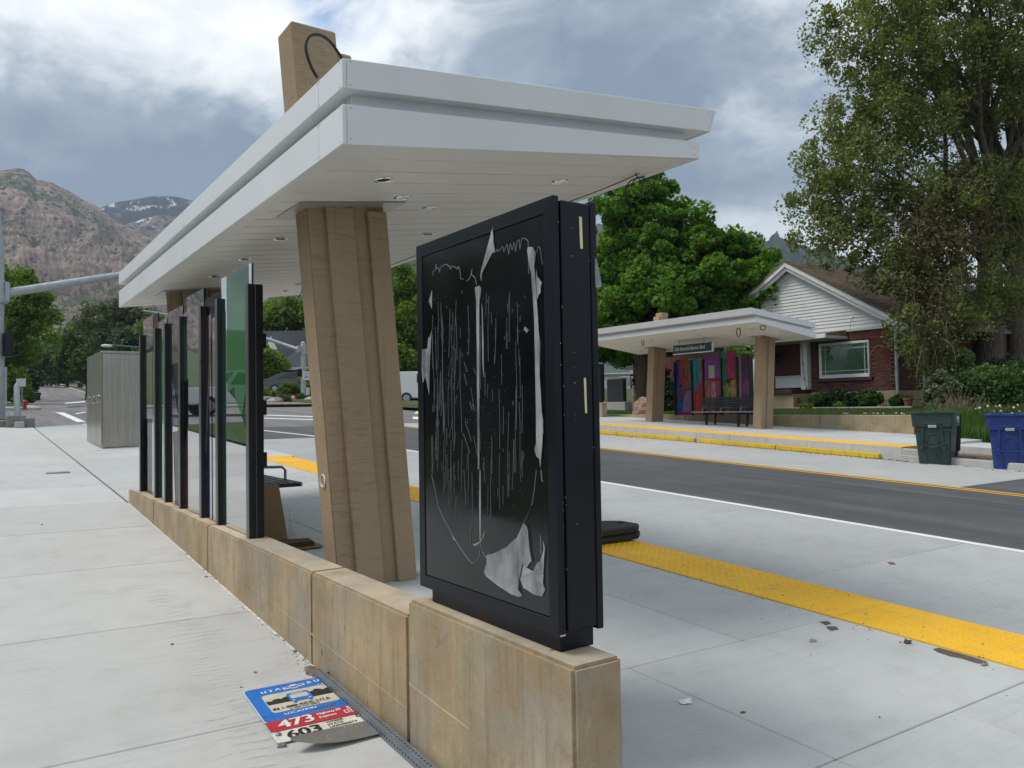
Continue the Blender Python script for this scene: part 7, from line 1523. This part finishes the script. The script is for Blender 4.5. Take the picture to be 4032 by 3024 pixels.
for x, y, D, r, mm, lab in ((1140, 1548, 53, .85, m_mid, 'leafy green shrub before the grey car'), (1040, 1565, 51, .8, m_bright, 'yellow green shrub at the left end of the gravel garden'), (1225, 1545, 53, .8, m_mid, 'green shrub right of the far signal pole'), (1085, 1568, 51.5, .45, m_grey, 'small grey shrub among the garden boulders'), (1100, 1582, 50.8, .4, m_grey, 'low grey tuft beside the garden boulders'), (1128, 1588, 50.5, .4, m_grey, 'low grey tuft left of the orange marker'), (1185, 1575, 51.5, .45, m_mid, 'low green tuft between the marker and the far signal pole'), (1222, 1490, 55, .9, m_bright, 'bright young tree leaves behind the far signal pole')):
    c = at(x, y, D); z0 = zr(c[0], c[1])+.1; h = max(r*.6, (c[2]-z0)*.5+r*.4); bush(lab, (c[0], c[1], z0+h), (r*.9, r*.9, h), mm, 60, 50, .075, 'shrub', 'shrubs of the gravel garden', 'shrub')
# ---- overgrown plot at the right: shrubs, dry bush, flowers, tall grass, fence
for x, y, D, r, mm, lab in ((3715, 1560, 25, (.5, .5, .85), m_grey, 'small conifer-like shrub left of the dry bush behind the green bin'), (3830, 1545, 25.5, (.9, .9, .75), m_box, 'tangled green shrub behind the low fence rail'), (3930, 1545, 25, (1.0, 1.0, .8), m_mid, 'wide green shrub behind the gap between the two bins'), (4020, 1540, 24.5, (1.1, 1.0, .85), m_box, 'dense green shrub above the blue bin'), (3790, 1470, 26, (.35, .35, .9), m_mid, 'thin climbing plant on the fence post'), (3960, 1490, 26.5, (.8, .8, .7), m_dark, 'dark shrub at the foot of the old elm'), (4150, 1560, 25, (1.4, 1.2, 1.0), m_mid, 'shrub running out of view at the right edge')):
    c = at(x, y, D); bush(lab, tuple(c), r, mm, 130, 60, .052, 'shrub', 'shrubs of the overgrown plot', 'shrub')
db = MB(); c0 = at(3775, 1638, 22.5)
for k in range(150):
    a = random.uniform(0, 2*PI); s = random.uniform(.1, .62); p = np.array((c0[0]+random.gauss(0, .22), c0[1]+random.gauss(0, .30), c0[2]-.15)); v = np.array((math.cos(a)*s, math.sin(a)*s, 1.0)); pts = [p]
    for j in range(3): p = p+v*random.uniform(.12, .30); v = v+RNG.normal(size=3)*.25; pts.append(p)
    db.tube([tuple(q) for q in pts], [.009, .007, .005, .003], 4, False)
tag(db.build('dry_bush', m_twig), 'dry leafless bush behind the green bin', 'bush')
wf_ = MB(); rng = random.Random(3)
for k in range(70):
    p = at(rng.uniform(3785, 4032), rng.gauss(1622, 12), rng.uniform(20.5, 23)); wf_.blob(tuple(p), (.035, .035, .035), k, .1, 1)
tag(wf_.build('seed_heads', plain('white_seed_head', (.62, .64, .58), .8)), kind='stuff')
def blades(name, region, n, h, mat, fn, w_=.006, lean_=.35):
    X = RNG.uniform(region[0], region[1], n); Y = RNG.uniform(region[2], region[3], n); Z = np.array([fn(a, b) for a, b in zip(X, Y)]); B_ = np.stack([X, Y, Z-.01], 1)
    hh = h*RNG.uniform(.5, 1.3, n); ang = RNG.uniform(0, 2*PI, n); d = np.stack([np.cos(ang), np.sin(ang), np.zeros(n)], 1); sd = np.stack([-np.sin(ang), np.cos(ang), np.zeros(n)], 1)*w_
    tip = B_+np.stack([np.zeros(n), np.zeros(n), hh], 1)+d*(hh*lean_*RNG.uniform(.1, 1.2, n))[:, None]; mid = B_*.5+tip*.5+np.stack([np.zeros(n), np.zeros(n), hh*.12], 1)
    V = np.stack([B_-sd, B_+sd, mid+sd*.7, tip, mid-sd*.7], 1).reshape(-1, 3); i = np.arange(n)*5; Fc = np.concatenate([np.stack([i, i+1, i+2, i+4], 1), np.stack([i+4, i+2, i+3, i+3], 1)])
    Fq = np.stack([i, i+1, i+2, i+4], 1); me = npmesh(name, V, Fq, mat); bm = None
    o2 = npmesh('tips', V, np.stack([i+4, i+2, i+3], 1), mat); V2 = o2.data; 
    a = bmesh.new(); a.from_mesh(me.data); a.from_mesh(o2.data); a.to_mesh(me.data); a.free(); bpy.data.objects.remove(o2); return tag(me, kind='stuff')
blades('tall_grass', (18.75, 24.5, 6.6, 10.3), 15000, .30, m_blade, lz, .010); blades('fresh_grass', (18.75, 20.4, 8.2, 10.2), 7000, .30, m_blade2, lz, .011); blades('lawn_grass', (19.35, 25.7, 10.9, 20.5), 26000, .055, m_blade, lz, .009); blades('lawn_grass', (19.4, 22.5, 20.5, 26), 7000, .10, m_blade2, lz, .010)
cl_ = MB()
for k in range(16): p = (19.5+random.random()*.5, random.uniform(10.8, 13.2)); cl_.blob((p[0], p[1], lz(*p)+.06), (.022, .022, .02), k, .1, 1)
tag(cl_.build('clover_flowers', plain('clover_white', (.6, .6, .56), .8)), kind='stuff')
fn_ = thing('yard_fence', (27, 14.2, 1.15), 'galvanised pipe fence posts and rails in the shade beside the brick house', 'fence')
for x, yt, yb_, D in ((3641, 1462, 1606, 26.6), (3651, 1472, 1604, 26.8), (3740, 1448, 1580, 27.2), (3749, 1440, 1580, 27), (3830, 1446, 1540, 27.6), (3765, 1520, 1585, 26.5)):
    a, b_ = at(x, yt, D), at(x+2, yb_, D); MB().cyl((b_[0], b_[1], b_[2]-.3), (b_[0], b_[1], a[2]), .036, None, 8).build('post', m_galv, fn_)
for x0, x1, y, D in ((3684, 3738, 1459, 27.2), (3750, 3905, 1457, 27.5), (3650, 3738, 1532, 26.9), (3765, 4060, 1522, 26.6), (4025, 4060, 1457, 28)):
    a, b_ = at(x0, y, D), at(x1, y, D); MB().cyl((a[0], a[1], (a[2]+b_[2])/2), (b_[0], b_[1], (a[2]+b_[2])/2), .024, None, 7).build('rail', m_galv, fn_)
lf = MB(); rng = random.Random(21)                               # leaf litter blown along the far gutter
for k in range(420):
    y = rng.choice((rng.uniform(8.6, 13.5), rng.uniform(6.5, 9.6), rng.uniform(14, 20))); x = 15.38-abs(rng.gauss(0, .10)); s = rng.uniform(.008, .028); a = rng.uniform(0, PI); z = zr(x, y)+.010
    lf.add([(x+s*math.cos(a), y+s*math.sin(a), z), (x-s*.5*math.sin(a), y+s*.5*math.cos(a), z+s*.5), (x-s*math.cos(a), y-s*math.sin(a), z), (x+s*.5*math.sin(a), y-s*.5*math.cos(a), z+s*.3)], [(0, 1, 2, 3)])
tag(lf.build('gutter_leaves', m_rusty), kind='stuff')

# ================================================================== MOUNTAINS
def mat_rock(name, rock, rock2, green, dark, veg, snow=None, vegh=(0, 0), sc=1.0):
    t = NT(name); p = t.pos(); x, y, z = t.sep(p)
    st = t.noise(t.scl(p, (.45*sc, .45*sc, 1.5*sc)), .075, 10, .72, .5); a = t.noise(p, .006*sc, 7, .6); c = t.ramp(st, [(.3, tuple(k*.58 for k in rock2)), (.48, rock2), (.6, rock), (.75, tuple(min(1, k*1.25) for k in rock))])
    c = t.mix(c, tuple(k*.55 for k in rock2), t.math('MULTIPLY', t.ramp(a, [(.45, 0.0), (.62, 1.0)]), .7))
    b = t.noise(p, .10*sc, 8, .74); g = t.noise(p, .0065*sc, 5, .6); dots = t.vor(p, .085*sc); hh = t.new('MapRange'); t.put(hh.inputs[0], z); hh.inputs[1].default_value = vegh[0]; hh.inputs[2].default_value = vegh[1]; hh.inputs[3].default_value = .26; hh.inputs[4].default_value = 0
    v = t.math('ADD', t.math('ADD', t.math('MULTIPLY', b, .6), t.math('MULTIPLY', g, .5)), hh.outputs[0])
    c = t.mix(c, t.ramp(b, [(.4, dark), (.62, green)]), t.ramp(v, [(veg, 0.0), (veg+.035, 1.0)]))
    zt = t.new('MapRange'); t.put(zt.inputs[0], z); zt.inputs[1].default_value = 150; zt.inputs[2].default_value = 420; zt.inputs[3].default_value = .16; zt.inputs[4].default_value = .42
    c = t.mix(c, dark, t.math('MULTIPLY', t.math('LESS_THAN', t.math('ADD', dots, t.math('MULTIPLY', t.math('SUBTRACT', b, .5), .5)), zt.outputs[0]), .85))
    if snow:
        s = t.noise(t.scl(p, (1, 1, .35)), .010*sc, 7, .7, 1.2); band = t.new('MapRange', interpolation_type='SMOOTHSTEP'); t.put(band.inputs[0], z); band.inputs[1].default_value = snow[0]; band.inputs[2].default_value = snow[1]; band.inputs[3].default_value = 0; band.inputs[4].default_value = 1
        c = t.mix(c, (.62, .65, .70), t.math('MULTIPLY', t.ramp(s, [(snow[2], 0.0), (snow[2]+.03, 1.0)]), band.outputs[0]))
    return t.done(t.bsdf(c, .95, 0, t.bump(t.math('ADD', st, b), .8, 6.0), .1))
def mountain(name, sky, R0, R1, mat, na=260, nr=90, amp=30, sc=.004, prof=1.25, back=1.3, seed=0.0, z0=None):
    pts = []
    for x, y in sky:
        d = ray(x, y); h = math.hypot(d[0], d[1]); pts.append((math.atan2(d[0], d[1]), d[2]/h))
    az = np.linspace(pts[0][0], pts[-1][0], na); el_ = np.interp(az, [p[0] for p in pts], [p[1] for p in pts]); V = []
    tt = np.concatenate([np.linspace(0, 1, nr), np.linspace(1, back, 10)[1:]])
    for i, a in enumerate(az):
        H = el_[i]*R1+CZ
        for t in tt:
            r = R0+(R1-R0)*t; X, Y = r*math.sin(a), r*math.cos(a); zb = ground_z(X, min(Y, 329)) if Y < 330 else zq(0, 330)+(min(Y, 900)-330)*.05; zb = min(zb, 30)
            k = t**prof if t <= 1 else 1-(t-1)/(back-1)*.9
            n1 = mnoise.ridged_multi_fractal(Vector((X*sc, Y*sc, seed)), .8, 2.15, 8, 1.0, 2.0)-1.0; n2 = mnoise.fractal(Vector((X*sc*7, Y*sc*7, seed+5)), .6, 2.1, 6)
            e = max(0, math.sin(PI*min(t, 1)))**.7; sk = mnoise.fractal(Vector((a*90, seed, 0)), .8, 2.2, 4)
            V.append((X, Y, zb-3+(H-zb)*k+amp*(n1*.8*e+n2*.55*(e+.05))+sk*amp*.07))
    n = len(tt); i, j = np.meshgrid(np.arange(na-1), np.arange(n-1), indexing='ij'); q = (i*n+j).ravel(); o = npmesh(name, np.array(V), np.stack([q, q+1, q+n+1, q+n], 1), mat, smooth=True); return struct(o)
m_rock1 = mat_rock('pink_rock_slope', (.43, .325, .275), (.30, .235, .21), (.120, .145, .080), (.045, .062, .040), .565, None, (10, 75), 1.0)
m_rock2 = mat_rock('conifer_ridge', (.03, .038, .04), (.02, .028, .032), (.016, .028, .026), (.010, .018, .018), .38, (560, 640, .585), (0, 1), .9)
m_rock3 = mat_rock('grey_cliff', (.30, .26, .24), (.20, .18, .17), (.05, .07, .04), (.03, .045, .03), .66, (280, 460, .62), (60, 300), .9)
m_rock4 = mat_rock('wooded_range', (.22, .205, .18), (.14, .135, .125), (.045, .072, .035), (.02, .036, .02), .50, None, (60, 420), .6)
mountain('hill_left', [(-1500, 900), (-900, 760), (-400, 700), (-100, 690), (13, 663), (67, 655), (90, 657), (112, 669), (142, 699), (205, 712), (262, 738), (318, 774), (351, 787), (396, 815), (448, 858), (497, 884), (560, 917), (605, 935), (700, 985), (850, 1060), (1000, 1130), (1200, 1200), (1400, 1290)], 560, 1500, m_rock1, 620, 170, 17, .0085, 1.1, seed=1.0)
mountain('hill_cliffs', [(300, 1000), (470, 890), (560, 855), (640, 840), (700, 850), (800, 870), (950, 905), (1200, 985), (1500, 1040), (1700, 1080)], 1450, 1950, m_rock3, 200, 70, 50, .005, 1.0, seed=3.0)
mountain('hill_ridge', [(250, 900), (396, 815), (440, 797), (523, 781), (598, 770), (673, 768), (729, 779), (800, 800), (900, 850), (1100, 930), (1400, 1000)], 1900, 2700, m_rock2, 220, 70, 45, .004, .8, seed=6.0)
mountain('hill_range', [(900, 1120), (1100, 1120), (1300, 1060), (1500, 1015), (1600, 1010), (1800, 960), (2100, 900), (2300, 880), (2400, 893), (2440, 915), (2600, 930), (2850, 940), (3010, 957), (3113, 966), (3235, 996), (3350, 1040), (3500, 1090), (3800, 1180), (4300, 1300), (5200, 1400)], 700, 2100, m_rock4, 420, 90, 60, .004, 1.0, seed=9.0)
# wooded foot of the hills, one mass nobody could count
n = 1500; az = RNG.uniform(-.05, 1.35, n); rr = RNG.uniform(260, 640, n); C_ = np.stack([rr*np.sin(az), rr*np.cos(az), np.zeros(n)], 1); C_ = C_[(np.abs(C_[:, 0]-9.5) > 16) | (C_[:, 1] > 460)]; C_[:, 2] = [zq(0, min(y, 330))+max(0, y-330)*.11+3 for y in C_[:, 1]]
wd = leaves(C_, RNG.uniform(4, 7.5, len(C_)), 42, 1.0, m_mid, 'woodland', None, squash=.9); tag(wd, kind='stuff')

# ================================================================== AIR
def build_haze():
    t = NT('haze_air'); v = t.new('VolumePrincipled'); v.inputs['Color'].default_value = (.66, .79, .95, 1); v.inputs['Density'].default_value = 1.7e-4; v.inputs['Anisotropy'].default_value = .2
    t.l.new(v.outputs[0], t.out.inputs['Volume'])
    zmin = -140; o = MB().box(-3000, 3000, -2950, 3000, zmin, 790).build('haze', t.m); tag(o, kind='stuff'); o.visible_shadow = True; return o
build_haze()
